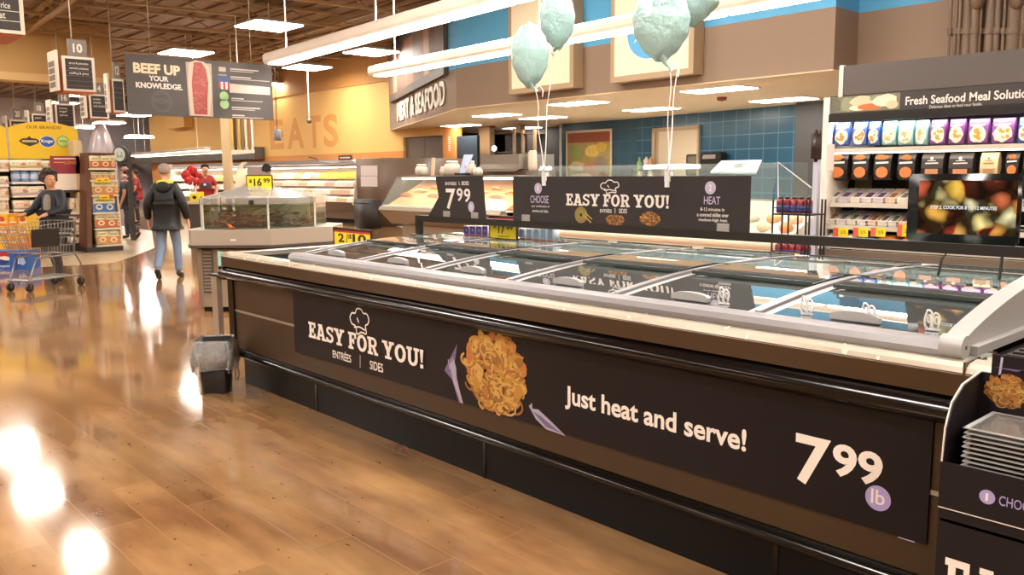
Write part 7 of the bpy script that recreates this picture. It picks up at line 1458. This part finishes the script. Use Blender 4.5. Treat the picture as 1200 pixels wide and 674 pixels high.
walk = dict(head=(0, .02, 1.62), ell=(-.27, -.06, 1.13), elr=(.27, -.03, 1.13), wrl=(-.29, .03, .90), wrr=(.29, .06, .90), knl=(-.10, -.02, .50), anl=(-.10, -.27, .155), tol=(-.10, -.20, .04), knr=(.10, .09, .50), anr=(.10, .10, .085), tor=(.10, .23, .035))
mp = onZ(200, 326, 0)
person('man walking away in a black jacket with a lime hood and blue jeans', (mp[0], mp[1], 0), atan2(FH[1], FH[0])-pi/2+.06, .955, skin2, walk,
       dict(name='jacket', mat=M('black_jacket', '#100f0f', .55, var=.15, vs=8), hem=.76), M('washed_denim', '#73839c', .7, var=.15, vs=6), M('dark_shoe', '#2a2320', .5), dict(mat=M('grey_cropped_hair', '#9a8d80', .8), s=1.0), hood=M('lime_hood', '#c3cf3a', .6))
# shopping cart
hd_ = R0*(-.32)-FH*.95; hd_[2] = 0; hd_ /= np.linalg.norm(hd_); cpos = onZ(50, 338, 0); crot = atan2(hd_[1], hd_[0])     # +X of the cart = push direction
wire = M('cart_wire_chrome', '#8f8a84', .3, metal=.8); cdk = M('cart_dark_plastic', '#221d1b', .4); ctan = M('cart_beige_plastic', '#b3a58e', .45)
ct = thing('shopping_cart', 'wire shopping cart with a dark board on its side pushed by the boy', 'shopping cart', (cpos[0], cpos[1], 0), None, crot); ct.scale = (.88, .88, .93)
def Lk(x, y, z): return (x, y, z)
mb = MB(); x0, x1, xt0, xt1, hb, hf, zb, zt = -.38, .42, -.45, .55, .27, .20, .50, .97
def side(y_s, u, v): # u along, v up
    xb = x0+(x1-x0)*u; xt = xt0+(xt1-xt0)*u; yb_ = (hb+(hf-hb)*u)*.88; yt_ = hb+(hf-hb)*u+.02
    return (xb+(xt-xb)*v, y_s*(yb_+(yt_-yb_)*v), zb+.05*u+(zt-.07*u-zb-.05*u)*v)
for s in (-1, 1):
    for k in range(17): mb.tube([side(s, k/16, 0), side(s, k/16, 1)], .0045, wire, 5)
    for v in (0, .25, .5, .75, 1): mb.tube([side(s, 0, v), side(s, 1, v)], .006 if v in (0, 1) else .0045, wire, 5)
for k in range(9):
    f = -1+2*k/8
    for u in (0, 1):
        a = side(1, u, 0); b = side(1, u, 1); mb.tube([(a[0], a[1]*f, a[2]), (b[0], b[1]*f, b[2])], .0045, wire, 5)
    a = side(1, 0, 0); b = side(1, 1, 0); mb.tube([(a[0], a[1]*f, a[2]), (b[0], b[1]*f, b[2])], .0045, wire, 5)
for v in (0, .25, .5, .75, 1):
    for u in (0, 1): a = side(1, u, v); mb.tube([a, (a[0], -a[1], a[2])], .006, wire, 5)
mb.build('basket', ct, local=True)
mb = MB(); mb.tube([(-.50, -.27, 1.0), (-.56, -.27, 1.04), (-.56, .27, 1.04), (-.50, .27, 1.0)], .016, cdk, 8); mb.build('handle', ct, local=True)
for s in (-1, 1):
    mb = MB(); mb.tube([(-.45, s*.27, .98), (-.40, s*.26, .50), (-.50, s*.27, .34), (-.48, s*.27, .14)], .013, wire, 8); mb.tube([(-.42, s*.26, .48), (.25, s*.2, .47), (.38, s*.19, .18), (.40, s*.19, .14)], .013, wire, 8); mb.tube([(-.48, s*.27, .16), (.40, s*.19, .16)], .012, wire, 8); mb.build('frame', ct, local=True)
mb = MB()
for k in range(9): f = -1+2*k/8; mb.tube([(-.46, .27*f, .165), (.40, .19*f, .165)], .006, wire, 5)
mb.tube([(.42, -.2, .16), (.42, .2, .16)], .014, wire, 7); mb.build('lower_rack', ct, local=True)
for x, s, w_ in ((.40, 1, .19), (.40, -1, .19), (-.48, 1, .27), (-.48, -1, .27)):
    mb = MB(); bm = bmesh.new(); bmesh.ops.create_cone(bm, cap_ends=True, segments=18, radius1=.06, radius2=.06, depth=.035); mb.bm(bm, cdk, False, Matrix.Translation((x, s*w_, .06)) @ Matrix.Rotation(pi/2, 4, 'X')); mb.box((x-.01, s*w_-.03, .05), (x+.01, s*w_+.03, .15), wire); mb.build('wheel', ct, local=True)
mb = MB(); c0 = side(1, 0, .0)
mb.hexa([(-.10, .285, .62), (.36, .245, .63), (.36, .255, .63), (-.10, .295, .62), (-.10, .300, .88), (.36, .262, .88), (.36, .272, .88), (-.10, .31, .88)], cdk); mb.build('side_board', ct, local=True)
mb = MB(); mb.hexa([(-.42, -.24, .78), (-.26, -.24, .78), (-.26, .24, .78), (-.42, .24, .78), (-.42, -.24, .79), (-.26, -.24, .79), (-.26, .24, .79), (-.42, .24, .79)], ctan); mb.box((-.47, -.22, .86), (-.455, .22, 1.0), cdk); mb.box((-.476, -.15, .89), (-.47, .05, .97), M('cart_card_blue', '#7fa3c0', .5)); mb.build('child_seat', ct, local=True)
# boy pushing it
bp_ = onZ(69, 329.5, 0); brot = crot-pi/2
fr_ = R0*.9-FH*.45; ang = atan2(fr_[1], fr_[0])-(brot+pi/2)
while ang < -pi: ang += 2*pi
while ang > pi: ang -= 2*pi
push = dict(head=(0, .03, 1.62), ell=(-.28, .10, 1.16), elr=(.28, .10, 1.16), wrl=(-.22, .34, 1.09), wrr=(.22, .34, 1.09), knl=(-.09, .08, .50), anl=(-.09, .04, .085), tol=(-.09, .18, .035), knr=(.09, .0, .50), anr=(.09, -.12, .10), tor=(.09, .02, .035))
person('boy with dark tousled hair and an open navy jacket looking aside while pushing the cart', bp_, brot, .90, skin1, push, dict(name='jacket', mat=M('navy_jacket', '#161924', .6, var=.1, vs=8), hem=.80), M('charcoal_trousers', '#4a4340', .7, var=.1, vs=6), M('dark_shoe'),
       dict(mat=M('dark_brown_hair', '#35231c', .6, var=.3, vs=30, bump=.5), s=1.42, long=True), head_turn=max(-1.3, min(1.3, ang)), open_front=M('grey_tee', '#8a8178', .7))
# shop worker in red, far shoppers, person behind the end display
stand = dict(head=(0, .03, 1.62), ell=(-.26, .02, 1.14), elr=(.26, .05, 1.14), wrl=(-.22, .18, .95), wrr=(.24, .16, .95), knl=(-.09, .02, .50), anl=(-.09, 0, .085), tol=(-.10, .14, .035), knr=(.09, .02, .50), anr=(.09, 0, .085), tor=(.10, .14, .035))
q = atD(242, 230, 22.0); tow = atan2(-FH[1], -FH[0])-pi/2
person('shop worker in a red shirt and dark apron behind the dark table', (q[0], q[1], 0), tow+.3, 1.02, skin2, stand, dict(name='shirt', mat=M('red_work_shirt', '#a8252b', .6), short=True, hem=.85), M('black_trousers', '#25201f', .7), M('dark_shoe'), dict(mat=M('black_cap', '#1f1a19', .6), s=1.08), apron=M('slate_apron', '#3d3c44', .6))
q = atD(160, 226, 27.0)
person('distant shopper in a dark red shirt right of the coffee sign', (q[0], q[1], 0), tow-1.2, .98, skin1, stand, dict(name='shirt', mat=M('dark_red_shirt', '#96262c', .6), short=True, hem=.85), M('black_trousers'), M('dark_shoe'), dict(mat=M('black_cap'), s=1.05))
q = onZ(146, 281, 0); q = q+SF*.3
side_w = dict(walk); lft = atan2(-R0[1], -R0[0])-pi/2
person('person in navy clothes mostly hidden behind the brown end display, one leg trailing', (q[0], q[1], 0), lft, .97, skin1, side_w, dict(name='shirt', mat=M('navy_shirt', '#23263a', .6), hem=.85, short=True), M('slate_trousers', '#3a3b45', .7), M('dark_shoe'), dict(mat=M('dark_brown_hair'), s=1.05))
